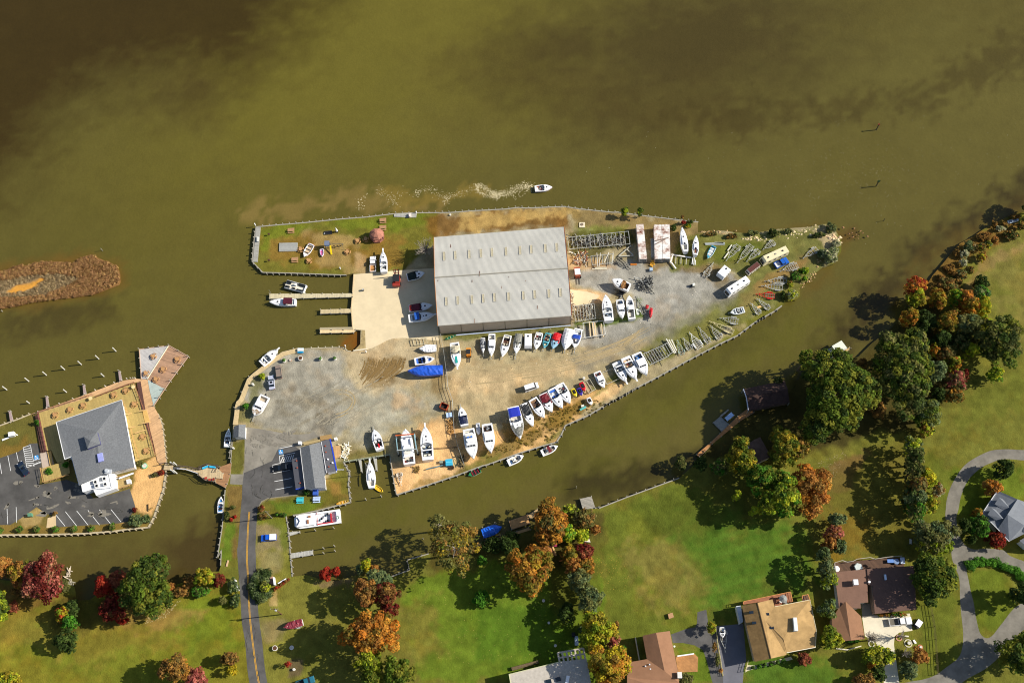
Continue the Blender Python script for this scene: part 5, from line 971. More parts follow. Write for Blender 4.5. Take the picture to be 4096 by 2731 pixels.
_L=(P('F',1268.5,430,.8)-P('F',1228.5,433.5,.8)).length
for x,y,s,pn,h,lb in [(.17,.62,'e06040','20242c','3a2418','person in an orange top sitting at the left rear of the moving motorboat'),(.30,.1,'f0f0f0','28304a','2a1c14','person in a white shirt sitting in the middle of the moving motorboat'),(.40,-.25,'d83020','303440','4a3020','person in a bright red shirt sitting by the helm of the moving motorboat'),(.34,.75,'28304a','28304a','1c1410','person in dark clothes sitting on the left side of the moving motorboat'),(.27,-.7,'e8d8d0','4a4450','3a2c20','person in a pale top sitting on the right side of the moving motorboat')]:
    person(mb,_L*x,y,.62,s,pn,h,0,lb)
# wake foam on the water
m=MB(); rr_=random.Random(5)
def foam(pts,n,wd,sz=.3):
    pl=PL('R5',pts,0)
    for _ in range(n):
        i=rr_.randrange(len(pl)-1); p=pl[i].lerp(pl[i+1],rr_.random()); x,y=p.x+rr_.gauss(0,wd),p.y+rr_.gauss(0,wd); r=sz*rr_.uniform(.3,1.2); k=5; a0=rr_.random()*6
        m.add([(x+r*math.cos(a0+2*math.pi*j/k)*rr_.uniform(.6,1.6),y+r*math.sin(a0+2*math.pi*j/k)*rr_.uniform(.3,.9),.012+rr_.random()*.02) for j in range(k)],[tuple(range(k))])
foam([(1185,68),(1160,62),(1130,68),(1100,82),(1060,95),(1030,98)],700,.8,.15); foam([(1045,105),(1035,90),(1010,78),(985,60),(965,62),(975,85),(1010,98),(1040,105)],600,.5,.15)
foam([(950,75),(900,90),(855,102),(850,125),(838,100),(790,72),(740,80),(735,95)],420,.8,.12); foam([(700,85),(640,100),(660,135),(610,90),(580,75)],160,.9,.12); foam([(540,100),(515,120),(525,160)],30,.8,.2); foam([(1180,75),(1150,90),(1110,115)],25,.5,.15)
tag(m.obj('foam',M('cdbf96',.7,0,.15,3),loc=(0,0,0)),'pale foam curls of the motorboat wake on the river','foam',kind='stuff')
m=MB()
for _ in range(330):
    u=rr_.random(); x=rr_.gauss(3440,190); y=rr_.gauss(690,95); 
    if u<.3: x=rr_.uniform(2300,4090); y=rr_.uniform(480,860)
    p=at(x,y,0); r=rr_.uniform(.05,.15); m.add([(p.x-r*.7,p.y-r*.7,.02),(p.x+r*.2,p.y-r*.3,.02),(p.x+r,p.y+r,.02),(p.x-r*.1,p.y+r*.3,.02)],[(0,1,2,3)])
tag(m.obj('foam',M('d0c8a8',.4),loc=(0,0,0)),'tiny scattered white sun glints on the river by the channel markers','foam',kind='stuff')  # sun glitter modelled as small pale flakes, named and filed under foam
# ================= vehicles =================
vehicle('W1',(1560,840),(1560,660),'pickup','white pickup with a wooden cargo bed beside the white cruiser','f0f0f0',bed=M('b9834a',.8,0,.2,2),W=2.0)
vehicle('W7',(785,625),(765,468),'suv','tan pickup style wagon parked at the top left of the gravel lot','8c7c70',W=1.85)
vehicle('W7',(698,752),(682,588),'sedan','silver sedan with an open sunroof parked beside the gravel lot boardwalk','b8bccc',W=1.9)
vehicle('W6',(312,575),(222,435),'sedan','dark blue sedan parked beside the restaurant hatched bay','1f2c40',W=1.9)
vehicle('W8',(925,478),(705,512),'sedan','black car parked in the shade beside the office','101418',W=1.85)
vehicle('W8',(748,1312),(568,1324),'pickup','blue pickup with a white bed cap parked on the verge by the road','1c5cc8',cap='f2f2f2',W=1.9)
vehicle('V3',(580,218),(795,150),'van','white van driving along the yard lane','f4f4f4',W=1.95)
vehicle('S2',(985,1590),(1195,1515),'pickup','teal pickup at the bottom edge in the tree shade','2c6c80',W=1.9)
vehicle('T3',(1770,912),(2015,890),'pickup','white pickup with an open bed on the pale concrete driveway','f4f4f8',bed=M('6a6458',.8),W=2.1)
vehicle('W4',(1270,770),(1450,680),'pickup','bright blue flatbed truck beside the cream motorhome','2060c0',bed=M('d8d8d4',.7),W=2.2)
def rv(w,rear,front,wid,hgt,label,col,cat='motorhome',name='motorhome',roof=None,vents=3,front_glass=True):
    A,r,L=axis(w,rear,front,G+hgt); k=(P(w,rear[0]+10,rear[1],G+hgt)-P(w,*rear,G+hgt)).length/10; W=wid*k; A=Vector((A.x,A.y,G)); t=thing(name,label,cat,A,r); cm=M(col,.5,0,.08,.6)
    n=MB(); pr=[(0,.45),(L*.98,.45),(L,1.2),(L*.95,hgt*.8),(L*.9,hgt),(L*.02,hgt),(0,hgt*.9)]; q=len(pr); n.add([(x,-W/2,z) for x,z in pr]+[(x,W/2,z) for x,z in pr],[tuple(range(q)),tuple(range(2*q-1,q-1,-1))]+[(i+q,(i+1)%q+q,(i+1)%q,i) for i in range(q)]); n.obj('body',cm,t)
    MB().box(L*.46,0,hgt,L*.86,W*.94,.05).obj('roof',M(roof,.6,0,.15,.8) if roof else cm,t)
    for i in range(vents): MB().box(L*(.2+.28*i),0,hgt+.05,.5,.45,.15).obj('roof_vent',M('8a8880',.5) if i%2 else DARK,t)
    if front_glass: MB().add([(L+.01,-W*.4,1.3),(L+.01,W*.4,1.3),(L*.955,W*.4,hgt*.8),(L*.955,-W*.4,hgt*.8)],[(0,1,2,3)]).obj('windshield',GLASS,t)
    for s in (-1,1):
        for x in (.15,.35,.55,.75): MB().box(L*x,s*(W/2+.01),hgt*.5,L*.09,.04,hgt*.25).obj('window',GLASS,t)
        for x in (.22,.8): MB().cyl((L*x,s*(W/2-.25),.45),(L*x,s*W/2,.45),.45,n=12).obj('wheel',RUB,t)
    return t
rv('W4',(1450,520),(1080,690),105,3.0,'cream motorhome parked on the grassy point','e0d4ac')
rv('W4',(880,950),(570,1150),105,3.0,'long white motorhome parked across the end of the gravel','f4f4f4')
rv('W4',(1035,735),(870,860),75,2.2,'old rusty boxy camper van with a brown slatted roof','c8c0b4',roof='5a2c24',vents=0,cat='camper van',name='camper_van')
rv('W4',(585,790),(470,915),118,2.4,'short white camper trailer with a damaged corner on the point','f0f0f0',cat='camper',name='camper_trailer',vents=1,front_glass=False)
t=rv('U1',(1096,393),(1094,650),138,2.2,'white box trailer standing square in the row below the shed','f0f0f0',cat='box trailer',name='box_trailer',vents=1,front_glass=False)
MB().bar((span('U1',(1096,393),257,1),-.5,.5),(span('U1',(1096,393),310,1),0,.5),.12).bar((span('U1',(1096,393),257,1),.5,.5),(span('U1',(1096,393),310,1),0,.5),.12).obj('drawbar',BLK,t)
t=thing('utility_cart','small white covered cart parked beside the concrete driveway','cart',P('T3',2075,930),.9); MB().box(0,0,.35,2.6,1.5,.5).obj('body',BLK,t); MB().box(0,0,1.5,1.9,1.5,.1).obj('roof',GEL,t); m=MB(); [m.bar((a*.8,b*.6,.8),(a*.8,b*.6,1.5),.06) for a in (-1,1) for b in(-1,1)]; m.obj('roof_post',STEEL,t); [MB().cyl((a*.85,b*.65,.28),(a*.85,b*.85,.28),.28).obj('wheel',RUB,t) for a in(-1,1) for b in (-1,1)]
def forklift(w,x,y,rot,label,col,mast=3.0,size=1.0,roofc=None):
    c=P(w,x,y,G+1.2); t=thing('forklift',label,'forklift',Vector((c.x,c.y,G)),rot); s=size; cm=M(col,.5,0,.2,1)
    MB().box(-.3*s,0,.4,2.4*s,1.5*s,.9,tx=.06).box(-1.3*s,0,.5,.6*s,1.5*s,1.1).obj('body',cm,t); MB().box(-.1*s,0,1.35,.7*s,.6*s,.5).obj('seat',BLK,t)
    m=MB(); [m.bar((a*s,b*.6*s,1.2),(a*s*.8,b*.6*s,2.3),.1) for a in (-.9,.8) for b in(-1,1)]; m.obj('cab_post',cm,t); MB().box(-.05*s,0,2.3,1.6*s,1.35*s,.08).obj('cab_roof',M(roofc,.5) if roofc else BLK,t)
    m=MB(); [m.bar((1.05*s,b*.45*s,.2),(1.05*s,b*.45*s,mast),.16) for b in (-1,1)]; [m.bar((1.05*s,-.5*s,z),(1.05*s,.5*s,z),.12) for z in (.6,mast*.5,mast-.1)]; m.obj('mast',cm,t)
    for b in(-1,1): MB().box(1.9*s,b*.35*s,.15,1.6*s,.16,.08).obj('fork',BLK,t)
    for a in (-.9,.75):
        for b in (-1,1): MB().cyl((a*s,b*.55*s,.4*s),(a*s,b*.85*s,.4*s),.4*s,n=12).obj('wheel',RUB,t)
    return t
forklift('W1',1838,930,math.pi/2,'large red marine forklift with a black cab at the edge of the shed shadow','983428',5.0,1.55)
forklift('V1',1270,440,-math.pi/2,'orange yellow skid loader parked right of the turquoise decked cruiser','d88a28',2.2,1.0)
forklift('W3',430,1150,-1.5,'white roofed yard crane truck at the east wall of the shed','a85a40',3.0,1.3,'f4f4f4')
# travel lift
t=thing('travel_lift','marine travel lift straddling the big white yacht, orange front beam','boat hoist',P('V2',505,650)); q=PL('V2',[(320,555),(615,530),(650,765),(345,785)],G+5.2); 
for i,p in enumerate(q): MB().bar((p.x,p.y,G+.6),(p.x,p.y,G+5.2),.35).obj('leg',M('9aa4a4',.5,0,.15),t,True); MB().cyl((p.x-.25,p.y,G+.55),(p.x+.25,p.y,G+.55),.55,n=12).obj('wheel',RUB,t,True)
MB().bar(q[0],q[1],.3).obj('front_beam',M('c85a20',.5,0,.2),t,True); MB().bar(q[3],q[2],.3).obj('rear_beam',M('a8b0b0',.5,0,.2),t,True); MB().bar(q[1],q[2],.3).obj('side_beam',M('8fb4bc',.5,0,.2),t,True); MB().bar(q[0]-Vector((0,0,2)),q[3]-Vector((0,0,2)),.25).obj('side_beam',M('8fb4bc',.5,0,.2),t,True)
# ================= trailers =================
TG='empty boat trailers parked in the yard'
for w,a,b,wd,lb,kw in [
 ('W4',(745,470),(555,700),95,'galvanised trailer leaning right of the aluminium channels on the point, leftmost of the upper group',{}),
 ('W4',(935,470),(715,730),95,'long galvanised trailer, second of the upper group on the point',dict(nb=7)),
 ('W4',(1040,540),(850,710),80,'smaller galvanised trailer, third of the upper group on the point',{}),
 ('W4',(1260,420),(1085,540),90,'dark framed trailer by the white rocks above the cream motorhome',dict(nb=5)),
 ('W4',(1880,520),(1665,665),90,'lone galvanised trailer near the tip of the point',{}),
 ('W4',(1600,760),(1330,850),110,'wide galvanised trailer right of the blue flatbed truck',dict(nb=6,dbl=True)),
 ('W4',(250,930),(380,720),80,'trailer with yellow coupler left of the damaged camper',dict(nb=4)),
 ('W4',(1440,980),(1110,995),105,'galvanised trailer above the red one, upper of a close pair',dict(nb=5,dbl=True)),
 ('W4',(1385,1085),(1065,1060),100,'galvanised trailer just above the red one, lower of a close pair',dict(nb=5,dbl=True)),
 ('W4',(1265,1210),(985,1180),92,'bright red boat trailer on the grassy point',dict(col=M('c0201c',.4,0,.15),nb=6,dbl=True)),
 ('W4',(1190,1400),(1000,1240),70,'galvanised trailer right of a plank below the red trailer',{}),
 ('W4',(1050,1470),(910,1305),70,'galvanised trailer left of a plank below the red trailer',{}),
 ('U2',(1860,290),(1605,240),95,'galvanised trailer lying level above the long narrow one by the creek',dict(nb=5,dbl=True)),
 ('U2',(1800,435),(1465,280),75,'long narrow yellowish trailer with two fat fenders by the creek',dict(col=M('c8bc8c',.6),nb=3,dbl=True)),
 ('U2',(1625,520),(1475,335),90,'trailer with orange rollers by the creek',dict(nb=5)),
 ('U2',(1470,580),(1315,350),75,'large trailer with a black deck by the creek',dict(nb=6)),
 ('U2',(1350,650),(1200,430),105,'wide tandem trailer with white fenders by the creek',dict(nb=6,dbl=True,col=M('dcdcd8',.5))),
 ('U2',(1220,670),(1110,500),80,'curved galvanised trailer left of the wide tandem one by the creek',dict(nb=4)),
 ('U2',(1110,735),(1035,530),75,'narrow grey green trailer nearest the pipe racks by the creek',dict(nb=4,col=M('98a898',.6))),
 ('W3',(1040,920),(1265,1085),105,'dark steel trailer pointing right below the pipe frame',dict(col=DSTEEL,nb=5)),
 ('W3',(1400,1290),(1640,1470),150,'tangled heap of dark trailers in the middle of the gravel',dict(col=DSTEEL,nb=7,dbl=True)),
 ('W3',(990,520),(975,470),20,'',None),
 ('V2',(380,1130),(412,1340),75,'small white trailer with slatted bed on the bare sand',dict(col=M('e8dcc8',.6),nb=4)),
 ('V4',(735,310),(740,600),120,'white Y shaped trailer lying over the brush pile east of the shed',dict(col=M('d8d4c4',.6),nb=3)),
 ('V4',(1775,500),(1650,150),110,'grey trailer frame right of the third boat by the sand patch',dict(nb=4)),
 ('K',(602,440),(625,640),58,'trailer under the white bowrider in the house driveway',dict(nb=3)),
 ('U1',(2045,400),(1955,770),110,'trailer with a long tongue under the blue covered centre console boat',dict(nb=3)),
 ('U1',(415,500),(395,880),110,'trailer under the white cruiser with three dark windows',dict(nb=3)),('U1',(700,520),(590,880),100,'trailer under the cruiser with the brown cockpit',dict(nb=3)),
 ('U1',(915,500),(850,880),100,'trailer under the grey tarped cruiser',dict(nb=3)),('U1',(1860,420),(1775,760),110,'trailer under the white shrink wrapped boat',dict(nb=3)),('U1',(240,520),(250,830),80,'trailer under the first small covered boat in the row',dict(nb=3)),
 ('U1',(1300,450),(1215,740),90,'trailer under the cruiser with the grey cockpit sole',dict(nb=3)),('U1',(1470,450),(1365,720),80,'trailer under the teal speedboat',dict(nb=3)),('U1',(1645,450),(1525,720),90,'trailer under the red covered boat',dict(nb=3)),
 ('W7',(590,860),(465,1130),90,'trailer under the white cabin fishing boat by the gravel lot',dict(nb=3)),('V2',(1395,370),(1335,60),90,'trailer under the navy covered cuddy boat',dict(nb=3)),('V4',(1895,420),(1880,625),55,'trailer under the larger red covered jet boat',dict(nb=3)),
 ('W8',(1955,250),(1885,10),80,'trailer under the white cuddy boat with the red stripe',dict(nb=3)),('W4',(800,1405),(590,1458),66,'trailer under the silver runabout',dict(nb=3)),('S2',(1050,880),(835,920),60,'trailer under the maroon covered boat by the road',dict(nb=3)),('V4',(1350,300),(1335,150),100,'stubby trailer behind the middle boat by the sand patch',dict(nb=3)),
]:
    if kw is not None: trailer(w,a,b,wd,lb,group=TG,**kw)
# ================= racks, scrap, containers =================
rack('long galvanised pipe rack running right from the shed wall','W3',[(275,588),(1230,492),(1255,690),(300,770)],1.3,13,name='pipe_rack')
rack('second lower pipe rack full of dark scrap between shed and containers','W3',[(640,880),(1000,845),(985,985),(665,1018)],1.0,3,name='pipe_rack')
rack('white pipe frame holding timber below the shed corner','V4',[(620,665),(1005,625),(1045,880),(650,945)],1.2,1,M('d0d0ca',.6),name='pipe_rack')
rack('pipe frame over the brush pile at the shed corner','V4',[(450,350),(830,300),(860,580),(480,640)],1.3,6,name='pipe_rack')
rack('pipe ladder rack on the grass by the creek','U2',[(585,720),(830,615),(925,750),(670,870)],1.1,7,name='pipe_rack')
rack('small open pipe frame right of the ladder rack by the creek','U2',[(840,610),(900,575),(975,700),(915,745)],1.1,1,name='pipe_rack')
rack('tan pipe frame beside the red jet ski','U3',[(520,500),(620,450),(715,610),(612,672)],1.0,1,M('b8b09a',.7),name='pipe_rack')
rack('rusty pipe frame between the cabin boat and the big cruisers','U3',[(820,352),(975,290),(1100,440),(890,535)],.8,0,M('b0a894',.7),name='pipe_rack')
rack('small pale timber frame above the white covered boat','V1',[(395,215),(610,200),(625,290),(420,310)],.9,3,M('c8c0a0',.8),name='timber_frame')
def bric(name,label,cat,w,cx,cy,rx,ry,n,cols,h=.6,L=(.5,2.6),z=G,group=None,seed=3,kind=None):
    """untidy heap of planks and bars: one pile"""
    R=random.Random(seed); c=P(w,cx,cy,z); a=(P(w,cx+rx,cy,z)-c).length; b=(P(w,cx,cy+ry,z)-c).length; t=thing(name,label,cat,c,0,group)
    for k,cm in enumerate(cols):
        m=MB()
        for _ in range(n//len(cols)):
            x,y=R.uniform(-a,a),R.uniform(-b,b); q=R.uniform(0,math.pi); l=R.uniform(*L)/2; zz=R.uniform(.05,h); m.bar((x-math.cos(q)*l,y-math.sin(q)*l,zz),(x+math.cos(q)*l,y+math.sin(q)*l,R.uniform(.05,h)),R.uniform(.08,.25),R.uniform(.04,.15))
        m.obj(['plank','bar','scrap_piece','strip'][k%4],cm,t)
    return t
bric('scrap_heap','dark heap of masts spars and brush under the long pipe rack','scrap heap','W3',760,650,430,70,150,[DSTEEL,WOODG,M('3a2a1c',.9),M('8a8a84',.5)],1.0,(.8,4))
bric('scrap_heap','rusty machinery and planks beside the east shed door','scrap heap','W3',470,920,120,90,60,[M('8a4a30',.8,0,.3),M('d8d4c8',.6),M('6a6a64',.6),M('c8a070',.8)],.8)
bric('scrap_heap','brush and pipe pile under the frame at the shed corner','scrap heap','V4',640,460,180,110,90,[M('5a3c20',.9),M('8a8272',.8),M('b0a890',.7)],.8)
bric('scrap_heap','low litter of boards along the east wall of the shed','scrap heap','V4',410,350,25,250,40,[M('c8c0b0',.8),M('6a5040',.8)],.5,(.3,1.2))
bric('scrap_heap','tangle of axles and rails inside the heap of dark trailers','scrap heap','W3',1490,1310,110,70,70,[DSTEEL,M('9a9a94',.4),BLK],1.2,(.6,3))
bric('scrap_heap','black bars and springs between the two finger trailers and the sand patch','scrap heap','V4',1320,110,60,50,30,[BLK,DSTEEL],.5)
bric('pallet_stack','heap of wooden pallets by the chain link fence','pallets','V2',1190,420,50,110,60,[M('d0a060',.8,0,.2),M('b08040',.8,0,.2)],.5,(.6,1.4))
bric('brush_pile','dead brush pile at the bottom of the chain link fence','brush pile','V2',1350,960,45,70,50,[M('4a4030',.9),M('8a7850',.9)],.6,(.6,2))
bric('scrap_heap','white scrap boards piled right of the office steps','scrap heap','W8',1560,310,45,75,40,[M('f2ede0',.6),M('e0d0a8',.8)],.5,(.8,2.4))
bric('scrap_heap','weathered boards under the pipe racks by the creek','scrap heap','U2',730,760,100,60,30,[M('4a4a40',.9),M('6a6250',.9)],.3,(1,4))
bric('brush_pile','round clump of dry brush on the bare sand','brush pile','V2',650,1090,40,40,40,[M('6a5028',.9),M('8a7038',.9)],.5,(.4,1.2))
bric('brush_pile','small clump of dark weeds beside the turquoise table','brush pile','V2',1195,1065,42,20,24,[M('4a3020',.9)],.4,(.3,.9))
lumber('bundle of white pipes laid over the lower pipe rack','W3',[((735,830),(750,1045)),((790,830),(770,1045)),((990,815),(970,1010)),((925,820),(850,980))],.16,1.25,.16,M('d8d4c8',.5),'pipe_bundle','pipes')
lumber('two pale boards lying on the gravel below the pipe rack','W3',[((655,1080),(890,1080)),((700,1060),(890,1060))],.35,.15,.15,M('d0c8b0',.8))
lumber('triangular steel A frame lying left of the single container','W3',[((1070,885),(1270,715)),((1070,885),(1310,870)),((1190,760),(1300,860))],.3,.5,.25,M('b8b4a4',.6),'a_frame_hoist','hoist frame')
lumber('four timbers laid inside the white pipe frame','V4',[((740,640),(765,940)),((795,650),(830,930)),((840,660),(870,930)),((965,680),(1010,930))],.36,.7,.3,M('d8c098',.8,0,.15,2))
lumber('aluminium channels lying on the grass above the sailing dinghy','W4',[((250,450),(540,440)),((260,465),(540,462)),((390,437),(520,440))],.35,.25,.25,M('b8bcb8',.4,.3),'metal_channel','metal channels')
lumber('pale timbers leaning beside the upper trailers','W4',[((640,470),(580,555)),((600,570),(530,665))],.4,.4,.3,M('d0ccb8',.8))
lumber('white mast and boat stands propped below the sailboats','W3',[((1905,855),(2215,905)),((1925,860),(1890,985)),((1905,980),(1975,1075))],.4,.6,.25,M('e8e4dc',.5),'mast_section','mast')
lumber('row of thin white stakes sticking out below the sailboats','W3',[((1975,890),(1972,1000)),((2055,900),(2053,1000)),((2138,910),(2133,1010))],.14,.5,.14,M('e0dcd0',.6),'stake','stakes')
lumber('white spars hanging below the smaller sailboat','W4',[((80,640),(65,750)),((100,640),(90,760)),((115,690),(110,760))],.22,.5,.2,M('f0f0ec',.5),'mast_section','mast')
lumber('three white beams stacked beside the creek pipe racks','U2',[((890,520),(1000,715)),((925,530),(1020,710)),((960,530),(1030,680))],.3,.9,.3,M('dcd8c8',.6),'beam','beams')
lumber('pale post leaning beside the white boats and yellow jet ski','U3',[((250,560),(325,705))],.3,.5,.2,M('c8bca4',.8),'wooden_post','post')
lumber('grey plank on the verge between canal and road','S2',[((185,125),(165,198))],.45,.2,.2,M('c8a880',.8),'wooden_plank','plank')
lumber('small plank lying between two trailers on the point','W4',[((1010,1375),(1075,1350))],.7,.2,.1,M('d8b070',.8),'wooden_plank','plank')
lumber('white board lying on the north lawn of the restaurant','W5',[((25,1350),(105,1318))],.5,.2,.15,M('f0f0ee',.6),'board','board')
lumber('drift log lying on the restaurant sand bed','W6',[((1740,1005),(1795,965))],.35,.2,.3,M('a08048',.9),'log','log'); lumber('dark log standing on the restaurant sand bed','W6',[((1738,925),(1740,1000))],.2,.2,.3,M('3a2a18',.9),'log','log')
lumber('row of white timbers along the curb by the boat ramp','W7',[((1655,300),(1815,280))],.4,.12,.2,M('d8ccb0',.8),'curb_timber','timber')
lumber('wooden ladder lying on the office lawn','W8',[((1465,512),(1545,516)),((1465,526),(1545,530))]+[((1470+12*i,512),(1470+12*i,529)) for i in range(7)],.08,.12,.08,M('b8b8a8',.6),'ladder','ladder')
def container(w,q,h,label,col,rust=True,name='shipping_container'):
    ps=PL(w,q,G+h); c=sum(ps,Vector())/4; t=thing(name,label,'container',Vector((c.x,c.y,G)))
    pm=RUSTW if rust else M(col,.6,0,.2,1); m=MB(); nr=14
    m.prism([(p.x,p.y) for p in ps],G+.15,G+h)
    m.obj('body',pm,t,True); m=MB()
    for i in range(nr+1):
        f=i/nr; a=ps[0].lerp(ps[3],f); b=ps[1].lerp(ps[2],f); m.bar(a+Vector((0,0,.03)),b+Vector((0,0,.03)),.1,.08)
    m.obj('roof_rib',pm,t,True)
    a,b=ps[3],ps[2]
    for k in (.25,.75): p=a.lerp(b,k); MB().bar(p.lerp(a if k<.5 else b,.8)+Vector((0,-.04,-h*.5)),p.lerp(b if k<.5 else a,.9)+Vector((0,-.04,-h*.5)),.06,h*.85).obj('door',M('a8a8a4',.5,0,.15),t,True)
    return t
RUSTW=bpy.data.materials.new('rusty_white'); RUSTW.use_nodes=True; n_=RUSTW.node_tree.nodes; l_=RUSTW.node_tree.links
_g=n_.new('ShaderNodeNewGeometry'); _n=n_.new('ShaderNodeTexNoise'); _n.inputs['Scale'].default_value=.5; _n.inputs['Detail'].default_value=8; _n.inputs['Roughness'].default_value=.7; l_.new(_g.outputs['Position'],_n.inputs['Vector'])
_r=n_.new('ShaderNodeValToRGB'); _e=_r.color_ramp.elements; _e[0].position=.45; _e[0].color=(.74,.72,.68,1); _e[1].position=.66; _e[1].color=(.16,.035,.012,1); e2=_e.new(.54); e2.color=(.55,.44,.38,1); l_.new(_n.outputs['Fac'],_r.inputs[0]); l_.new(_r.outputs[0],n_['Principled BSDF'].inputs['Base Color']); n_['Principled BSDF'].inputs['Roughness'].default_value=.8
container('W3',[(1352,388),(1465,380),(1522,925),(1402,925)],2.6,'rusty white container standing alone left of the pair','e8e0d8')
container('W3',[(1630,390),(1750,388),(1765,920),(1645,925)],2.6,'rusty white container with planks on its roof, left one of the pair','e8e0d8')
container('W3',[(1757,388),(1875,385),(1888,920),(1770,920)],2.6,'rusty white container, right one of the pair beside the sailboat','e8e0d8')
slab('steel_plate','narrow grey steel plate leaning beside the left container of the pair','steel plate','W3',[(1580,600),(1622,603),(1642,905),(1590,895)],G,G+1.2,M('8a8c86',.5,.2))
lumber('planks lying on the roof of the left container of the pair','W3',[((1650,640),(1860,590)),((1660,690),(1810,615))],.3,2.85,.12,M('8a7468',.8),'wooden_plank','plank')
bric('cable_reel','round yellow cable reel on the gravel below the containers','cable reel','W3',1600,1005,35,35,20,[M('e0a830',.7)],.5,(.5,1.2)); 
slab('tool_box','small pale blue box below the yellow cable reel','box','W3',[(1560,1060),(1610,1058),(1612,1105),(1565,1105)],G,G+.9,M('a8bcd0',.5))
t=thing('engine_cart','white outboard engine on a cart standing alone on the gravel','engine cart',P('W3',2235,1350),.3); MB().box(0,0,.3,1.3,.9,.25).obj('cart',BLK,t); MB().box(.25,0,.55,.9,.8,.8,tx=.2).obj('engine',M('f0eee0',.5),t); [MB().cyl((a*.4,s*.35,.2),(a*.4,s*.5,.2),.2).obj('wheel',RUB,t) for a in(-1,1) for s in(-1,1)]
t=thing('lift_frame','orange pallet jack lying right of the dark trailer','pallet jack',P('W3',1310,1015),0); MB().box(0,.15,.1,2,.25,.25).box(0,-.15,.1,2,.25,.25).obj('fork',M('c87828',.6,0,.2),t); MB().bar((-1,0,.2),(-1.3,0,.9),.12).obj('handle',BLK,t)
slab('concrete_pad','square pale concrete well cover with a round lid on the north bank','well cover','W3',[(460,350),(548,350),(548,430),(458,428)],G,G+.25,M('d8ccb0',.8))
_p=[o for o in COL.objects if o.name=='concrete_pad'][0]; _q=P('W3',500,385,G+.25)-_p.location; MB().cyl((_q.x,_q.y,_q.z),(_q.x,_q.y,_q.z+.1),.5,n=14).obj('lid',M('7a6a58',.8),_p)
t=thing('cabinet','turquoise cabinet with open door on the bare sand','cabinet',P('V2',1165,990),.1); MB().box(0,0,0,2.1,2.0,1.3).obj('body',M('3aa8c8',.5,0,.1),t); MB().box(0,0,1.3,1.9,.3,.12).obj('lid',M('60c8e0',.5),t); MB().box(-1.2,0,0,.1,1.8,1.2).obj('door',M('1c3a58',.5),t)
slab('utility_box','low grey box beside the turquoise cabinet','box','V2',[(1010,945),(1070,945),(1072,985),(1012,988)],G,G+.8,M('8a9080',.6))
lumber('long blue and rusty engine hoist lying on the sand','V2',[((805,1082),(930,1052)),((930,1055),(1090,1010))],.3,.5,.35,M('5a7880',.6,0,.3),'engine_hoist','hoist')
lumber('teal plank propped near the creek behind a pale box','V3',[((1452,545),(1545,495))],.6,.7,.1,M('58b0a8',.6),'painted_board','board'); slab('box','small pale wooden box behind the teal board','box','V3',[(1465,470),(1512,458),(1518,485),(1475,500)],G,G+.7,M('d8d4c4',.7))
t=thing('dumpster','open rusty orange trash skip by the chain link fence','dumpster',P('V1',890,1290),-.4); m=MB(); [m.box(x,y,0,sx,sy,1.5) for x,y,sx,sy in ((0,.85,2.4,.1),(0,-.85,2.4,.1),(1.15,0,.1,1.8),(-1.15,0,.1,1.8))]; m.obj('side_panel',M('a84a28',.7,0,.3,1),t); MB().box(0,0,.3,2.2,1.6,.3).obj('rubbish',M('2a2420',.9),t)
slab('storage_box','pale blue chest beside the chain link fence','chest','V1',[(918,1378),(1008,1362),(1018,1430),(925,1445)],G,G+1.0,M('b8d0f0',.5)); 
t=thing('wooden_pallet','flat wooden pallet below the pale blue chest','pallet',P('V1',990,1502),-.1); m=MB(); [m.box(-.7+.35*i,0,.15,.2,1.3,.05) for i in range(5)]; m.obj('slats',M('d8b070',.8),t); MB().box(0,-.5,0,1.6,.12,.15).box(0,.5,0,1.6,.12,.15).obj('bearer',M('a87c40',.8),t)
slab('tool_chest','grey plastic sheet lying right of the third boat by the sand patch','sheet','V4',[(1615,400),(1665,392),(1680,510),(1632,512)],G,G+.25,M('c8ccc0',.6))
def barrel(w,x,y,label,col='e8e4dc',r=.45,h=.9,plant=None,group=None,name='barrel'):
    t=thing(name,label,'planter' if plant else 'barrel',P(w,x,y),0,group); MB().cyl((0,0,0),(0,0,h),r*.85,r,14).obj('tub',M(col,.7,0,.15,2),t)
    MB().cyl((0,0,h-.02),(0,0,h+.02),r*.82,n=14).obj('soil' if plant else 'lid',M('5a3a24',.9) if plant else M('c8c4b8',.7),t)
    if plant=='green': MB().dome(0,0,h,r*.9,r*.9,.6,10,3,jit=.2).obj('foliage',M('4a6a28',.9,0,.3,4),t)
    return t
barrel('W7',845,425,'white tub with a green plant, leftmost of the four tubs on the gravel',plant='green',name='planter',r=.65); barrel('W7',1038,398,'white tub of bare soil, second of the four large tubs on the gravel',plant='soil',name='planter',r=.75); barrel('W7',1270,402,'white tub with yellow green plant, third of the four tubs on the gravel',plant='green',name='planter',r=.65); barrel('W7',1440,398,'white tub with a small green plant, rightmost of the four tubs on the gravel',plant='green',name='planter',r=.6)
barrel('W7',917,415,'small terracotta pot between the two left white tubs','b07858',.4,.4,name='flower_pot'); barrel('W7',482,705,'white propane bottle on the grass beside the boardwalk',r=.35,h=1.2,name='gas_bottle')
barrel('W8',250,275,'white drum beside the canal walkway below the roofed shed',r=.3,h=.9); barrel('W1',1448,1062,'black and white bollard drum on the haul out apron','2a2a2a',.35,.9); barrel('S2',740,1160,'round concrete well ring in the grass by the road','e8e4dc',.75,.9,plant='soil',name='well_ring'); barrel('S2',932,1152,'white satellite dish on a stand in the grass by the road','f0f4ff',.6,.35,name='round_table')
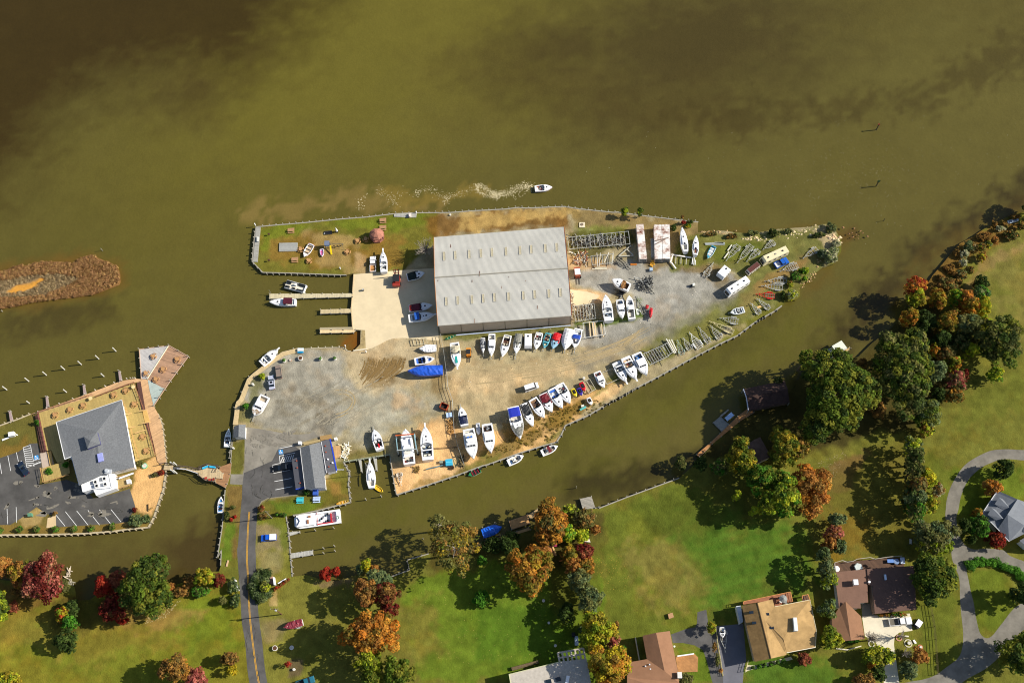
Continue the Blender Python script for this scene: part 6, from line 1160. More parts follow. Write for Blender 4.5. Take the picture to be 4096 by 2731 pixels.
barrel('U3',530,452,'white drum beside the tan pipe frame',r=.4); barrel('W6',1705,482,'green round tank lid on the restaurant sand','58c090',.85,.6,name='tank'); barrel('W2',297,180,'white bucket near the north bulkhead',r=.3,h=.5,name='bucket')
barrel('S1',658,602,'white ring light left of the shaded hedge on the lawn',r=.42,h=.5,name='garden_urn'); barrel('S1',720,862,'white garden urn above the yellow tree shadow',r=.35,h=.6,name='garden_urn'); barrel('S1',797,1130,'white bird bath in the yellow tree shadow',r=.4,h=.8,name='bird_bath')
barrel('S2',962,1408,'white gas bottle in the small flower bed by the road',r=.38,h=.8,name='gas_bottle'); barrel('T4',993,1092,'round white fountain basin in the front garden circle',r=.45,h=.7,name='fountain'); barrel('T4',1132,1140,'white pot in the small brick ring of the front garden',r=.35,h=.6,name='flower_pot')
slab('garden_bench','white curved stone bench in the front garden','bench','T4',[(1045,1055),(1065,1048),(1092,1090),(1070,1098)],G,G+.5,M('f0ece4',.7)); slab('garden_bench','low stone bench above the fountain in the front garden','bench','T4',[(950,998),(998,1003),(996,1018),(950,1015)],G,G+.4,M('d8d0bc',.7))
def ring(w,x,y,r,label,col):
    c=P(w,x,y); rr=(P(w,x+r,y)-c).length; m=MB(); n=22
    for i in range(n): a=2*math.pi*i/n; m.box(rr*math.cos(a),rr*math.sin(a),0,.28,.2,.16,a)
    tag(m.obj('stone_ring',M(col,.9,0,.2,3),loc=c),label,'stone edging')
ring('T4',990,1092,42,'large white stone ring round the fountain','e0d8b8'); ring('T4',1130,1140,26,'small brick ring round a white pot','c8805c'); ring('T4',880,1030,30,'pinkish stone ring at the foot of the bare tree','c8907c'); ring('T4',558,1100,32,'pale stone ring round the bare tree by the house','c8c4b0')
# ================= picnic furniture =================
g1='rectangular picnic tables on the lawn'
picnic('W1',598,355,.08,'brown picnic table alone at the upper left of the picnic lawn',group=g1); picnic('W1',1678,238,.08,'brown picnic table nearest the small grey landing, upper of the pair',group=g1); picnic('W1',1678,323,.08,'brown picnic table just above the pink gazebo, lower of the pair',group=g1); picnic('W1',643,698,.05,'brown picnic table at the lower left of the picnic lawn',group=g1)
picnic('W8',1028,878,.03,'turquoise picnic table on the office lawn','3fc0cc'); picnic('W8',1222,870,.03,'pale lilac blue picnic table on the office lawn','b8ccf4'); 
g2='round picnic tables'
for x,y,l in [(710,575,'round table touching the grey stage on the picnic lawn'),(808,708,'round table below the stranded rowboat on the picnic lawn'),(1258,605,'round table right of the yellow slide'),(1380,475,'round table left of the one in the gazebo shadow'),(1475,455,'round table in the gazebo shadow')]: round_table('W1',x,y,l,group=g2,shade='b88a58')
RZ=G+.55
for x,y,l in [(643,1052,'round table farthest left on the restaurant deck'),(818,990,'second round table from the left on the restaurant deck'),(972,940,'third round table from the left on the restaurant deck'),(1332,815,'round table above the roof peak on the restaurant deck'),(1472,765,'round table nearest the upper right deck corner'),(1575,925,'round table right of the roof peak on the restaurant deck'),(1672,1308,'upper of two round tables in the east deck bay'),(1715,1472,'lower of two round tables in the east deck bay')]: round_table('W5',x,y,l,RZ,g2)
for x,y,l in [(1800,362,'upper round table on the grey half of the pointed platform'),(1713,565,'lower round table on the grey half of the pointed platform'),(2080,400,'round table nearest the outer tip of the pointed platform'),(1912,518,'middle round table on the brown half of the pointed platform'),(1827,635,'round table nearest the deck on the brown half of the pointed platform')]: round_table('W5',x,y,l,1.15,g2)
for x,y,l in [(1063,860,'small round cream bar table on the restaurant deck'),(1565,725,'small round cream bar table by the deck corner steps')]:
    c=P('W5',x,y,RZ+1); t=thing('bar_table',l,'bar table',Vector((c.x,c.y,RZ))); MB().cyl((0,0,1.0),(0,0,1.06),.6,n=16).obj('tabletop',M('e0c890',.7),t); MB().cyl((0,0,0),(0,0,1),.1,n=8).obj('leg',TEAK,t)
# playground, stage, gazebo, umbrella
dock('W1',[(460,505),(675,500),(672,598),(458,602)],'low grey plank stage on the picnic lawn',G+.35,M('9a9a94',.85,0,.12,2,stripe=(1.55,.3,.15)),False,name='stage',cat='stage')
c=P('W1',1615,440); t=thing('gazebo','octagonal pink roofed gazebo on the picnic lawn','gazebo',c); m=MB(); R8=2.45
pk=M('a8705c',.8,0,.15,2); ang=[math.pi/8+i*math.pi/4 for i in range(8)]
m.add([(R8*math.cos(a),R8*math.sin(a)*.92,2.3) for a in ang]+[(1.5*math.cos(a),1.5*math.sin(a)*.9,3.2) for a in ang],[(i,(i+1)%8,8+(i+1)%8,8+i) for i in range(8)]).obj('lower_roof',pk,t)
MB().add([(1.9*math.cos(a),1.9*math.sin(a)*.9,3.25) for a in ang]+[(.5*math.cos(a),.3*math.sin(a),4.1) for a in ang],[(i,(i+1)%8,8+(i+1)%8,8+i) for i in range(8)]+[tuple(range(8,16))]).obj('upper_roof',pk,t)
for a in ang: MB().bar((2.3*math.cos(a),2.1*math.sin(a),0),(2.3*math.cos(a),2.1*math.sin(a),2.35),.16).obj('post',pk,t)
m=MB(); [m.bar((2.3*math.cos(ang[i]),2.1*math.sin(ang[i]),z),(2.3*math.cos(ang[(i+1)%8]),2.1*math.sin(ang[(i+1)%8]),z),.1) for i in range(8) if i!=2 for z in (.5,1.0)]; m.obj('railing',pk,t); MB().prism([(2.35*math.cos(a),2.2*math.sin(a)) for a in ang],0,.2).obj('floor',M('a06858',.8),t)
c=P('W1',1140,375); t=thing('patio_umbrella','closed white umbrella beside a black trampoline sheet','umbrella',c); MB().cyl((0,0,0),(0,0,2.9),.04).obj('pole',STEEL,t); MB().cyl((-.0,0,.8),(0,0,2.8),.38,.08,10).obj('canopy',M('f4f4f4',.7),t); MB().box(0,0,0,.8,.7,.3).obj('base',BLK,t)
slab('tarpaulin','black sheet lying on the picnic lawn left of the white umbrella','tarpaulin','W1',[(985,368),(1078,358),(1082,398),(992,408)],G,G+.3,BLK); tag(MB().dome(0,0,0,.25,.25,.4,8,3).obj('buoy',GEL,loc=P('W1',992,398)),'white buoy at the corner of the black sheet','buoy')
c=P('W1',1050,560); t=thing('playset','swing and climbing playset with a yellow slide on the picnic lawn','playset',c); MB().box(-.4,.3,1.5,1.5,1.4,.1).obj('platform',M('4a5a70',.6),t); m=MB(); [m.bar((-.4+a*.7,.3+b*.6,0),(-.4+a*.7,.3+b*.6,2.6),.1) for a in(-1,1) for b in(-1,1)]; m.bar((.3,.3,2.4),(4.6,.2,2.3),.12).bar((4.6,.2,2.3),(4.6,1.2,0),.1).bar((4.6,.2,2.3),(4.6,-.9,0),.1); m.obj('frame',M('6a6a60',.8),t)
MB().prism([(-1.2,-.5),(.4,-.5),(.4,1.1),(-1.2,1.1)],2.6,2.75).obj('roof',M('6a7488',.6),t); MB().bar((.5,.1,1.5),(.9,-2.6,.15),.55,.08).obj('slide',M('e8c818',.35),t)
for i in range(3): m=MB(); m.bar((1.4+i*1.1,.3,2.3),(1.4+i*1.1,.3,.6),.04).bar((1.75+i*1.1,.3,2.3),(1.75+i*1.1,.3,.6),.04).box(1.57+i*1.1,.3,.5,.5,.25,.06); m.obj('swing',BLK,t)
for w,x,y,l in [('W1',345,415,'dark grill on a post at the upper left of the picnic lawn'),('W1',345,720,'dark grill on a post at the lower left of the picnic lawn')]:
    t=thing('grill',l,'grill',P(w,x,y)); MB().cyl((0,0,0),(0,0,.8),.06).obj('post',BLK,t); MB().box(0,0,.8,.6,.5,.3).obj('firebox',M('4a2a20',.8),t)
for w,x,y,l,h in [('W1',1178,810,'white fire hydrant post at the bottom of the picnic lawn',1.0),('W1',182,300,'white gull post at the north west corner of the bulkhead',1.3),('W1',2073,155,'white power pedestal at the right end of the small landing',1.0),('W7',1563,255,'white post at the corner of the gravel lot bulkhead',1.2),('W7',1805,320,'white post below the boat ramp curb',1.0),('W5',205,1292,'white bollard light on the restaurant north lawn',.6)]:
    c=P(w,x,y); t=thing('service_post',l,'post',c); MB().cyl((0,0,0),(0,0,h),.16,.14,10).obj('post',GEL,t); MB().dome(0,0,h,.2,.2,.15,10,3).obj('cap',GEL,t)
slab('fish_cleaning_table','red and white table on the small north landing','table','W1',[(1980,165),(2000,150),(2000,192),(1985,195)],1.15,1.95,M('e8d0c8',.6))
slab('bench','pale bench on the grey landing at the west end of the lawn','bench','W1',[(196,430),(220,432),(218,486),(196,486)],1.12,1.6,M('d0d0c8',.7))
t=thing('water_table','turquoise and white bench table on the gravel lot boardwalk','bench table',P('W7',1040,305),0); MB().box(0,.2,.75,1.9,1.0,.08).obj('tabletop',M('e0ecf0',.6),t); MB().box(0,-.7,.4,1.9,.3,.35).obj('bench',M('18a0d8',.5),t); MB().box(-.7,.1,0,.12,1,.75).box(.7,.1,0,.12,1,.75).obj('leg',WOODG,t)
# utility pole, floodlights, fence
c=P('S2',815,760); t=thing('utility_pole','tall leaning utility pole with a crossarm beside the road','utility pole',c); MB().cyl((0,0,0),(0,0,10.5),.16,.11,8).obj('pole',M('6a4a34',.9),t); MB().bar((-1.1,0,9.8),(1.1,0,9.8),.12).obj('crossarm',M('6a4a34',.9),t); MB().cyl((.25,-.25,8.4),(.25,-.25,9.3),.25,n=10).obj('transformer',M('b0b4b8',.5),t); m=MB(); [m.cyl((x,0,9.85),(x,0,10.05),.06,n=6) for x in (-1,-.4,.4,1)]; m.obj('insulator',GEL,t)
c=P('W8',700,1090); t=thing('utility_pole','utility pole by the shrub bed at the lot entrance','utility pole',c); MB().cyl((0,0,0),(0,0,8.5),.15,.11,8).obj('pole',M('7a7468',.9),t); MB().bar((-1,0,8),(1,0,8),.11).obj('crossarm',M('7a7468',.9),t)
CL=M('b8b8ae',.5,.2)
fence('chain_link_fence','long chain link fence running down the yard from the shed corner','V1',[(838,180),(885,430),(935,800),(950,985),(1020,1190),(1045,1567)],2.1,CL,3.0); fence('chain_link_fence','lower bent part of the chain link fence down to the creek','V2',[(1218,10),(1245,480),(1290,700),(1405,1040)],2.0,CL,3)
t=thing('fence_gate','long horizontal pipe gate beside the big express cruiser','gate',P('V2',1090,735)); m=MB(); a,b=P('V2',918,752,G+1.1),P('V2',1275,728,G+1.1); m.bar(a,b,.12).bar(a-Vector((0,0,.8)),b-Vector((0,0,.8)),.1); m.obj('rail',M('4a3a28',.8),t,True); MB().bar(a,a-Vector((0,0,1.1)),.14).bar(b,b-Vector((0,0,1.1)),.14).obj('post',DSTEEL,t,True)
# garden sheds and small things right side
slab('raised_planter','small wooden raised bed with weeds in the middle of the lawn','raised bed','S1',[(2118,755),(2172,738),(2190,790),(2132,812)],G,G+.8,M('b08860',.8,0,.2,3))
slab('bench','white bench leaning at the wooded shore','bench','S4',[(2170,500),(2225,475),(2250,480),(2262,512)],G,G+.7,M('e8dccc',.7))
slab('sign_board','white boundary board in the flower bed by the road','board','S2',[(765,392),(862,335),(868,345),(775,400)],G+.1,G+.6,GEL)
m=MB(); slab('entrance_wall','white entrance wall inside the round hedge','wall','S2',[(708,325),(722,320),(735,412),(720,415)],G,G+1.6,GEL); slab('entrance_wall','white entrance wall beside the left hedge','wall','S2',[(255,352),(268,350),(305,470),(290,475)],G,G+1.6,GEL); slab('brick_paving','pinkish paving pad inside the round hedge','paving','S2',[(655,330),(710,310),(722,410),(672,400)],G+.01,G+.06,M('b08878',.9))
t=thing('garden_swing','white two seat garden swing in shade between the lawn trees','garden swing',P('T2',820,1400),1.4); MB().box(0,0,.5,1.4,.6,.1).box(0,.3,.6,1.4,.1,.5).obj('seat',GEL,t); m=MB(); [m.bar((a*.9,b*.8,0),(a*.9,0,2),.08) for a in(-1,1) for b in(-1,1)]; m.bar((-.9,0,2),(.9,0,2),.08); m.obj('frame',BLK,t)
t=thing('satellite_dish','grey outdoor sofa and heater standing on dark paving by the bottom grey house','garden furniture',P('S1',1045,1070),0); MB().box(0,0,0,1.0,2.6,.5).obj('sofa',M('c8d8e8',.6),t); MB().box(-.8,1.6,0,1.0,1.2,.9).obj('cabinet',BLK,t); t.name='outdoor_sofa'
for x,y in [(455,15),(250,300)]: pass
bric('driftwood','bleached driftwood branch stranded in the shallows','driftwood','S3',645,235,14,38,12,[M('d8c8b0',.9)],.5,(.8,2.6),0.0); bric('driftwood','grey fallen branch at the muddy shore','driftwood','S3',660,320,34,16,10,[M('b0a894',.9)],.4,(.8,2.4),0.2)
# ================= buildings =================
def roofm(col,var=.16,scale=1.1): return M(col,.9,0,var,scale,.15,bump=.5)
GREYS=roofm('747678',.2,2.2); DGREY=roofm('56585c',.14,1.6); FLATD=M('5a5a60',.9,0,.1,.5,.2); TAN=roofm('a98a5c',.2,.5); BRN=roofm('7c5f50',.1,.5); BRN2=roofm('8f6a50',.1,.5); SLATE=roofm('767a80',.08,.6); PALE=roofm('b8b0a4',.12,1.2)
def roof_part(t,name,mat,faces,th=.16):
    """faces: lists of world points (x,y,z), given as seen from above; each becomes a slab"""
    m=MB()
    for f in faces:
        n=len(f); a=sum(f[i].x*f[(i+1)%n].y-f[(i+1)%n].x*f[i].y for i in range(n)); f=f if a>0 else f[::-1]
        m.add([tuple(p) for p in f]+[(p.x,p.y,p.z-th) for p in f],[tuple(range(n)),tuple(range(2*n-1,n-1,-1))]+[(i+n,(i+1)%n+n,(i+1)%n,i) for i in range(n)])
    return m.obj(name,mat,t,True)
def walls(t,pts,mat,z1=None,inset=.35,name='wall',z0=G-.1,out=None):
    c=sum(pts,Vector())/len(pts); n=len(pts); a=sum(pts[i].x*pts[(i+1)%n].y-pts[(i+1)%n].x*pts[i].y for i in range(n)); f=pts if a>0 else pts[::-1]; q=[]
    for i in range(n):
        p,pa,pb=f[i],f[i-1],f[(i+1)%n]; d1=Vector((p.x-pa.x,p.y-pa.y,0)).normalized(); d2=Vector((pb.x-p.x,pb.y-p.y,0)).normalized(); n1=Vector((-d1.y,d1.x,0)); n2=Vector((-d2.y,d2.x,0)); b=(n1+n2); k=max(.3,1+n1.dot(n2)); b=b/k*inset; q.append(p+b)
    m=MB(); m.add([(p.x,p.y,z0) for p in q]+[(p.x,p.y,(p.z if z1 is None else z1)-.17) for p in q],[(i,(i+1)%n,n+(i+1)%n,n+i) for i in range(n)]+[tuple(range(n,2*n))]); return m.obj(name,mat,t,True)
def edge(t,pl,mat,w=.12,name='fascia'):
    m=MB(); [m.bar(pl[i],pl[i+1],w,.2) for i in range(len(pl)-1)]; return m.obj(name,mat,t,True)
def skyl(t,w,x,y,z,sx,sy,r,name='skylight',mat=None,h=.2,base=None):
    p=P(w,x,y,z); o=MB().box(p.x,p.y,z-.25,sx,sy,h+.25,r).obj(name,mat or GLASS,t,True); return o
# --- storage shed ---
c=P('W2',900,900); t=thing('storage_shed','huge grey corrugated metal boat storage shed in the middle of the yard','shed',c); E_,R__=7.7,9.7
nw,ne,se,sw=P('W2',104,438,E_),P('W2',1635,315,E_),P('W2',1725,1360,E_),P('W2',150,1478,E_); rw,re=P('W2',112,912,R__),P('W2',1682,803,R__)
SHM=M('b6b4ac',.8,0,.1,.14,.15); n=150
for A,B,Cc,D,nm in ((rw,re,nw,ne,'roof'),(rw,re,sw,se,'roof')):
    m=MB(); top=[];bot=[]
    for i in range(2*n+1):
        f=i/(2*n); up=Vector((0,0,.045 if i%2 else -.02)); top.append(A.lerp(B,f)+up); bot.append(Cc.lerp(D,f)+up)
    vs=top+bot; k=2*n+1; fl=((bot[0]-top[0]).cross(top[1]-top[0])).z>0; m.add(vs,[((i,k+i,k+i+1,i+1) if fl else (i,i+1,k+i+1,k+i)) for i in range(2*n)]); r_=m.obj(nm,SHM,t,True)
    YP=M('b8ae92',.6,0,.35,4)
    xs=[208,340,505,640,770,935,1100,1232,1398,1530] if Cc is nw else [235,368,535,668,800,965,1140,1272,1438,1575]
    for i,x in enumerate(xs):
        y=(612-i*11.5) if Cc is nw else (1142-i*11.5); f=(R__-E_)*(1-(y+47-((912+438)/2-(x-104)*.075))/1)*0
        z=8.55 if Cc is nw else 8.35; q=PL('W2',[(x,y),(x+30,y-2),(x+34,y+98),(x+4,y+100)],0)
        pts=[]
        for xx,yy in ((x,y),(x+30,y-2),(x+34,y+98),(x+4,y+100)):
            lo,hi=6.,11.                                     # meet the roof plane along the sight line
            nrm=(Cc-A).cross(B-A); o=Vector((0,0,CAM_H)); d=P('W2',xx,yy,0)-o; tt=(A-o).dot(nrm)/d.dot(nrm); pts.append(o+d*tt+Vector((0,0,.13)))
        mm=MB(); mm.add(pts,[(0,1,2,3),(3,2,1,0)]); sk_=mm.obj('skylight_panel',YP,t,True); mm=MB(); [mm.bar(pts[j]+Vector((0,0,.03)),pts[(j+1)%4]+Vector((0,0,.03)),.1,.05) for j in range(4)]; mm.obj('skylight_frame',M('c8c4b8',.6),sk_,True)
for x,y,l,ss in ((551,940,28,1),(983,898,14,1),(580,1395,50,1),(150,940,14,1),(1610,662,8,0),(640,835,60,0),(1180,945,10,1),(1320,1240,40,1),(300,520,40,0),(900,1010,30,1)):
    A,Cc,D=(rw,sw,re) if ss else (rw,nw,re); nrm=(Cc-A).cross(D-A); o=Vector((0,0,CAM_H)); pts=[]
    for xx,yy in ((x,y),(x+4,y),(x+5,y+l),(x-1,y+l)): d=P('W2',xx,yy,0)-o; tt=(A-o).dot(nrm)/d.dot(nrm); pts.append(o+d*tt+Vector((0,0,.12)))
    MB().add(pts,[(0,1,2,3),(3,2,1,0)]).obj('rust_streak',M('7a4a24',.8,0,.2,3),t,True)
edge(t,[rw+Vector((0,0,.1)),re+Vector((0,0,.1))],M('8f8a7c',.6),.3,'ridge_cap'); edge(t,[sw,se],M('9a968a',.6),.2,'gutter'); edge(t,[ne,re,se],M('9a5a30',.7),.16,'verge_trim'); edge(t,[nw,rw,sw],M('b0703c',.7),.16,'verge_trim')
i_=.25; W4=[nw.lerp(se,.006),ne.lerp(sw,.006),se.lerp(nw,.006),sw.lerp(ne,.006)]; m=MB(); m.add([(p.x,p.y,G-.1) for p in W4]+[(p.x,p.y,p.z-.05) for p in W4]+[(W4[0].lerp(W4[3],.5).x,W4[0].lerp(W4[3],.5).y,R__-.1),(W4[1].lerp(W4[2],.5).x,W4[1].lerp(W4[2],.5).y,R__-.1)],[(0,3,7,8,4),(1,5,9,6,2),(0,4,5,1),(3,2,6,7)]); m.obj('wall',M('c4b096',.7,.0,.08,.3),t,True)
for k in range(7): p=W4[3].lerp(W4[2],k/6); MB().bar((p.x,p.y-.1,G),(p.x,p.y-.1,E_-.3),.14,.1).obj('wall_batten',M('5e5448',.7),t,True)
a,b=W4[3],W4[2]; MB().bar((a.x+5,a.y-.6,G+.25),(b.x,b.y-.6,G+.25),.3,.2).obj('base_gutter',M('b8c4d8',.5),t,True)
for k in (.3,.62): p=W4[0].lerp(W4[3],k); q=W4[0].lerp(W4[3],k+.2); MB().bar((p.x-.08,p.y,3.4),(q.x-.08,q.y,3.4),.1,5).obj('sliding_door',M('6e6c66',.6),t,True)
# --- restaurant ---
c=P('W5',1100,1300); t=thing('restaurant_building','grey shingled waterside restaurant building with white flat roofed rear','building',c); z1,z2=5.2,6.5
a,b,c1,d=P('W5',660,1140,z1),P('W5',1430,878,z1),P('W6',1580,490,z1),P('W6',760,400,z1); e,f=P('W6',840,368,z1),P('W6',930,705,z1); g=P('W6',1185,588,z1)
hp=P('W5',1140,1250,z2); hq=P('W6',1110,250,z2); hr=P('W6',1165,420,z2-.3)
roof_part(t,'roof',GREYS,[[a,b,hp],[b,c1,P('W6',1180,580,z1+.2),hr,hp],[a,hp,hr,P('W6',1000,330,z1+.5),e,d]])
roof_part(t,'rear_roof',GREYS,[[P('W6',840,368,z1+.25),P('W6',1110,250,z2-.2),P('W6',1185,588,z1+.6),P('W6',930,705,z1+.25)],[P('W6',1110,250,z2-.2),P('W6',1160,420,z2-.5),P('W6',1187,588,z1+.6)]],.3)
walls(t,[a,b,c1,P('W6',1185,595,z1),f,e,d],WALLW,5.2,.7)
MB().prism([(p.x,p.y) for p in PL('W5',[(995,1310),(1140,1255),(1172,1390),(1025,1447)],7.4)],5.4,7.3).obj('cupola',M('4a4a78',.7),t,True); roof_part(t,'cupola_roof',GREYS,[[P('W5',985,1305,7.5),P('W5',1140,1250,7.5),P('W5',1060,1360,8.1)],[P('W5',1140,1250,7.5),P('W5',1178,1395,7.5),P('W5',1060,1360,8.1)],[P('W5',1178,1395,7.5),P('W5',1025,1450,7.5),P('W5',1060,1360,8.1)],[P('W5',1025,1450,7.5),P('W5',985,1305,7.5),P('W5',1060,1360,8.1)]],.1)
fr=PL('W6',[(958,692),(1180,598),(1280,565),(1315,730),(1085,748),(975,782)],4.0); m=MB(); m.prism([(p.x,p.y) for p in fr],G-.1,3.9); m.obj('rear_wing',M('f2f0ec',.6),t,True); edge(t,fr+[fr[0]],GEL,.25,'parapet')
MB().prism([(p.x,p.y) for p in PL('W6',[(1280,570),(1345,570),(1365,740),(1130,825),(1095,755),(1318,735)],3.4)],G-.1,3.4).obj('rear_annex',GEL,t,True)
for x,y in ((1135,710),(1235,690),(1120,665),(1225,625)):
    o=MB().box(*P('W6',x,y,4.4).xy,3.9,1.1,1.1,.9,.3).obj('air_conditioner',M('d8d8d4',.5),t,True); mm=MB().cyl((P('W6',x,y,4.8).x,P('W6',x,y,4.8).y,4.8),(P('W6',x,y,4.8).x,P('W6',x,y,4.8).y,4.86),.38,n=12); mm.obj('fan',DARK,o,True)
MB().box(*P('W6',1178,378,6.6).xy,5.8,1.5,2.6,.9,.3).obj('skylight',M('9aa0d8',.2),t,True); p=P('W6',1248,528,6.2); MB().cyl((p.x,p.y,5.2),(p.x,p.y,6.2),.55,n=12).box(p.x+.4,p.y-.2,5.2,2.0,1.2,.6).obj('exhaust_fan',M('c8ccd0',.4,.2),t,True)
edge(t,[a,b,c1],M('d8dadc',.5),.14); edge(t,[d,a],GEL,.16); edge(t,[f,e,d],GEL,.16)
DK=M('b0985a',.8,0,.14,1.5,stripe=(.35,.3,.12)); DK2=M('a88468',.8,0,.14,1.5,stripe=(1.25,.3,.2)); DK3=M('c8a074',.8,0,.14,1.5,stripe=(2.2,.3,.18)); DK4=M('b4b0ac',.8,0,.1,1.5,stripe=(.9,.3,.14)); Z=G+.55
def deckpart(t,w,q,z,mat,name='deck',th=.25): ps=PL(w,q,z); return MB().prism([(p.x,p.y) for p in ps],z-th,z).obj(name,mat,t,True)
def rails(t,w,q,z,mat,h=1.0):
    ps=PL(w,q,z); m=MB(); up=Vector((0,0,1))
    for i in range(len(ps)-1):
        m.bar(ps[i]+up*h,ps[i+1]+up*h,.16,.08); m.bar(ps[i]+up*h*.5,ps[i+1]+up*h*.5,.06,.06); k=max(1,int((ps[i+1]-ps[i]).length/1.6))
        for j in range(k+1): p=ps[i].lerp(ps[i+1],j/k); m.bar(p,p+up*h,.1)
    return m.obj('railing',mat,t,True)
t=thing('dining_deck','honey coloured timber dining deck wrapping round the restaurant','deck',P('W5',1200,1000)); RW=M('b89058',.8,0,.15,2)
deckpart(t,'W5',[(455,1030),(1582,682),(1700,1160),(1830,1530),(1590,1600),(1570,1480),(1440,1000),(1400,950),(700,1190),(830,1570),(800,1590),(670,1614),(600,1464),(548,1475)],Z,DK)
deckpart(t,'W6',[(485,510),(600,470),(680,450),(800,400),(820,560),(690,620),(520,680)],Z,DK)
rails(t,'W5',[(455,1030),(1090,820)],Z,M('a87858',.8)); rails(t,'W5',[(1130,850),(1580,680),(1700,1000)],Z,M('8a5a40',.8)); rails(t,'W5',[(1735,1150),(1830,1530)],Z,M('8a5a40',.8)); rails(t,'W5',[(455,1030),(555,1475)],Z,M('8a5048',.8)); rails(t,'W5',[(1445,880),(1510,1040)],Z,RW); rails(t,'W5',[(1540,1200),(1640,1560)],Z,RW); rails(t,'W6',[(485,510),(520,680),(815,590)],Z,RW)
for q in ([(1605,680),(1650,660),(1705,990),(1665,1000)],[(1705,1150),(1745,1145),(1815,1510),(1780,1520)],[(428,1060),(455,1045),(548,1480),(505,1495)]): deckpart(t,'W5',q,Z-.15,M('5a3c34',.85,0,.3,3),'planting_bed')
for w,q in (('W5',[(1475,1040),(1540,1030),(1585,1195),(1515,1210)]),('W5',[(1670,1000),(1720,990),(1760,1140),(1705,1155)]),('W6',[(555,310),(600,300),(615,470),(590,490)]),('W6',[(635,465),(665,460),(690,600),(655,610)])): deckpart(t,w,q,Z-.2,M('d0a860',.8,0,.2,3),'steps')
for w,q in (('W5',[(1480,1048),(1543,1036)]),('W5',[(1515,1198),(1588,1192)]),('W5',[(1632,1008),(1730,996)]),('W5',[(1672,1152),(1768,1138)]),('W5',[(1588,1268),(1708,1228)])): edge(t,PL(w,q,Z+1.2),M('d8b074',.8),.25,'beam')
t=thing('boardwalk','tan riverside boardwalk curving outside the dining deck','boardwalk',P('W5',1000,850)); deckpart(t,'W5',[(360,1045),(1000,818),(1430,652),(1590,630),(1660,632),(1735,640),(1805,950),(1860,1050),(1905,1200),(1945,1560),(1850,1600),(1800,1380),(1705,990),(1610,668),(1560,680),(1000,865),(455,1035)],1.1,DK3)
deckpart(t,'W6',[(1851,427),(1946,387),(1950,430),(1890,460)],1.1,DK3)
m=MB()
for q in ([(455,1020),(1000,812),(1430,648),(1590,626)],):
    pl=smooth(PL('W5',q,1.1),8)
    for p in pl[::2]: m.cyl((p.x,p.y,-.6),(p.x,p.y,1.9),.14,n=6)
m.obj('rail_piling',M('c8beb0',.8),t,True)
t=thing('platform','pointed triangular timber platform on piles off the restaurant','platform',Vector((P('W5',1900,500).x,P('W5',1900,500).y,0)))
deckpart(t,'W5',[(1635,285),(1978,243),(1730,632),(1660,632)],1.15,DK4); deckpart(t,'W5',[(1985,240),(2210,368),(2000,655),(1925,745),(1735,640)],1.15,DK2); deckpart(t,'W5',[(1735,640),(1925,745),(1900,780),(1805,948),(1760,780)],1.15,M('a8b4ac',.8,0,.1,1.5,stripe=(2.2,.3,.12)))
edge(t,PL('W5',[(1978,243),(1730,632)],1.22),M('f0e4c8',.7),.22,'joint_beam'); edge(t,PL('W5',[(1805,948),(2000,655),(2212,368),(1985,240),(1635,285),(1660,632)],1.2),M('c0a088',.8),.2,'kerb')
o_=PL('W5',[(1805,948),(2000,655),(2212,368),(1985,240),(1635,285),(1660,632)],1.2)
for i in range(5):
    a,b=o_[i],o_[i+1]; k=max(2,int((b-a).length/2.8))
    for j in range(k): p=a.lerp(b,j/k); MB().cyl((p.x,p.y,-.6),(p.x,p.y,2.3),.13,n=7).obj('piling',WOODG,t,True)
# small planters, kiosk
slab('equipment_hut','small white pump hut on the restaurant north lawn','hut','W5',[(92,1258),(158,1246),(162,1292),(98,1306)],G,G+1.4,GEL); slab('electrical_cabinet','green electrical cabinet on the mulch bed','cabinet','W6',[(320,1032),(368,1028),(371,1066),(325,1070)],G,G+1.2,M('5a8a70',.6))
slab('raised_planter','long raised planter along the west rail of the dining deck','planter','W5',[(405,1065),(430,1050),(500,1490),(478,1495)],G,G+.5,M('4a3028',.9,0,.3,3))
tag(MB().bar(Vector(P('W6',1395,625,G+2.2)),Vector(P('W6',1568,562,G+2.2)),.5,.12).obj('awning_board',GEL,loc=(0,0,0)),'long white board lying on the rear deck of the restaurant','board')
t=thing('rear_deck','tan timber service deck at the back of the restaurant','deck',P('W6',1450,660)); deckpart(t,'W6',[(1360,640),(1520,600),(1525,715),(1370,760)],G+.6,M('a8905c',.8,0,.15,1.5,stripe=(.2,.3,.15))); rails(t,'W6',[(1370,760),(1525,715)],G+.6,RW); rails(t,'W6',[(1365,620),(1560,575)],G+.6,RW)
t=thing('dumpster','white bin at the end of the rear service deck','bin',P('W6',1525,672)); MB().box(0,0,0,1.1,1.3,1.2,.3).obj('body',GEL,t)
MB().box(0,0,1.2,1.15,1.35,.08,.3).obj('lid',M('d8d8d8',.5),t)
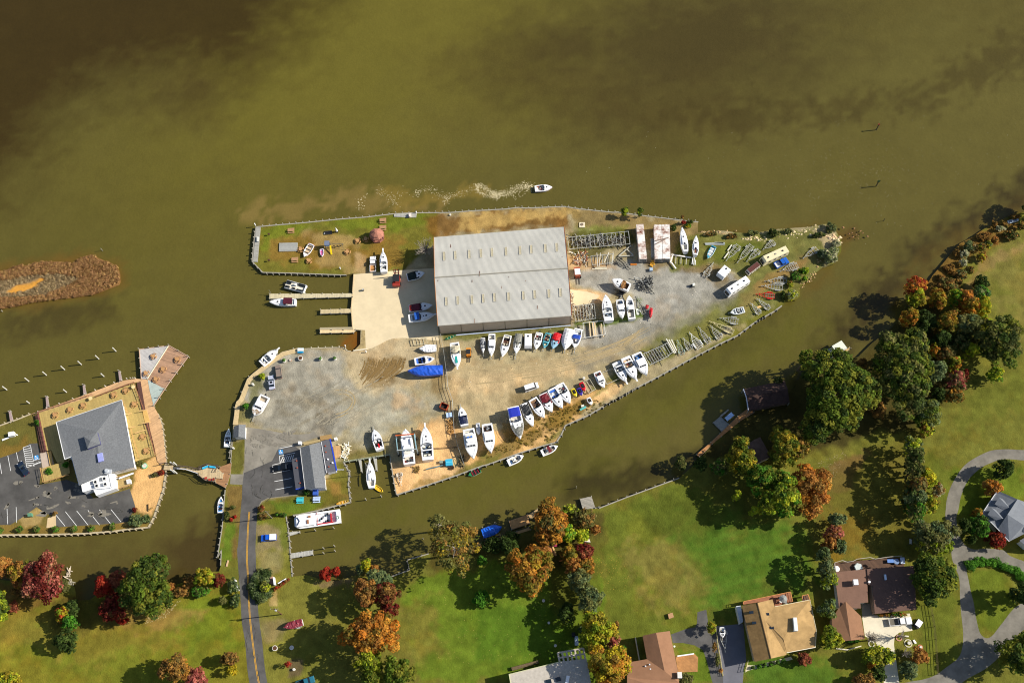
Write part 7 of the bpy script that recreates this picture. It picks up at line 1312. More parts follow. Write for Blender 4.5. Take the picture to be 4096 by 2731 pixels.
# footbridge across the canal
t=thing('footbridge','narrow plank footbridge over the canal to the restaurant','footbridge',Vector((P('R7',400,300).x,P('R7',400,300).y,0))); BW=M('c0aa84',.85,0,.15,2,stripe=(0,.25,.2))
deckpart(t,'R7',[(190,265),(310,270),(310,335),(180,330)],1.6,BW); deckpart(t,'R7',[(310,290),(395,285),(395,320),(310,325)],1.7,M('4a4a48',.8),'drawbridge_deck'); deckpart(t,'R7',[(395,290),(510,305),(690,345),(690,385),(560,345),(395,320)],1.5,BW)
rails(t,'R7',[(130,262),(205,245),(315,265)],1.6,M('5a4a44',.8)); rails(t,'R7',[(375,280),(520,298),(680,330)],1.5,M('5a4a44',.8)); rails(t,'R7',[(370,322),(480,330),(640,382)],1.5,M('d0d4dc',.6),.8)
for x,y in ((318,268),(362,272),(322,370),(360,378)): p=P('R7',x,y,0); MB().cyl((p.x,p.y,-.6),(p.x,p.y,3.4),.2,n=8).obj('tower_post',M('c8c8c0',.7),t,True)
t=thing('viewing_platform','polygonal bridge platform with two turquoise benches and red chairs','platform',Vector((P('R7',800,370).x,P('R7',800,370).y,0)))
deckpart(t,'R7',[(665,320),(690,300),(775,262),(880,285),(985,380),(970,450),(885,440),(880,495),(745,475),(650,405)],1.4,BW); rails(t,'R7',[(670,325),(665,300),(775,260),(925,285),(880,360)],1.4,M('4a3c38',.8)); rails(t,'R7',[(650,400),(745,480),(880,500),(888,440)],1.4,M('4a3c38',.8)); 
for x,y in ((690,320),(780,270),(920,290),(655,410),(750,475),(860,500)): p=P('R7',x,y,0); MB().cyl((p.x,p.y,-.6),(p.x,p.y,1.3),.16,n=8).obj('piling',WOODG,t,True)
for q,l in (([(695,300),(775,268),(780,290),(705,320)],'turquoise bench on the left side of the bridge platform'),([(795,275),(875,280),(875,305),(798,297)],'turquoise bench on the right side of the bridge platform')): slab('bench',l,'bench','R7',q,1.4,1.9,M('2cb0dc',.5))
for x,y,l in ((748,440,'left red armchair on the bridge platform'),(800,462,'middle red settee on the bridge platform'),(850,455,'right red armchair on the bridge platform')):
    c=P('R7',x,y,1.8); t=thing('armchair',l,'armchair',Vector((c.x,c.y,1.4)),.3); MB().box(0,0,.35,.7,.7,.12).obj('seat',M('a84030',.7),t); MB().box(0,-.35,.4,.7,.1,.6).obj('backrest',M('b04838',.7),t); m=MB(); [m.bar((a*.3,b*.3,0),(a*.3,b*.3,.4),.07) for a in(-1,1) for b in(-1,1)]; m.obj('leg',M('8a3424',.7),t)
dock('R7',[(940,290),(1090,235),(1075,390),(1035,520),(1010,570),(885,505),(890,440),(970,450),(985,378),(920,350)],'brown landing deck joining the footbridge to the road side bank',1.1,M('9c7450',.85,0,.14,2,stripe=(1.5,.3,.15)),name='landing')
# --- small roofed shed and office ---
def gable(name,label,cat,w,q,z,zr,mat,wall=WALLW,ridge=((0,1),(3,2)),inset=.3,over=None):
    """q: 4 eave corners; ridge runs between the middles of the two edges named"""
    ps=PL(w,q,z); c=sum(ps,Vector())/4; t=thing(name,label,cat,Vector((c.x,c.y,G))); (a,b),(d,e)=ridge; r1=ps[a].lerp(ps[b],.5); r2=ps[d].lerp(ps[e],.5); r1=Vector((r1.x,r1.y,zr)); r2=Vector((r2.x,r2.y,zr))
    roof_part(t,'roof',mat,[[ps[a],r1,r2,ps[d]],[r1,ps[b],ps[e],r2]]); walls(t,ps,wall,z,inset); return t,ps
t,_=gable('small_shed','small grey roofed shed beside the canal at the lot entrance','shed','W7',[(248,1190),(388,1168),(382,1322),(245,1322)],3.4,4.3,GREYS,ridge=((0,1),(3,2)))
c=P('W8',1180,480); t=thing('office_building','long grey roofed marina office with blue trimmed eaves','building',c)
a,b,c1,d=P('W8',1027,262,4.8),P('W8',1275,196,4.8),P('W8',1335,560,4.8),P('W8',1110,750,4.8); 
rA,rB=P('W8',1137,232,5.9),P('W8',1205,735,5.9)
q1,q2,q3,q4=P('W8',1027,262,4.7),P('W8',1275,196,4.7),P('W8',1330,738,4.7),P('W8',1088,752,4.7)
q3a=P('W8',1335,565,4.7); q3b=P('W8',1315,600,4.7)
roof_part(t,'roof',GREYS,[[q1,rA,rB,q4],[rA,q2,q3a,q3b,q3,rB]]); walls(t,[q1,q2,q3,q4],M('e8e4e0',.7),4.7,.4)
lw=PL('W8',[(930,400),(1040,368),(1082,720),(978,752)],3.7); roof_part(t,'west_wing_roof',FLATD,[[lw[0],Vector((lw[1].x,lw[1].y,4.2)),Vector((lw[2].x,lw[2].y,4.2)),lw[3]]]); walls(t,lw,M('3458b8',.6),3.7,.3,'west_wing_wall')
ew=PL('W8',[(1280,190),(1378,162),(1455,535),(1340,558)],3.7); roof_part(t,'east_wing_roof',FLATD,[[Vector((ew[0].x,ew[0].y,4.0)),ew[1],ew[2],Vector((ew[3].x,ew[3].y,4.0))]]); walls(t,ew,M('d8dcec',.6),3.7,.2,'east_wing_wall')
edge(t,[ew[1]+Vector((.1,0,0)),ew[2]+Vector((.1,0,0))],M('2c48c0',.5),.35); edge(t,[lw[3],lw[2]],M('3050c0',.5),.3); edge(t,PL('W8',[(1278,196),(1338,560)],4.85),GEL,.12); edge(t,PL('W8',[(1027,262),(1088,752)],4.85),M('d8d8d8',.6),.1)
for x,y in ((988,417),(995,498),(1030,678),(1325,243),(1332,315),(1367,486)): p=P('W8',x,y,4.1); MB().cyl((p.x,p.y,3.7),(p.x,p.y,4.2),.22,n=8).obj('roof_vent',M('9a4a34',.7),t,True)
for x,y in ((1356,400),(1410,440)): p=P('W8',x,y,4.1); MB().cyl((p.x,p.y,3.7),(p.x,p.y,4.3),.25,n=10).obj('roof_vent',GEL,t,True)
deckpart(t,'W8',[(1065,205),(1260,165),(1270,190),(1075,235)],G+.6,M('a89468',.8,0,.15,2),'porch'); deckpart(t,'W8',[(1258,130),(1395,105),(1405,155),(1270,180)],G+.6,M('a08050',.8,0,.15,2),'porch'); deckpart(t,'W8',[(1415,245),(1500,235),(1510,370),(1440,390)],G+.4,M('b08c5c',.8,0,.15,2,stripe=(0,.3,.2)),'porch')
MB().box(*P('W8',1210,785,G+1).xy,G,1.4,1.9,1.5).obj('porch_box',M('3458b0',.6),t,True)
t=thing('ice_machine','white ice box by the office north door','box',P('W8',1035,222)); MB().box(0,0,0,.9,.9,1.5).obj('body',GEL,t); MB().box(0,-.46,.3,.8,.04,1).obj('door',M('c8d8e8',.5),t)
t=thing('flagpole','slim flagpole at the edge of the office lawn','flagpole',P('W8',1745,590,0)) if 0 else None
slab('notice_board','white post box at the north east corner of the office','box','W8',[(1425,148),(1460,140),(1462,165),(1430,172)],G,G+1.4,GEL)
# --- boathouse, shed under trees ---
ps=PL('U4',[(918,690),(1470,575),(1540,870),(985,975)],3.6); t=thing('boathouse','brown roofed boathouse standing over the water in tree shade','boathouse',Vector((P('U4',1200,780).x,P('U4',1200,780).y,0)))
r1=ps[0].lerp(ps[3],.45);r2=ps[1].lerp(ps[2],.45); r1.z=r2.z=4.8; roof_part(t,'roof',roofm('4e3c36',.25,.8),[[ps[0],ps[1],r2,r1],[r1,r2,ps[2],ps[3]]]); walls(t,[ps[0].lerp(ps[1],.06),ps[1],ps[2],ps[3].lerp(ps[2],.06)],M('6a5a50',.8),3.6,.3,z0=.4); edge(t,[ps[0],r1,ps[3]],M('c8ccd8',.6),.25)
for p in ps: MB().bar((p.x*.985+t.location.x*.015,p.y*.998+t.location.y*.002,-.6),(p.x*.985+t.location.x*.015,p.y*.998+t.location.y*.002,3.2),.25).obj('piling',WOODG,t,True)
gable('garden_shed','brown shingled cottage roof hidden between the golden trees','cottage','T1',[(850,370),(1000,285),(1130,520),(960,600)],4.0,4.9,roofm('705a50',.25,.8),ridge=((0,1),(3,2)))
# --- grey house, upper right ---
c=P('T2',2150,1100); t=thing('grey_house','grey roofed house with two dormers inside the curved drive','house',c); e,r=5.2,7.6
A=P('T2',1993,708,e);Bm=P('T2',2262,825,r);C_=P('T2',1788,1015,e);D_=P('T2',1995,1225,e);Mm=P('T2',2130,1028,r);F1=P('T2',2150,1392,e);F2=P('T2',2352,1200,r-.3);G1=P('T2',2500,1060,e);H1=P('T2',2480,1000,e)
A2=P('T2',2470,900,e); lo=P('T2',2000,1240,e)
roof_part(t,'roof',SLATE,[[A,Bm,Mm,P('T2',2010,1215,r-.5) if 0 else D_,C_],[Bm,A2,G1,Mm],[Mm,D_,F1],[Mm,F1,P('T2',2352,1290,e),P('T2',2420,1180,e),P('T2',2352,1175,r-.6)],[Mm,P('T2',2352,1175,r-.6),P('T2',2420,1180,e),G1]])
walls(t,[A.lerp(C_,.02),A2,G1,P('T2',2352,1290,e),F1,D_,C_],M('c8c4bc',.7),5.0,.5); edge(t,[A,C_,D_,F1],M('d8d8dc',.6),.15)
for x,y in ((2015,800),(1920,942)):
    a_,b_,c_,d_=P('T2',x,y,6.9),P('T2',x+140,y+142,6.9),P('T2',x+55,y+165,5.9),P('T2',x-60,y+92,5.9); MB().prism([(p.x,p.y) for p in (P('T2',x-30,y+50,6.4),P('T2',x+50,y+30,6.4),P('T2',x+130,y+140,6.4),P('T2',x+50,y+150,6.4))],5.3,6.4).obj('dormer',M('b8b8b8',.7),t,True); roof_part(t,'dormer_roof',SLATE,[[P('T2',x,y,7.0),P('T2',x+140,y+142,7.0),P('T2',x+55,y+165,6.3),P('T2',x-60,y+92,6.3)],[P('T2',x,y,7.0),P('T2',x+50,y+25,6.5),P('T2',x+160,y+145,6.5),P('T2',x+140,y+142,7.0)]],.1)
t,_=gable('garage','second grey gabled wing at the right edge behind the house','garage','T2',[(2290,1380),(2700,1150),(2900,1500),(2400,1480)],4.4,5.6,SLATE)
# --- brown house ---
c=P('T3',1500,600); t=thing('brown_house','dark brown flat roofed house with a long rear deck','house',c); z=5.0
b1=PL('T3',[(1190,368),(1645,325),(1645,325),(2040,300),(2065,770),(1618,820),(1590,530),(1548,500),(1545,695),(1462,702),(1475,830),(1232,752)],z)
def slabroof(q,zz,mat=BRN,th=.35): return MB().prism([(p.x,p.y) for p in PL('T3',q,zz)],zz-th,zz).obj('roof',mat,t,True)
slabroof([(1185,370),(1528,336),(1545,695),(1460,702),(1466,760),(1230,752),(1195,480)],5.0); slabroof([(1532,335),(2040,300),(2065,770),(1616,820),(1595,520),(1545,500)],5.3,roofm('6a5248',.1,.5))
wg=PL('T3',[(1200,830),(1470,800)],4.6); 
qa,qb,qc,qd=P('T3',1152,870,4.4),P('T3',1470,780,4.4),P('T3',1510,1090,4.4),P('T3',1168,1125,4.4); ra,rb=P('T3',1300,684,5.9),P('T3',1358,1105,5.6)
roof_part(t,'roof',BRN2,[[qa,P('T3',1232,752,5.0),ra,rb,qd],[ra,P('T3',1466,845,4.9),qc,rb]])
walls(t,PL('T3',[(1185,370),(1528,336),(1545,695),(1460,702),(1466,760),(1230,752)],5),WALLW,4.8,.3); walls(t,PL('T3',[(1532,335),(2040,300),(2065,770),(1616,820)],5.2),M('8a7a6c',.8),5.0,.5); walls(t,[qa,P('T3',1232,780,4.4),P('T3',1466,860,4.4),qc,qd],M('b8a898',.8),4.3,.3)
skyl(t,'T3',1403,483,6.0,1.3,1.5,0,'chimney',GEL,1.0); skyl(t,'T3',1728,425,5.6,.5,1.5,0,'antenna_mast',M('c8d8f0',.4),.4); p=P('T3',1557,475,5.6); MB().cyl((p.x,p.y,5),(p.x,p.y,5.8),.35,n=10).obj('roof_vent',GEL,t,True)
t=thing('rear_deck','dark timber rear deck with railing behind the brown house','deck',P('T3',1550,290)); deckpart(t,'T3',[(1172,272),(1300,255),(1400,250),(1650,225),(1830,210),(1940,215),(1930,330),(1190,372)],G+1.2,M('5c4434',.85,0,.15,2,stripe=(.6,.4,.2))); rails(t,'T3',[(1185,365),(1175,275),(1260,250),(1310,268),(1370,260),(1420,235),(1560,218),(1610,235),(1740,215),(1900,200)],G+1.2,M('a8a090',.7))
for w,x,y,l,c_,s in (('T3',1438,318,'pale hexagonal covered hot tub on the rear deck','c8d0cc',1.0),('T3',1203,335,'white bathtub shaped box at the left end of the rear deck','f4f4f4',.7)):
    c=P(w,x,y,G+1.8); t=thing('hot_tub' if s==1 else 'storage_tub',l,'hot tub' if s==1 else 'tub',Vector((c.x,c.y,G+1.2))); MB().cyl((0,0,0),(0,0,.8),s*1.15,s*1.25,6 if s==1 else 12).obj('body',M(c_,.5),t); MB().cyl((0,0,.8),(0,0,.9),s*1.2,s*1.1,6 if s==1 else 12).obj('lid',M(c_,.4),t)
for x,y,l,c_ in ((1785,250,'blue covered grill on the rear deck','6a90d0'),(1850,255,'round blue table on the rear deck','7890b8'),(1915,245,'dark framed glass table on the rear deck','b8c8e0')):
    c=P('T3',x,y,G+1.9); t=thing('patio_table',l,'patio furniture',Vector((c.x,c.y,G+1.2)));
    if x==1850: MB().cyl((0,0,.7),(0,0,.76),.8,n=14).obj('tabletop',M(c_,.3),t)
    else: MB().box(0,0,.6,1.8 if x<1850 else 1.2,1.0 if x<1850 else 1.8,.2).obj('tabletop',M(c_,.3),t)
    m=MB(); [m.bar((a*.5,b*.35,0),(a*.5,b*.35,.7),.07) for a in(-1,1) for b in(-1,1)]; m.obj('leg',BLK,t)
# --- tan house ---
c=P('T3',600,950); t=thing('tan_house','tan shingled house with a ridge running down its left side','house',c); e,r=6.2,7.8
A=P('T3',182,732,e);Rt=P('T3',350,700,r);Rb=P('T3',497,1300,r);Bb=P('T3',322,1335,e); N1=P('T3',512,662,e+.5); N2=P('T3',535,742,e+.6); NE_=P('T3',915,668,e-.2); SE_=P('T3',985,1000,e-.4); S1_=P('T3',975,1180,e-.4); S2_=P('T3',665,1238,e-.2); S3_=P('T3',660,1262,e); hp=P('T3',440,900,r-.1); mid=P('T3',770,850,r-.3)
roof_part(t,'roof',roofm('8c7048',.25,.6),[[A,Rt,Rb,Bb]]); roof_part(t,'roof',TAN,[[Rt,N1,N2,hp],[hp,N2,NE_,SE_,mid],[Rt,hp,P('T3',600,1020,r-.5),P('T3',630,1090,r-.7),S2_,S3_,Rb],[hp,mid,P('T3',630,1090,r-.7)],[mid,SE_,S1_,S2_,P('T3',630,1090,r-.7)]])
walls(t,[A,Rt,N1,N2,NE_,SE_,S1_,S2_,S3_,Rb,Bb],M('b8a488',.8),5.9,.6); edge(t,[N2,NE_,SE_,S1_],M('d8cca8',.7),.12); edge(t,[S1_,S2_],M('e8e0c8',.7),.14); edge(t,[Rt,Rb],M('6a5030',.8),.16,'ridge_cap')
for x,y in ((283,803),(313,916),(453,824),(503,970)): skyl(t,'T3',x,y,r-.5,1.2,.7,.05)
MB().box(*P('T3',762,930,8.4).xy,6.5,1.0,3.6,2.0,-.2+1.7-1.5).obj('chimney',M('d8dcd8',.7),t,True)
t=thing('side_annex','white lean to shed at the north west corner of the tan house','annex',P('T3',155,830)); q=PL('T3',[(120,735),(172,730),(195,905),(162,925)],G+2.4); MB().prism([(p.x,p.y) for p in q],G,G+2.3).obj('wall',WALLW,t,True); MB().prism([(p.x,p.y) for p in q],G+2.3,G+2.4).obj('roof',M('c8ccd4',.6),t,True)
t=thing('rear_deck','reddish timber deck with railing behind the tan house','deck',P('T3',500,670)); deckpart(t,'T3',[(195,690),(700,588),(720,690),(540,740),(515,665),(350,695),(195,720)],G+2.2,M('9a6448',.85,0,.12,2,stripe=(1.4,.3,.12))); rails(t,'T3',[(195,720),(195,692),(700,588),(722,692)],G+2.2,M('c88850',.8)); rails(t,'T3',[(828,660),(826,628),(890,615),(912,680)],G+2.2,M('c88850',.8)); m=MB(); [m.bar((p.x,p.y,G),(p.x,p.y,G+2),.2) for p in PL('T3',[(200,692),(450,640),(698,590),(718,688),(890,620),(830,632)],G+2)]; m.obj('post',WOODT,t,True); deckpart(t,'T3',[(828,628),(890,615),(910,675),(835,690)],G+2.2,M('6a4c3c',.85),'step_landing')
c=P('T3',620,665,G+2.9); t=thing('patio_umbrella','grey patio umbrella with dark chairs on the reddish deck','umbrella',Vector((c.x,c.y,G+2.2))); MB().cyl((0,0,0),(0,0,2.2),.04).obj('pole',STEEL,t); MB().cyl((0,0,1.9),(0,0,2.5),1.15,.05,8).obj('canopy',M('8a8c88',.8),t)
for k,(x,y) in enumerate(((585,650),(600,690),(655,700))):
    c=P('T3',x,y,G+2.6); t=thing('deck_chair',['dark chair left of the grey umbrella','white chair below the grey umbrella','grey chair right of the grey umbrella'][k],'chair',Vector((c.x,c.y,G+2.2)),k); MB().box(0,0,.4,.6,.6,.08).box(-.3,0,.45,.08,.6,.5).obj('seat',[BLK,GEL,M('8a8c88',.7)][k],t); m=MB(); [m.bar((a*.25,b*.25,0),(a*.25,b*.25,.4),.05) for a in(-1,1) for b in(-1,1)]; m.obj('leg',BLK,t)
fence('arbor','low white arbour rails along the front path of the tan house','T3',[(245,1330),(215,1440)],1.6,M('d8c890',.7),1.0)
# --- right bottom brown roof house ---
c=P('S1',2000,1300); t=thing('brown_roofed_house','brown hipped roof house at the bottom edge of the picture','house',c); e,r=5.6,7.2
q=dict(a=P('S1',1822,1010,e),b=P('S1',2140,955,e),c=P('S1',2235,1420,e),d=P('S1',1872,1285,e),e=P('S1',1640,1325,e),f=P('S1',1980,975,r),g=P('S1',2080,1425,r),h=P('S1',1640,1700,e),i=P('S1',2290,1700,e),j=P('S1',1640,1500,r),k=P('S1',2250,1560,e))
roof_part(t,'roof',BRN2,[[q['a'],q['f'],q['g'],q['d']],[q['f'],q['b'],q['c'],q['g']],[q['e'],q['d'],q['g'],q['j']],[q['j'],q['g'],q['c'],q['k'],q['i'],q['h']]]); walls(t,[q['a'],q['b'],q['c'],q['i'],q['h'],q['e'],q['d']],WALLW,5.4,.5)
skyl(t,'S1',2253,1475,6.4,1.2,1.6,0,'chimney',M('d8d4cc',.7),1.0); 
for x,y in ((1855,1368),(1903,1348),(1912,1402)): skyl(t,'S1',x,y,6.5,.35,.35,0,'roof_vent',M('c8ccd0',.5),.3)
slab('retaining_wall','straight white garden wall left of the brown roofed house','wall','S1',[(1732,1030),(1742,1030),(1790,1295),(1780,1297)],G,G+1.3,M('d8ccb4',.8)); slab('courtyard','brown patio courtyard right of the brown roofed house','patio','K',[(212,670),(368,648),(400,680),(395,800),(235,805)],G+.02,G+.3,M('a87848',.85,0,.2,1,stripe=(.8,.5,.12)))
slab('garden_wall','white garden wall above the brown patio','wall','K',[(228,665),(365,645),(366,655),(230,674)],G,G+1.5,GEL)
t=thing('flower_pot','small white pots on the lawn beside the brown roofed house','flower pot',P('K',200,592)); MB().cyl((0,0,0),(0,0,.6),.22,.3,10).obj('pot',GEL,t); MB().dome(0,0,.6,.28,.28,.3,8,3).obj('plant',M('d8e0c8',.8),t)
# --- pale roof at the bottom ---
c=P('S1',700,1500); t=thing('pale_roofed_house','pale grey flat roofed house with a slatted pergola at the bottom edge','house',c)
MB().prism([(p.x,p.y) for p in PL('S1',[(252,1462),(860,1312),(1165,1285),(1240,1700),(310,1800)],5.6)],5.3,5.6).obj('roof',PALE,t,True); walls(t,PL('S1',[(252,1462),(860,1312),(1165,1285),(1240,1700),(310,1800)],5.6),M('8a8478',.8),5.4,.5); edge(t,PL('S1',[(310,1800),(252,1462),(860,1312)],5.7),M('c8cc98',.6),.12)
pg=PL('S1',[(825,1210),(1125,1155),(1150,1290),(850,1330)],5.5); m=MB(); [m.bar(pg[0].lerp(pg[1],i/6),pg[3].lerp(pg[2],i/6),.5,.12) for i in range(7)]; [m.bar(pg[0].lerp(pg[3],f),pg[1].lerp(pg[2],f),.45,.13) for f in (.02,.5,.98)]; m.obj('pergola_slat',M('b8ac9c',.8),t,True); MB().bar(pg[0]-Vector((0,0,4.6)),pg[0],.2).bar(pg[1]-Vector((0,0,4.6)),pg[1],.2).obj('pergola_post',WOODT,t,True)
for x,y in ((720,1547),(830,1520)): skyl(t,'S1',x,y,5.8,1.4,1.1,.25)
skyl(t,'S1',938,1530,6.3,.9,2.2,-.2,'chimney',GEL,.8)
slab('planter_bed','long raised planting bed against the pale roofed house','planter','S1',[(280,1382),(595,1298),(602,1330),(290,1420)],G,G+.9,M('6a5a40',.9,0,.3,3))
slab('wooden_terrace','orange timber terrace behind the leafy trees at the creek','terrace','S4',[(1765,560),(1900,545),(1935,640),(1775,600)],G+.02,G+.35,M('c08050',.85,0,.2,2)); slab('wooden_beam','pale timber beam on the orange terrace','beam','S4',[(1898,548),(1912,545),(1945,635),(1930,638)],G+.35,G+.6,M('e0b878',.8))
t=thing('garden_lounger','pink striped cover standing on the orange terrace','lounger',P('S4',1925,525)); MB().box(0,0,0,1.2,1.8,.7,.1).obj('cover',M('e0507c',.7),t); MB().box(0,1.0,.5,1.1,.2,.5,.1).obj('backrest',M('f0a0b8',.7),t)
# fences round the gardens
fence('garden_fence','long dark timber fence between the brown house and the lane','T4',[(1240,640),(1285,900),(1310,1200),(1325,1460)],1.8,M('5a5030',.9),2.4)
fence('garden_fence','low rail fence beside the driveway of the tan house','K',[(545,430),(560,560),(585,700),(605,835)],1.0,M('c8bc90',.8),2.4)
MB_=MB()
slab('stone_edging','white stone garden edging curving below the brown house','stone edging','T3',[(1200,1185),(1320,1200),(1470,1160),(1472,1170),(1320,1212),(1198,1197)],G,G+.3,M('e0d8c0',.8,0,.3,3))
# ================= trees, shrubs, reeds, rocks =================
LEAFM=attr_mat('leaf_mat',.8,.12,1.0,.0,trans=.34); BARK=M('6a5844',.9,0,.25,2); BARKG=M('9a9084',.9,0,.2,2)
def leafcloud(name,parent,clumps,leaf,pal,rg,dens=1.0,up=.35,mat=None,tag_=None,world_loc=None):
    """clumps: (x,y,z,r) ; each a shell of leaf-sized quads with its own tint"""
    V=[];Cc=[]
    pal=[(lambda c:c*(1.42 if c[1]>c[0]*.8 else 1.5 if c[1]>c[0]*.24 else 1.1))(alb(p)) for p in pal]
    for x,y,z,r in clumps:
        n=max(8,int(dens*9.0*(r/leaf)**2*.5)); d=rg.normal(size=(n,3)); d[:,2]=np.abs(d[:,2])*.9-.25*rg.random(n); d/=np.linalg.norm(d,axis=1)[:,None]
        rad=r*(.55+.5*rg.random(n)**.6); c=np.array([x,y,z])+d*rad[:,None]*np.array([1,1,.8])
        nr=d+rg.normal(size=(n,3))*.55; nr[:,2]+=up; nr/=np.linalg.norm(nr,axis=1)[:,None]
        t=np.cross(nr,rg.normal(size=(n,3))); t/=np.linalg.norm(t,axis=1)[:,None]+1e-9; b=np.cross(nr,t); s=leaf*(.5+.7*rg.random(n))[:,None]
        V.append(np.stack([c-t*s-b*s*.6,c+t*s-b*s*.5,c+t*s*.8+b*s*.7,c-t*s*.7+b*s*.6],1))
        k=rg.random(); base=pal[min(len(pal)-1,int(k*len(pal)))]; oth=pal[rg.integers(len(pal))]; m_=rg.random(n)[:,None]**2*.6; col=(base*(1-m_)+oth*m_)*(.75+.5*rg.random(n))[:,None]*(.85+.3*rg.random()); Cc.append(np.repeat(col,4,0))
    V=np.concatenate(V).reshape(-1,3); Cc=np.concatenate(Cc); nf=len(V)//4
    me=bpy.data.meshes.new(name); me.vertices.add(len(V)); me.vertices.foreach_set('co',V.astype(np.float32).ravel()); me.loops.add(len(V)); me.loops.foreach_set('vertex_index',np.arange(len(V),dtype=np.int32)); me.polygons.add(nf); me.polygons.foreach_set('loop_start',np.arange(0,len(V),4,dtype=np.int32)); me.polygons.foreach_set('loop_total',np.full(nf,4,np.int32)); me.update(calc_edges=True)
    ca=me.color_attributes.new('Col','FLOAT_COLOR','POINT'); ca.data.foreach_set('color',np.column_stack([Cc,np.ones(len(Cc))]).astype(np.float32).ravel()); me.materials.append(mat or LEAFM)
    o=bpy.data.objects.new(name,me); COL.objects.link(o)
    if parent is not None: o.parent=parent
    return o
PAL=dict(oak=['50641e','627424','425418','7a7a2a','6e7024'],dkg=['34441c','3f5220','2c3a18','4c5c28'],gold=['80742a','947e24','66661e','9c8628','545c1c'],yel=['a09020','ac9c26','80821e','b49420'],org=['b06c24','b87a2c','8c5824','bc8a34','74582a'],orm=['a0702a','7c6428','ac7c30','885a28','5c5c24'],red=['a42c20','b83c28','8a2820','a84c30'],dred=['6c2018','7c2c20','5a1c1c','84382c','6a4a28'],brn=['7c5c30','8c6a34','6c4c28','9a7438','5c5028'],gg=['5c6c44','6c7850','4c5c3c','78804c'],pale=['a0a078','b4b08c','848a5c','c0b894'],grn=['3c6c1c','4c7c22','5a8a28','386020'],yg=['8c9c24','a0a82c','708420','b4b02c'],rust=['94602c','a07034','7c5028','ac8240'],rb=['7c4030','8c4c34','9a5c3c','6c3c2c'],olive=['5c6030','6c6a38','50542a','747040'],pink=['9a5048','b06858','884038','a87858'])
def tree(w,x,y,rx,h,pal,label,ry=None,name=None,sparse=1.0,leaf=None,group=None,flat=.75,cz=None,cone=False,tilt=None,clump=None):
    """crown centre and radii in window pixels, height in metres"""
    ry=ry or rx; zc=G+h*(.62 if h>5 else .5); c=P(w,x,y,zc); a=(P(w,x+rx,y,zc)-c).length; b=(P(w,x,y+ry,zc)-c).length; q_=1.0 if h<4.5 else 1.2 if a<6 else 1.1 if a<10 else 1.04; a*=q_; b*=q_; base=Vector((c.x,c.y,G)); rg=np.random.default_rng(int(x*7+y*13)%9999+len(w))
    nm=name or ('tree' if h>=4.5 else 'shrub'); t=thing(nm,label,'tree' if h>=4.5 else 'shrub',base,0,group)
    rc=clump or max(.42,min(1.45,(a+b)/2*.22)); hz=h*(.4 if h>5 else .48); n=int(max(9,4.6*(a*b)**1.0/(rc*rc)*(.6 if sparse<.6 else 1))); cl=[]
    for i in range(n):
        q=rg.random()*2*math.pi; u=rg.random()**.5*1.0; lobe=1+.16*math.sin(3*q+x)+.1*math.sin(5*q+y); r=u*lobe*.93
        if cone: zz=zc-base.z-hz+2*hz*(1-u)*.95
        else: zz=(zc-base.z)+hz*(math.sqrt(max(0,1-u*u))*(.9 if rg.random()<.75 else -.2)-.12)+rg.normal()*.25
        if h>5 and sparse>.6 and i%4==0: zz=(zc-base.z)-hz*rg.uniform(.2,1.15); r*=.85
        cl.append((r*(a-rc*.5)*math.cos(q),r*(b-rc*.5)*math.sin(q),zz,rc*rg.uniform(.6,1.15)))
    lf=leaf or (.33 if a>4 else .26 if a>2 else .18)
    leafcloud('crown' if h>=4.5 else 'foliage',t,cl,lf,PAL[pal] if isinstance(pal,str) else sum((PAL[p] for p in pal),[]),rg,sparse)
    m=MB(); tr=max(.06,h*.022); m.cyl((0,0,-.1),(0,0,h*.5),tr*1.2,tr*.6,7); m.obj('trunk' if h>=4.5 else 'stem',BARK,t)
    if h>=6:
        for k in range(5 if sparse>=.7 else 9):
            q=rg.random()*6.28; cx,cy,cz_,_=cl[int(rg.integers(len(cl)))]; MB().cyl((0,0,h*(.3+.04*k)),(cx*.8,cy*.8,min(cz_,h*.8)),tr*.5,tr*.12,5).obj('limb',BARK if sparse>=.7 else BARKG,t)
    return t
def bare(w,x,y,r,h,label,n=34):
    zc=G+h*.6; c=P(w,x,y,zc); a=(P(w,x+r,y,zc)-c).length; t=thing('bare_tree',label,'tree',Vector((c.x,c.y,G))); rg=random.Random(int(x)); m=MB(); MB().cyl((0,0,-.1),(0,0,h*.4),.22,.14,7).obj('trunk',BARKG,t)
    for _ in range(n):
        q=rg.random()*6.28; u=rg.uniform(.4,1); p0=Vector((0,0,h*rg.uniform(.2,.45))); p1=Vector((a*u*math.cos(q),a*u*math.sin(q),h*rg.uniform(.5,1))); m.cyl(p0,p1,.09,.03,5)
        for _ in range(4):
            f=rg.uniform(.35,.95); s=p0.lerp(p1,f); m.cyl(s,s+Vector((rg.uniform(-1,1)*a*.28,rg.uniform(-1,1)*a*.28,rg.uniform(.1,1)*h*.18)),.04,.02,4)
    m.obj('branch',BARKG,t); return t
T_=tree
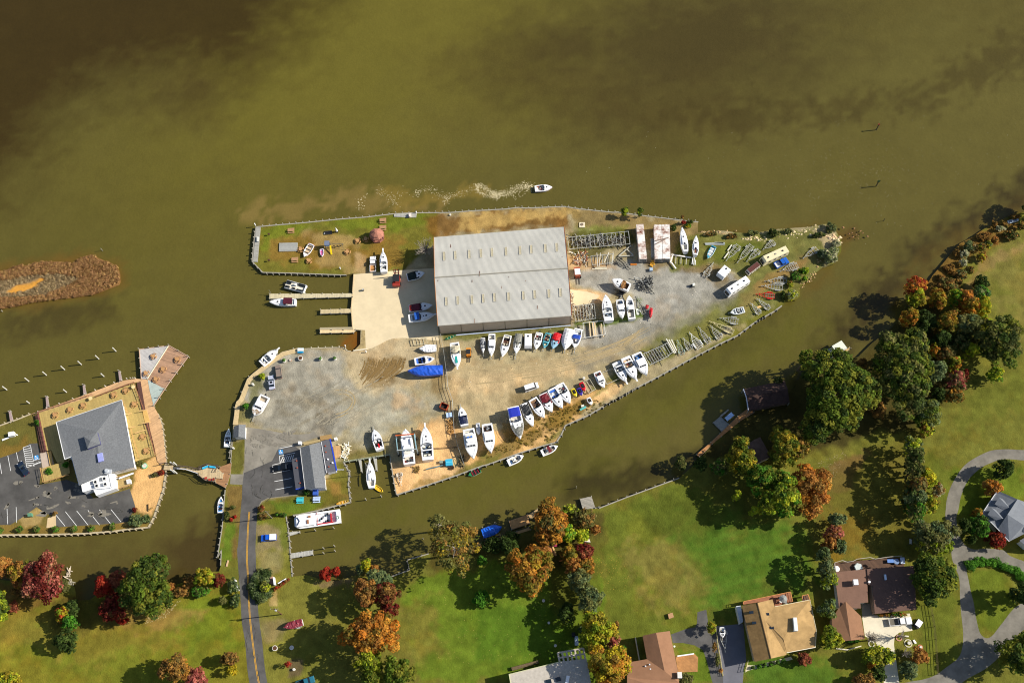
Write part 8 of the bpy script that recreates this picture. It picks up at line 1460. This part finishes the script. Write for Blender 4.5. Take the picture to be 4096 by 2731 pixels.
# south-west corner
T_('S3',45,165,60,8,'rust','rusty olive tree at the far left edge of the shore',ry=90); T_('S3',200,225,88,9,['rust','gold'],'golden brown tree left of the big dark red one',ry=120); T_('S3',425,265,165,11,['dred','pink'],'large sparse dark red tree on the lower left shore',ry=210,sparse=.6)
T_('S3',1380,355,200,17,['dkg','oak'],'big green tree beside bright red foliage on the lower left shore',ry=265); T_('S3',975,345,75,9,'red','bright scarlet tree crown left of the big green one',ry=85); T_('S3',1110,290,72,9,'rb','brownish pink crown between the scarlet tree and the big green one',ry=80); T_('S3',1180,400,80,8,'olive','dull olive crown between scarlet and big green trees'); T_('S3',1065,545,105,9,'dred','dark maroon tree below the scarlet crown',ry=115); T_('S3',1150,672,70,2.5,'red','low red shrub below the maroon tree',ry=28)
T_('S3',600,340,62,3,'olive','bushy olive shrub at the water edge near the driftwood'); T_('S3',590,610,58,6,['yg','red','yel'],'small yellow tree flecked with red and green',ry=70); T_('S3',655,690,68,6,'grn','bright green small tree below the yellow flecked one'); T_('S3',620,860,95,7,'dkg','dark green small tree at the lawn edge, left',ry=95); T_('S3',670,560,70,5,'dkg','dark tree in shade between the yellow and maroon trees')
T_('S3',-10,560,75,8,['yg','dkg'],'yellow green tree cut by the left edge',ry=130); T_('S3',1780,310,62,4,'brn','brown shrub left of the yellow shore tree'); T_('S3',1925,260,88,7,['yg','gold'],'yellow green tree at the end of the canal',ry=75); T_('S3',2062,285,48,5,'dred','small dark red tree beside the canal end',ry=60); T_('S3',1700,400,85,2.5,'brn','low brown brush on the lower left shore',ry=50); T_('S3',1880,395,95,3,['olive','grn'],'low green brush right of the brown brush',ry=55); T_('S3',1610,355,45,2,'rust','small rusty bush beside the big green tree')
T_('S3',220,400,120,3,'brn','low brown undergrowth below the golden tree',ry=50); T_('S3',130,540,60,2,'rb','reddish low shrub at the lawn edge, far left'); T_('S3',90,1215,95,8,['yg','gold'],'yellow green tree at the bottom left corner',ry=60); T_('S3',1650,1120,130,11,['orm','brn'],'orange brown tree at the bottom edge, left of the road',ry=110); T_('S3',1850,1215,90,8,'pink','pinkish brown tree at the bottom edge, left of the road'); T_('S3',2165,1020,72,6,'brn','brown tree with a yellow companion beside the road',ry=60); T_('S3',2190,1140,42,4.6,'yel','small yellow tree beside the road'); T_('S3',2095,480,42,3,'olive','thin olive shrub left of the roadside hedge')
T_('S3',2195,345,58,2.5,['gg','dkg'],'blue green juniper, upper of the pair left of the road',ry=75,name='shrub'); T_('S3',2210,480,50,2.5,['gg','dkg'],'blue green juniper, lower of the pair left of the road',ry=75,name='shrub')
# road-side hedge ring
def hedge(w,pts,wd,h,pal,label,sp=.5):
    pl=smooth(PL(w,pts),5); c=sum(pl,Vector())/len(pl); t=thing('hedge',label,'hedge',c); rg=np.random.default_rng(len(pts)*31+int(pts[0][0])); cl=[]; L=0
    for i in range(len(pl)-1):
        a,b=pl[i],pl[i+1]; k=max(1,int((b-a).length/.7))
        for j in range(k):
            p=a.lerp(b,j/k)-c; cl+= [(p.x+rg.normal()*wd*.16,p.y+rg.normal()*wd*.16,h*.5,wd*.42),(p.x+rg.normal()*wd*.2,p.y+rg.normal()*wd*.2,h*.3,wd*.4)]
    leafcloud('foliage',t,cl,.17,PAL[pal] if isinstance(pal,str) else sum((PAL[p] for p in pal),[]),rg,.8); m=MB(); [m.cyl((p.x-c.x,p.y-c.y,0),(p.x-c.x,p.y-c.y,h*.6),.08,n=5) for p in pl[::6]]; m.obj('stem',BARK,t); return t
hedge('S2',[(650,300),(560,320),(520,400),(510,480),(540,550),(610,560),(660,520)],3.0,2.2,['gg','dkg'],'blue green hedge curving round a topiary beside the road'); T_('S2',618,440,68,3.5,['yg','olive'],'rounded yellow green bush inside the curved hedge',name='topiary_bush')
hedge('T4',[(1700,190),(1740,165),(1850,145),(1960,140),(2070,160)],2.2,1.6,'grn','upper arc of clipped green hedge inside the drive loop'); hedge('T4',[(2100,180),(2200,220),(2290,290),(2352,350),(2480,480)],2.2,1.6,'grn','right arc of clipped green hedge inside the drive loop')
T_('S2',1330,290,64,4.6,'red','red bushy tree at the corner of the slip basin',ry=68); T_('S2',1450,255,48,4.6,'red','smaller red tree right of the first at the slip basin'); T_('S2',1808,190,62,7,['yel','yg'],'bright yellow green crown on the creek bank',ry=62); T_('S2',1905,225,55,6,'rust','orange crown beside the bright yellow green one',ry=42); T_('S2',1735,230,45,5,'gg','grey green crown left of the bright yellow green one',ry=55); T_('S2',1950,335,135,10,'gg','wide grey green tree above the maroon one',ry=90)
T_('S2',1810,500,125,13,['brn','rust'],'brown and olive tree west of the maroon crown',ry=150); T_('S2',2050,530,125,13,['dred','brn'],'maroon brown tree beside the lawn',ry=130); T_('S2',2085,690,92,11,'dred','dark maroon crown just above the large orange tree',ry=75); T_('S2',1870,985,330,17,['org','orm','org'],'very large round orange tree beside the road lawn',ry=245); T_('S2',1845,1330,140,12,['oak','yg'],'green tree just below the very large orange tree',ry=125); T_('S2',2175,1430,185,13,'oak','green tree at the bottom right of the orange tree',ry=150); T_('S2',1880,1520,130,12,'oak','green crown cut by the bottom edge below the orange tree',ry=90)
T_('S2',890,1350,38,3.5,'red','small red leaved sapling by the flower bed',sparse=.6)
# creek side
T_('S4',980,560,230,18,['brn','olive','gold'],'tall sparse brown tree leaning over the creek',ry=255,sparse=.45); T_('S4',830,340,80,13,'olive','dull brown crown over the water, top left of the sparse tree',sparse=.5); T_('S4',1870,215,85,13,'orm','pointed orange tree at the shore near the square dock',ry=110); T_('S4',1890,340,150,14,['orm','org','olive'],'orange brown tree over the square creek deck',ry=130); T_('S4',1840,470,95,11,'orm','lower orange crown beside the creek terrace',ry=80)
T_('S4',1690,770,200,15,['orm','gold','org'],'large orange and olive tree left of the shaded path',ry=190); T_('S4',1730,610,85,10,'org','orange crown north of the large orange and olive tree',ry=60); T_('S4',1240,1040,72,5,'grn','small green tree alone on the lower lawn'); T_('S4',1500,520,95,7,'dkg','dark green tree behind the creek walkway'); T_('S4',1330,540,75,5,'dkg','dark green bushy tree behind the blue covered boat',ry=70); T_('S4',1240,690,50,3,'grn','green shrub at the edge of the creek lawn')
T_('S4',2070,215,72,6,['yg','olive'],'yellow green tree left of the square grey dock',ry=50); T_('S4',2210,290,95,7,['olive','brn'],'olive brown tree below the square grey dock',ry=85); T_('S4',2050,430,72,8,['yg','grn'],'yellow green tree right of the creek terrace',ry=75); T_('S4',2180,450,65,6,'yg','light green tree by the leaning white bench',ry=60); T_('S4',2310,400,42,5,'rust','small orange tree at the top of the lawn edge'); T_('S4',2075,640,85,9,['orm','gold'],'orange tree on the right of the shaded path',ry=90); T_('S4',2200,610,80,9,['rb','dred'],'reddish brown tree at the lawn edge',ry=85); T_('S4',2210,730,95,9,'orm','orange crown spilling onto the lawn edge',ry=70); T_('S4',2100,730,75,9,'rust','rust coloured crown below the reddish brown one')
T_('S4',2160,880,105,12,['olive','gg'],'grey green tree, upper of two beside the shaded path',ry=95); T_('S4',2250,1050,110,12,['olive','gg'],'grey green tree, lower of two beside the shaded path',ry=120); T_('S4',2040,1180,70,8,'dkg','dark tree in shade left of the lower grey green tree',ry=90)
T_('S1',1290,945,185,13,['yel','gold','yg'],'round yellow green tree above the orange and yellow one',ry=185); T_('S1',1420,1360,230,15,['gold','org','yel'],'large orange and yellow tree at the bottom edge',ry=215); T_('S1',1470,1085,78,6,'pink','small reddish tree between the two yellow trees',ry=80); T_('S1',1500,900,55,3,'brn','dry brown shrub right of the round yellow green tree',ry=60); T_('S1',1600,1170,38,3,'grn','green bush in the shade beside the straight garden wall'); T_('S1',2290,1540,75,4.8,'olive','olive bush tree by the chimney at the bottom edge'); T_('S1',1100,940,42,2,'gg','grey shrub left of the yellow green tree')
T_('K',510,440,38,5,['yg','gold'],'yellow green tree at the driveway fork',ry=48); T_('K',535,590,20,2.5,'brn','brown shrub in the driveway strip',ry=38); T_('K',560,700,14,2,'olive','olive shrub low in the driveway strip',ry=60); T_('K',585,790,18,2,'rust','rusty shrub at the end of the driveway strip'); T_('K',290,860,60,4.8,'olive','olive green tree right of the brown patio',ry=45)
T_('T3',850,1310,78,4,'rb','round brown bush below the tan house'); T_('T3',1110,770,98,8,['gg','oak'],'blue green tree between the tan and brown houses',ry=90); T_('T3',1140,1085,108,8,['yg','oak'],'yellow green tree south of the two houses',ry=105); T_('T3',1090,330,85,11,['gg','olive'],'grey green pine left of the brown house deck',ry=110); T_('T3',1120,450,75,10,['gg','yg'],'grey green tree at the corner of the brown house',ry=85); T_('T3',1060,190,65,10,['gg','dkg'],'dark pine above the grey green pine',ry=75); T_('T3',1230,95,75,6,'gg','bluish tree on the lawn above the brown house deck',ry=65); T_('T3',1140,60,85,7,'rust','tan orange tree on the lawn above the pines',ry=65)
T_('T3',2250,450,210,15,['oak','dkg'],'big olive green tree over the right side of the brown house',ry=250); T_('T3',2390,480,75,6,'yg','yellow green shrub tree right of the big olive green one',ry=95); T_('T3',1650,1270,170,7,['oak','yg'],'soft olive tree over the front garden',ry=95); T_('T3',1570,1380,45,3,'org','small orange shrub under the soft olive tree'); T_('T3',2095,1280,82,5,'rust','rusty orange round tree in the front garden',ry=80); T_('T3',1985,1425,88,5,['gg','gg'],'blue grey round conifer in the front garden'); T_('T3',1650,1460,75,5,'dkg','dark green round tree left of the pale driveway'); T_('T3',1500,1530,110,5,'brn','brown shrub tree at the bottom edge below the olive tree',ry=60)
T_('T3',1350,1110,120,1.6,'grn','low green flower bed shrubs below the brown house',ry=18,name='shrub'); T_('T3',1800,828,190,1.4,['grn','rust'],'low planting with orange flowers along the concrete driveway',ry=16,name='shrub')
bare('T3',1590,1085,95,7,'bare branching tree at the corner of the pale driveway'); bare('T3',1920,1050,70,5,'bare tree above the stone ring in the front garden',20); bare('T3',1950,1240,60,5,'bare grey tree left of the rusty round tree',20); bare('W1',2170,560,150,8,'leafless tree by the north west corner of the shed',46)
# golden group below the big oaks
T_('T1',790,560,155,14,['gold','yel','oak'],'golden green tree left of the hidden cottage roof',ry=135); T_('T1',760,400,95,13,['gold','oak'],'pointed golden crown at the shade edge, left',ry=100); T_('T1',1290,420,165,15,['gold','oak'],'golden green tree right of the hidden cottage roof',ry=200); T_('T1',1460,420,110,13,['gold','brn'],'bronze crown on the right of the golden green tree',ry=110); T_('T1',1190,240,60,13,'gold','narrow golden crown above the hidden cottage'); T_('T1',1000,770,160,14,['oak','grn'],'green tree in the middle of the golden group',ry=140); T_('T1',1280,990,175,16,['yg','grn','oak'],'yellow green tree at the bottom of the golden group',ry=190); T_('T1',1090,1080,110,14,['yg','oak'],'ragged green crown over the lawn shadow',ry=110); T_('T1',1240,790,120,13,['grn','oak'],'dark green crown between the green and orange trees',ry=85)
T_('T1',1590,890,205,14,['rust','org','rust'],'large rust orange tree on the right of the golden group',ry=260); T_('T1',730,970,40,9,'yg','small sunlit crown above the lawn shadow',ry=40); T_('T1',925,1150,42,9,'yg','detached green crown at the shadow edge'); T_('T1',520,640,90,6,['olive','grn'],'half shaded tree near the plank walkway',ry=85); T_('T1',300,600,70,5,'dkg','dark shrubby tree at the creek end of the walkway'); T_('T1',60,600,60,5,['olive','dkg'],'dark shoreline tree left of the walkway foot',ry=80)
T_('T1',1905,1255,95,8,['gg','gg'],'bluish tree at the top of the small lawn clump',ry=65); T_('T1',1870,1410,100,8,['rust','pink'],'tan pink tree in the small lawn clump',ry=85); T_('T1',1910,1540,80,7,['gg','dkg'],'dark blue green tree at the bottom of the lawn clump',ry=50)
# the two big oaks and their neighbours
T_('R3',850,900,490,24,['oak','dkg','oak'],'largest green oak, left of the pair beside the creek',ry=600,leaf=.36); T_('R3',560,1420,180,18,['oak','dkg'],'green crown at the lower left of the largest oak',ry=170); T_('R3',420,450,80,16,'oak','small upper left crown reaching over the creek'); T_('R3',1740,600,375,22,['oak','olive','dkg'],'second big green oak, right of the pair',ry=560,leaf=.36); T_('R3',2200,620,105,12,'gg','grey green tree touching the second big oak',ry=110); T_('R3',2060,1190,150,13,['oak','gg'],'grey green tree at the lower right of the second oak',ry=180); T_('R3',2050,1400,90,6,['yg','brn'],'brown and yellow brush below the second oak',ry=80); T_('R3',1400,1150,90,5,'brn','brown undergrowth between the two big oaks',ry=100); T_('R3',1180,520,60,5,'brn','brown bush between oaks near the pontoon boat')
T_('R2',1070,200,110,12,['red','org'],'red orange crown at the river end of the wooded point',ry=85); T_('R2',1085,320,85,11,['gold','yg'],'yellow green crown below the red orange one',ry=100); T_('R2',1330,330,85,9,['gold','orm'],'gold tree right of the red orange crown',ry=110); T_('R2',1560,330,80,9,['grn','yg'],'green crown in the upper part of the wooded point',ry=75); T_('R2',1640,330,95,10,['org','rust'],'orange crown next to the green one in the wooded point',ry=85); T_('R2',1720,430,90,10,['org','gold'],'red orange bushy crown in the right of the wooded point',ry=85); T_('R2',1825,280,92,9,['gg','grn'],'grey green crown at the field edge',ry=75); T_('R2',1865,460,80,9,['yel','yg'],'bright yellow crown at the field edge',ry=125); T_('R2',1850,155,68,8,'dkg','dark round tree at the top of the field edge'); T_('R2',1010,560,85,11,['org','gold'],'orange gold crown above the second oak',ry=85); T_('R2',1450,620,115,12,['gold','orm'],'wide golden crown in the middle of the wooded point',ry=115); T_('R2',1190,620,120,9,'dkg','dark shaded tree left of the wide golden crown',ry=120)
T_('R2',1690,660,140,12,['olive','gg'],'grey olive crown right of the wide golden one',ry=120); T_('R2',1380,830,110,10,'dkg','dark green tree under the wide golden crown',ry=85); T_('R2',1600,850,110,9,['dkg','olive'],'shaded olive tree in the middle right of the point',ry=100); T_('R2',2085,830,240,17,['olive','dkg','oak'],'big dark olive tree at the field edge on the right',ry=255); T_('R2',2010,1225,88,7,['yg','grn'],'yellow green tree under the big dark olive one',ry=75); T_('R2',1730,940,70,9,'yg','yellow green crown in the shaded gap',ry=60); T_('R2',1430,1000,95,9,['olive','brn'],'dull olive crown above the orange flecked one',ry=80); T_('R2',1520,1100,85,9,['org','yg','oak'],'green crown flecked with orange',ry=80); T_('R2',1290,950,48,8,['org','yg'],'small orange crown on the edge of the second oak',ry=75); T_('R2',1550,1310,105,9,['olive','pink'],'olive and pink tree at the lower part of the point',ry=105); T_('R2',1650,1240,40,7,'dred','crimson crown edge beside the dark shadow',ry=60); T_('R2',1530,1470,95,8,['orm','olive'],'orange brown tree at the bottom of the wooded point',ry=80); T_('R2',1350,1460,70,7,'dkg','dark green tree left of the orange brown one',ry=70); T_('R2',1900,640,70,9,['yg','olive'],'yellow patch crown above the big dark olive tree',ry=60); T_('R2',1430,180,110,5,['brn','olive'],'brown brush at the top of the wooded point',ry=70); T_('R2',1770,780,85,9,'olive','grey olive crown beside the big dark olive tree',ry=70)
# river bank brush, upper right
for i,(x,y,r,h,p,l,ry) in enumerate([(1480,720,85,4.6,'gg','round grey green shrub tree on the upper right bank',80),(1415,850,85,3.5,'pale','cream flowering bush, larger of the two on the bank',60),(1400,985,62,3.2,'pale','cream flowering bush just below the larger one',60),(1975,450,70,3,'pale','small cream flowering bush near the aluminium skiff',45),(1690,890,75,4,['yg','org'],'yellow green bush with orange rim on the bank',70),(1890,640,58,3.5,'rust','rusty bush left of the field corner',75),(1740,560,100,2.5,['brn','rust'],'brown brush below the small cream bush',55),(1690,600,90,2.2,'brn','dark brown brush on the bank',35),(1560,740,60,4,'olive','olive shrub between paler ones on the bank',60),(1690,740,60,4,['yg','olive'],'yellow green shrub in the middle of the bank',60),(1800,700,55,4,['yg','gg'],'light green shrub near the field edge of the bank',60),(1350,1180,115,3.5,['olive','gg'],'grey green brush mass low on the bank',75),(1180,1080,90,1.5,'brn','flattened brown reeds on the bank',90),(1050,1230,70,1.5,'brn','brown reeds near the red orange crown',60),(1500,1090,75,3,'dkg','dark green shrub below the cream bushes',60),(2150,560,130,3,['olive','dkg'],'olive brush band along the field edge',70),(2290,420,70,4,'dkg','dark green bush at the right edge of the bank',60),(2200,270,90,2.5,'brn','brown brush above the aluminium skiff',35),(2040,390,60,2.5,['brn','olive'],'brown brush left of the aluminium skiff',50),(1290,830,45,2.5,'brn','brown scrub at the water edge',60),(1880,380,50,2,'brn','thin scrub at the water edge by the cream bush',45),(1300,1300,95,4,['brn','olive'],'brown green brush at the foot of the bank',65),(1620,1330,80,4.6,'dkg','dark green tree at the field corner of the bank',80)]):
    T_('R1',x,y,r,max(1.0,h*.72),['olive','pale','brn'] if p=='olive' else p if p in('pale','brn','gg') else (p if isinstance(p,list) else [p])+['brn'],l,ry=ry)
T_('R1',2560,70,160,9,'dkg','dark tree just past the right edge casting shade on the river')
for x,y,l in [(820,1085,'dark shoreline bush left of the boathouse roof'),(1640,560,'dark bush at the river edge under the second big oak'),(1500,470,'dark bush on the river edge above the pontoon boat')]: T_('R3',x if x!=820 else 60,y if x!=820 else 760,70,3.5,['dkg','olive'],l)
# right side gardens
for x,y,r,h,p,l,ry in [(850,110,80,9,['gg','yg'],'grey green tree at the top of the garden tree line',70),(880,280,75,13,['dkg','olive'],'dark tree, second from the top of the garden tree line',90),(870,430,70,13,['dkg','olive'],'dark tree, third from the top of the garden tree line',80),(1040,560,110,10,['yel','yg'],'bright yellow green tree in the garden tree line',105),(1190,700,60,7,['pale','brn'],'half bare brown tree right of the bright yellow green one',80),(900,640,80,12,['brn','olive'],'brownish tree left of the bright yellow green one',80),(1070,900,110,10,['yg','gold'],'lower yellow green tree in the garden tree line',95),(880,820,90,12,['dkg','gg'],'dark green tree left of the lower yellow green one',90),(900,980,75,11,['olive','grn'],'olive tree at the foot of the garden tree line',80),(1150,1290,240,11,['olive','gg','olive'],'broad grey olive tree beside the drive',150),(1150,1460,200,9,['olive','yg'],'lower grey olive tree beside the drive',110),(2120,385,100,11,'dkg','dark green cone shaped tree inside the drive curve',110),(1930,680,100,5,['rust','org'],'round orange shrub tree by the grey house',90),(1720,1010,55,6,['org','gold'],'small golden orange tree by the grey house',50),(1745,1175,100,9,['dkg','grn'],'dark green round tree by the grey house',125),(1560,1180,70,8,'dkg','dark crown with a yellow tuft beside the drive',70),(1985,1370,115,5,['red','dred'],'dark red shrub tree below the grey house',95),(1640,1370,60,4,'dkg','dark shrub in the drive corner',60),(960,1130,30,3,'grn','green shrub strip below the garden tree line',60)]:
    k_=1.45 if x<1000 and h>8 else 1.12
    T_('T2',x,y,r*k_,h,p,l,ry=ry*k_,cone=(x==2120))
T_('T4',2400,520,170,11,'dkg','dark tree at the right edge beside the drive loop',ry=140); T_('T4',2330,1220,250,13,['dkg','oak'],'large dark tree at the bottom right corner',ry=220)
# marina plants
for x,y,l in [(1175,190,'left of two round cedars on the north bulkhead'),(1410,213,'right of two round cedars on the north bulkhead')]: T_('W3',x,y,44,4.6,['dkg','yg'],l,ry=52,clump=.7,leaf=.16,name='cedar')
T_('W3',2095,352,32,1.6,'red','small red bush above the first keel sailboat'); T_('W3',2195,345,55,1.0,['dkg','olive'],'low green bush along the north bulkhead end',ry=28); T_('W3',1940,430,45,1.5,'dkg','dark bush beside the pair of containers',ry=50); T_('W3',2080,270,20,.8,'brn','tuft of weeds on the north bulkhead'); T_('W3',2170,410,60,.9,['yel','grn'],'yellowish weeds beside the red bush',ry=30)
for x,y,r,h,p,l,ry in [(2075,225,85,2.6,['gg','olive'],'pale green bush at the very tip of the point',75),(2060,620,140,3.2,['pale','gg'],'large pale feathery bush on the east side of the point',115),(2150,450,70,2,'pale','pale feathery bush above the large one on the point',60),(1240,300,90,2.4,['dkg','olive'],'dark bush among the white rocks on the north shore',50),(1510,1190,85,3,['pale','yg'],'pale bush at the lower end of the point',75),(1560,930,85,2.8,['grn','olive'],'green bush above the trailer pair on the point',75),(1690,850,85,2.6,['grn','yg'],'bright green bush at the shore right of the truck',50),(1700,960,45,2,['yg','grn'],'small yellow green bush at the eastern shore',35),(1480,1040,45,1.6,['yg','brn'],'yellow tufted bush beside the trailer pair',60),(950,300,90,1.2,['gg','olive'],'low grey green scrub along the north shore, middle',30),(650,340,90,1.2,['brn','olive'],'low brown scrub along the north shore, left',35),(350,310,90,1.2,['olive','brn'],'low scrub behind the first shore rocks',30),(1450,270,80,1.2,['olive','gg'],'low scrub above the long row of white rocks',30),(1900,330,90,1.4,['dkg','olive'],'dark scrub inside the tip of the point',35),(1930,590,70,1.6,['dkg','gg'],'dark green scrub left of the large pale bush',50),(1380,1200,40,1.8,'dkg','dark scrub left of the pale bush',60)]: T_('W4',x,y,r,h,p,l,ry=ry)
for x,y,r,p,l in [(590,602,40,'yg','yellow green bush beside the silver sedan'),(395,955,38,'grn','green bush at the left end of the gravel lot')]: T_('W7',x,y,r,1.8,p,l)
for i,x in enumerate([0,230,430,660,868,1078,1312]): T_('W6',x,[1232,1225,1220,1222,1215,1212,1190][i],42,1.5,['grn','olive'],['first','second','third','fourth','fifth','sixth','seventh'][i]+' small shrub from the left along the restaurant bulkhead',group='shrubs along the restaurant bulkhead')
T_('W6',1610,1120,98,2.4,['gg','gg'],'wide blue green juniper in the corner of the restaurant lot',ry=75); T_('W6',1590,995,26,1.2,'dred','small red bush above the blue green juniper'); T_('W6',1730,1100,42,1.8,['gg','dkg'],'smaller juniper right of the wide one'); T_('W6',580,545,40,1.4,'grn','green plant in the left timber planter'); T_('W6',772,470,40,1.4,'grn','green plant in the right timber planter'); T_('W6',1890,560,48,1.4,['red','dred'],'red brown grass clump at the foot of the footbridge',ry=32,leaf=.12); T_('W6',1810,590,40,.9,'olive','dry grass clump left of the red brown one',ry=22); T_('W5',440,1145,28,1.8,'grn','green bush by the deck gate'); T_('W6',640,1040,25,1.2,'brn','dark shrub at the head of the parking path'); T_('W6',1650,450,50,.6,'olive','low weeds beside the green tank lid',ry=30)
T_('W8',240,965,35,1.2,['dkg','olive'],'dark shrub on the canal bank, upper of two',ry=26); T_('W8',170,1060,42,1.2,['olive','dkg'],'dark shrub on the canal bank, lower of two',ry=60); T_('W8',262,1072,16,1,'red','small red bush on the canal bank'); T_('W8',222,1110,15,1,'red','tiny red bush on the canal bank'); T_('W8',600,1070,60,1.6,['brn','olive'],'brown shrub bed at the lot entrance',ry=45); T_('W8',575,980,42,1.2,['brn','dred'],'small brown shrub above the entrance bed'); T_('W8',1100,790,50,1.6,['grn','dkg'],'green shrubs at the south wall of the office',ry=25)
for i,x in enumerate((755,805,850)): T_('W8',x,1048,22,1.0,['grn','dkg'],['left','middle','right'][i]+' one of three small bushes on the office lawn edge')
for i in range(6): T_('T3',300+i*66,1400-i*14,24,.9,['dkg','grn'],['first','second','third','fourth','fifth','sixth'][i]+' clipped bush from the left along the front path',group='clipped bushes along the front path')
# flowering strip by the road hedge
for i in range(7): T_('S2',730+i*27,470-i*19,11,.6,['red','brn'],['first','second','third','fourth','fifth','sixth','seventh'][i]+' small red flower clump from the left by the road hedge',group='red flower clumps by the road hedge',leaf=.1)
# reeds and marsh grass
def tufts(name,label,area,n,h,pal,r,z0,leaf=.16):
    rg=np.random.default_rng(n); xs=[p.x for p in area]; ys=[p.y for p in area]; x=rg.uniform(min(xs),max(xs),n*4); y=rg.uniform(min(ys),max(ys),n*4); s=sdist(x,y,xy(area)); k=s>.1; x,y=x[k][:n],y[k][:n]
    cl=[(a,b,z0+h*.3,r*rg.uniform(.6,1.3)) for a,b in zip(x,y)]; o=leafcloud(name,None,cl,leaf,pal,rg,.55,up=-.1); return tag(o,label,'grass',kind='stuff')
i1=PL('R4',[(-400,600),(0,552),(250,452),(700,382),(1150,405),(1300,310),(1450,280),(1600,345),(1840,455),(1880,560),(1885,700),(1500,885),(900,965),(500,1020),(0,1120),(-400,1160),(-400,900),(200,950),(700,900),(1150,720),(1280,640),(900,560),(400,600),(0,680),(-400,750)],.3)
tufts('marsh_grass','rust coloured marsh reeds covering the small island',i1,2300,.9,['9c7650','a88258','8a6840','ac8c58'],.5,.25)
tufts('marsh_grass','low grey marsh grass in the middle of the small island',PL('R4',[(-400,750),(0,690),(400,600),(900,560),(1250,640),(1100,730),(700,890),(200,940),(-400,900),(-400,850),(0,850),(180,875),(400,830),(560,760),(700,645),(640,620),(430,705),(250,735),(90,835),(-400,800)],.3),650,.35,['9c8866','ac9870','8a7654'],.4,.25)
tufts('weeds','scattered low weeds on the sandy creek edge',PL('V3',[(0,1300),(400,1180),(1000,1020),(1200,780),(1900,480),(1750,330),(1200,500),(800,640),(600,830),(300,1050),(0,1180)]),260,.25,['7c6c2c','6c6a2c','8c7838'],.3,G,.12)
# rocks
def rocks(name,label,w,pts,n,rmin,rmax,wd,col='e0cca0'):
    pl=PL(w,pts,G); R=random.Random(n); m=MB()
    for _ in range(n):
        i=R.randrange(len(pl)-1); p=pl[i].lerp(pl[i+1],R.random()); r=R.uniform(rmin,rmax); m.dome(p.x+R.gauss(0,wd),p.y+R.gauss(0,wd),R.uniform(.2,G+.05),r,r*R.uniform(.6,1),r*.7,6,2,True,.25)
    tag(m.obj(name,M(col,.9,0,.25,1.5),loc=(0,0,0)),label,'rocks',kind='stuff')
rocks('rocks','heap of cream boulders along the north shore of the point','W4',[(820,385),(930,365),(1130,390)],90,.25,.6,.5); rocks('rocks','long band of cream boulders running to the tip of the point','W4',[(1400,340),(1550,310),(1750,260),(1950,230)],150,.2,.6,.8); rocks('rocks','cream boulders at the turn of the point','W4',[(2030,340),(2120,370),(2170,420)],90,.3,.75,.8,'ecd0a8'); rocks('rocks','scattered boulders at the western end of the rocky shore','W4',[(220,290),(400,290),(700,285)],40,.25,.6,.5,'c8a878'); rocks('rocks','small boulders along the eastern shore of the point','W4',[(1890,690),(1920,760),(1790,890),(1740,970),(1630,1080)],60,.2,.5,.5,'c0a070'); rocks('rocks','small outlying stones in the water off the point','F',[(1940,528),(1970,540),(1990,545)],14,.15,.45,1.5,'a07850')
def litter(label,w,pts,n,cols,wd,sz=.12,z=G+.02):
    pl=PL(w,pts); R=random.Random(n); 
    for ci,cc in enumerate(cols):
        m=MB()
        for _ in range(n//len(cols)):
            a,b,c=R.sample(pl,3); u,v=R.random(),R.random(); 
            if u+v>1: u,v=1-u,1-v
            p=a+(b-a)*u+(c-a)*v; s=sz*R.uniform(.5,1.5); q=R.random()*6; m.add([(p.x+s*math.cos(q+k*1.57),p.y+s*math.sin(q+k*1.57),z+R.random()*.03) for k in range(4)],[(0,1,2,3)])
        tag(m.obj('fallen_leaves',M(cc,.8,0,.2,4),loc=(0,0,0)),label,'leaves',kind='stuff')
litter('pale fallen leaves scattered beside the big green tree','S3',[(1450,560),(1700,480),(1560,640),(1350,700)],200,['c0b080'],1,.09); litter('golden leaves scattered on the lawn right of the orange trees','S1',[(1250,60),(1600,40),(1700,500),(1330,480),(1400,200)],120,['b89838'],1,.07); litter('leaves scattered under the rust orange tree','T1',[(1650,600),(2050,420),(1850,620),(1800,900)],150,['a8966c'],1,.08); litter('yellow leaves sprinkled over the long lawn','F',[(930,1350),(1250,1300),(1300,1500),(1000,1540)],300,['a8984c'],1,.07); litter('tiny bits of debris scattered over the yard gravel','F',[(1040,850),(1650,640),(1200,900),(1450,800),(800,830),(700,900)],260,['e8dcc0','4a4030'],1,.1)
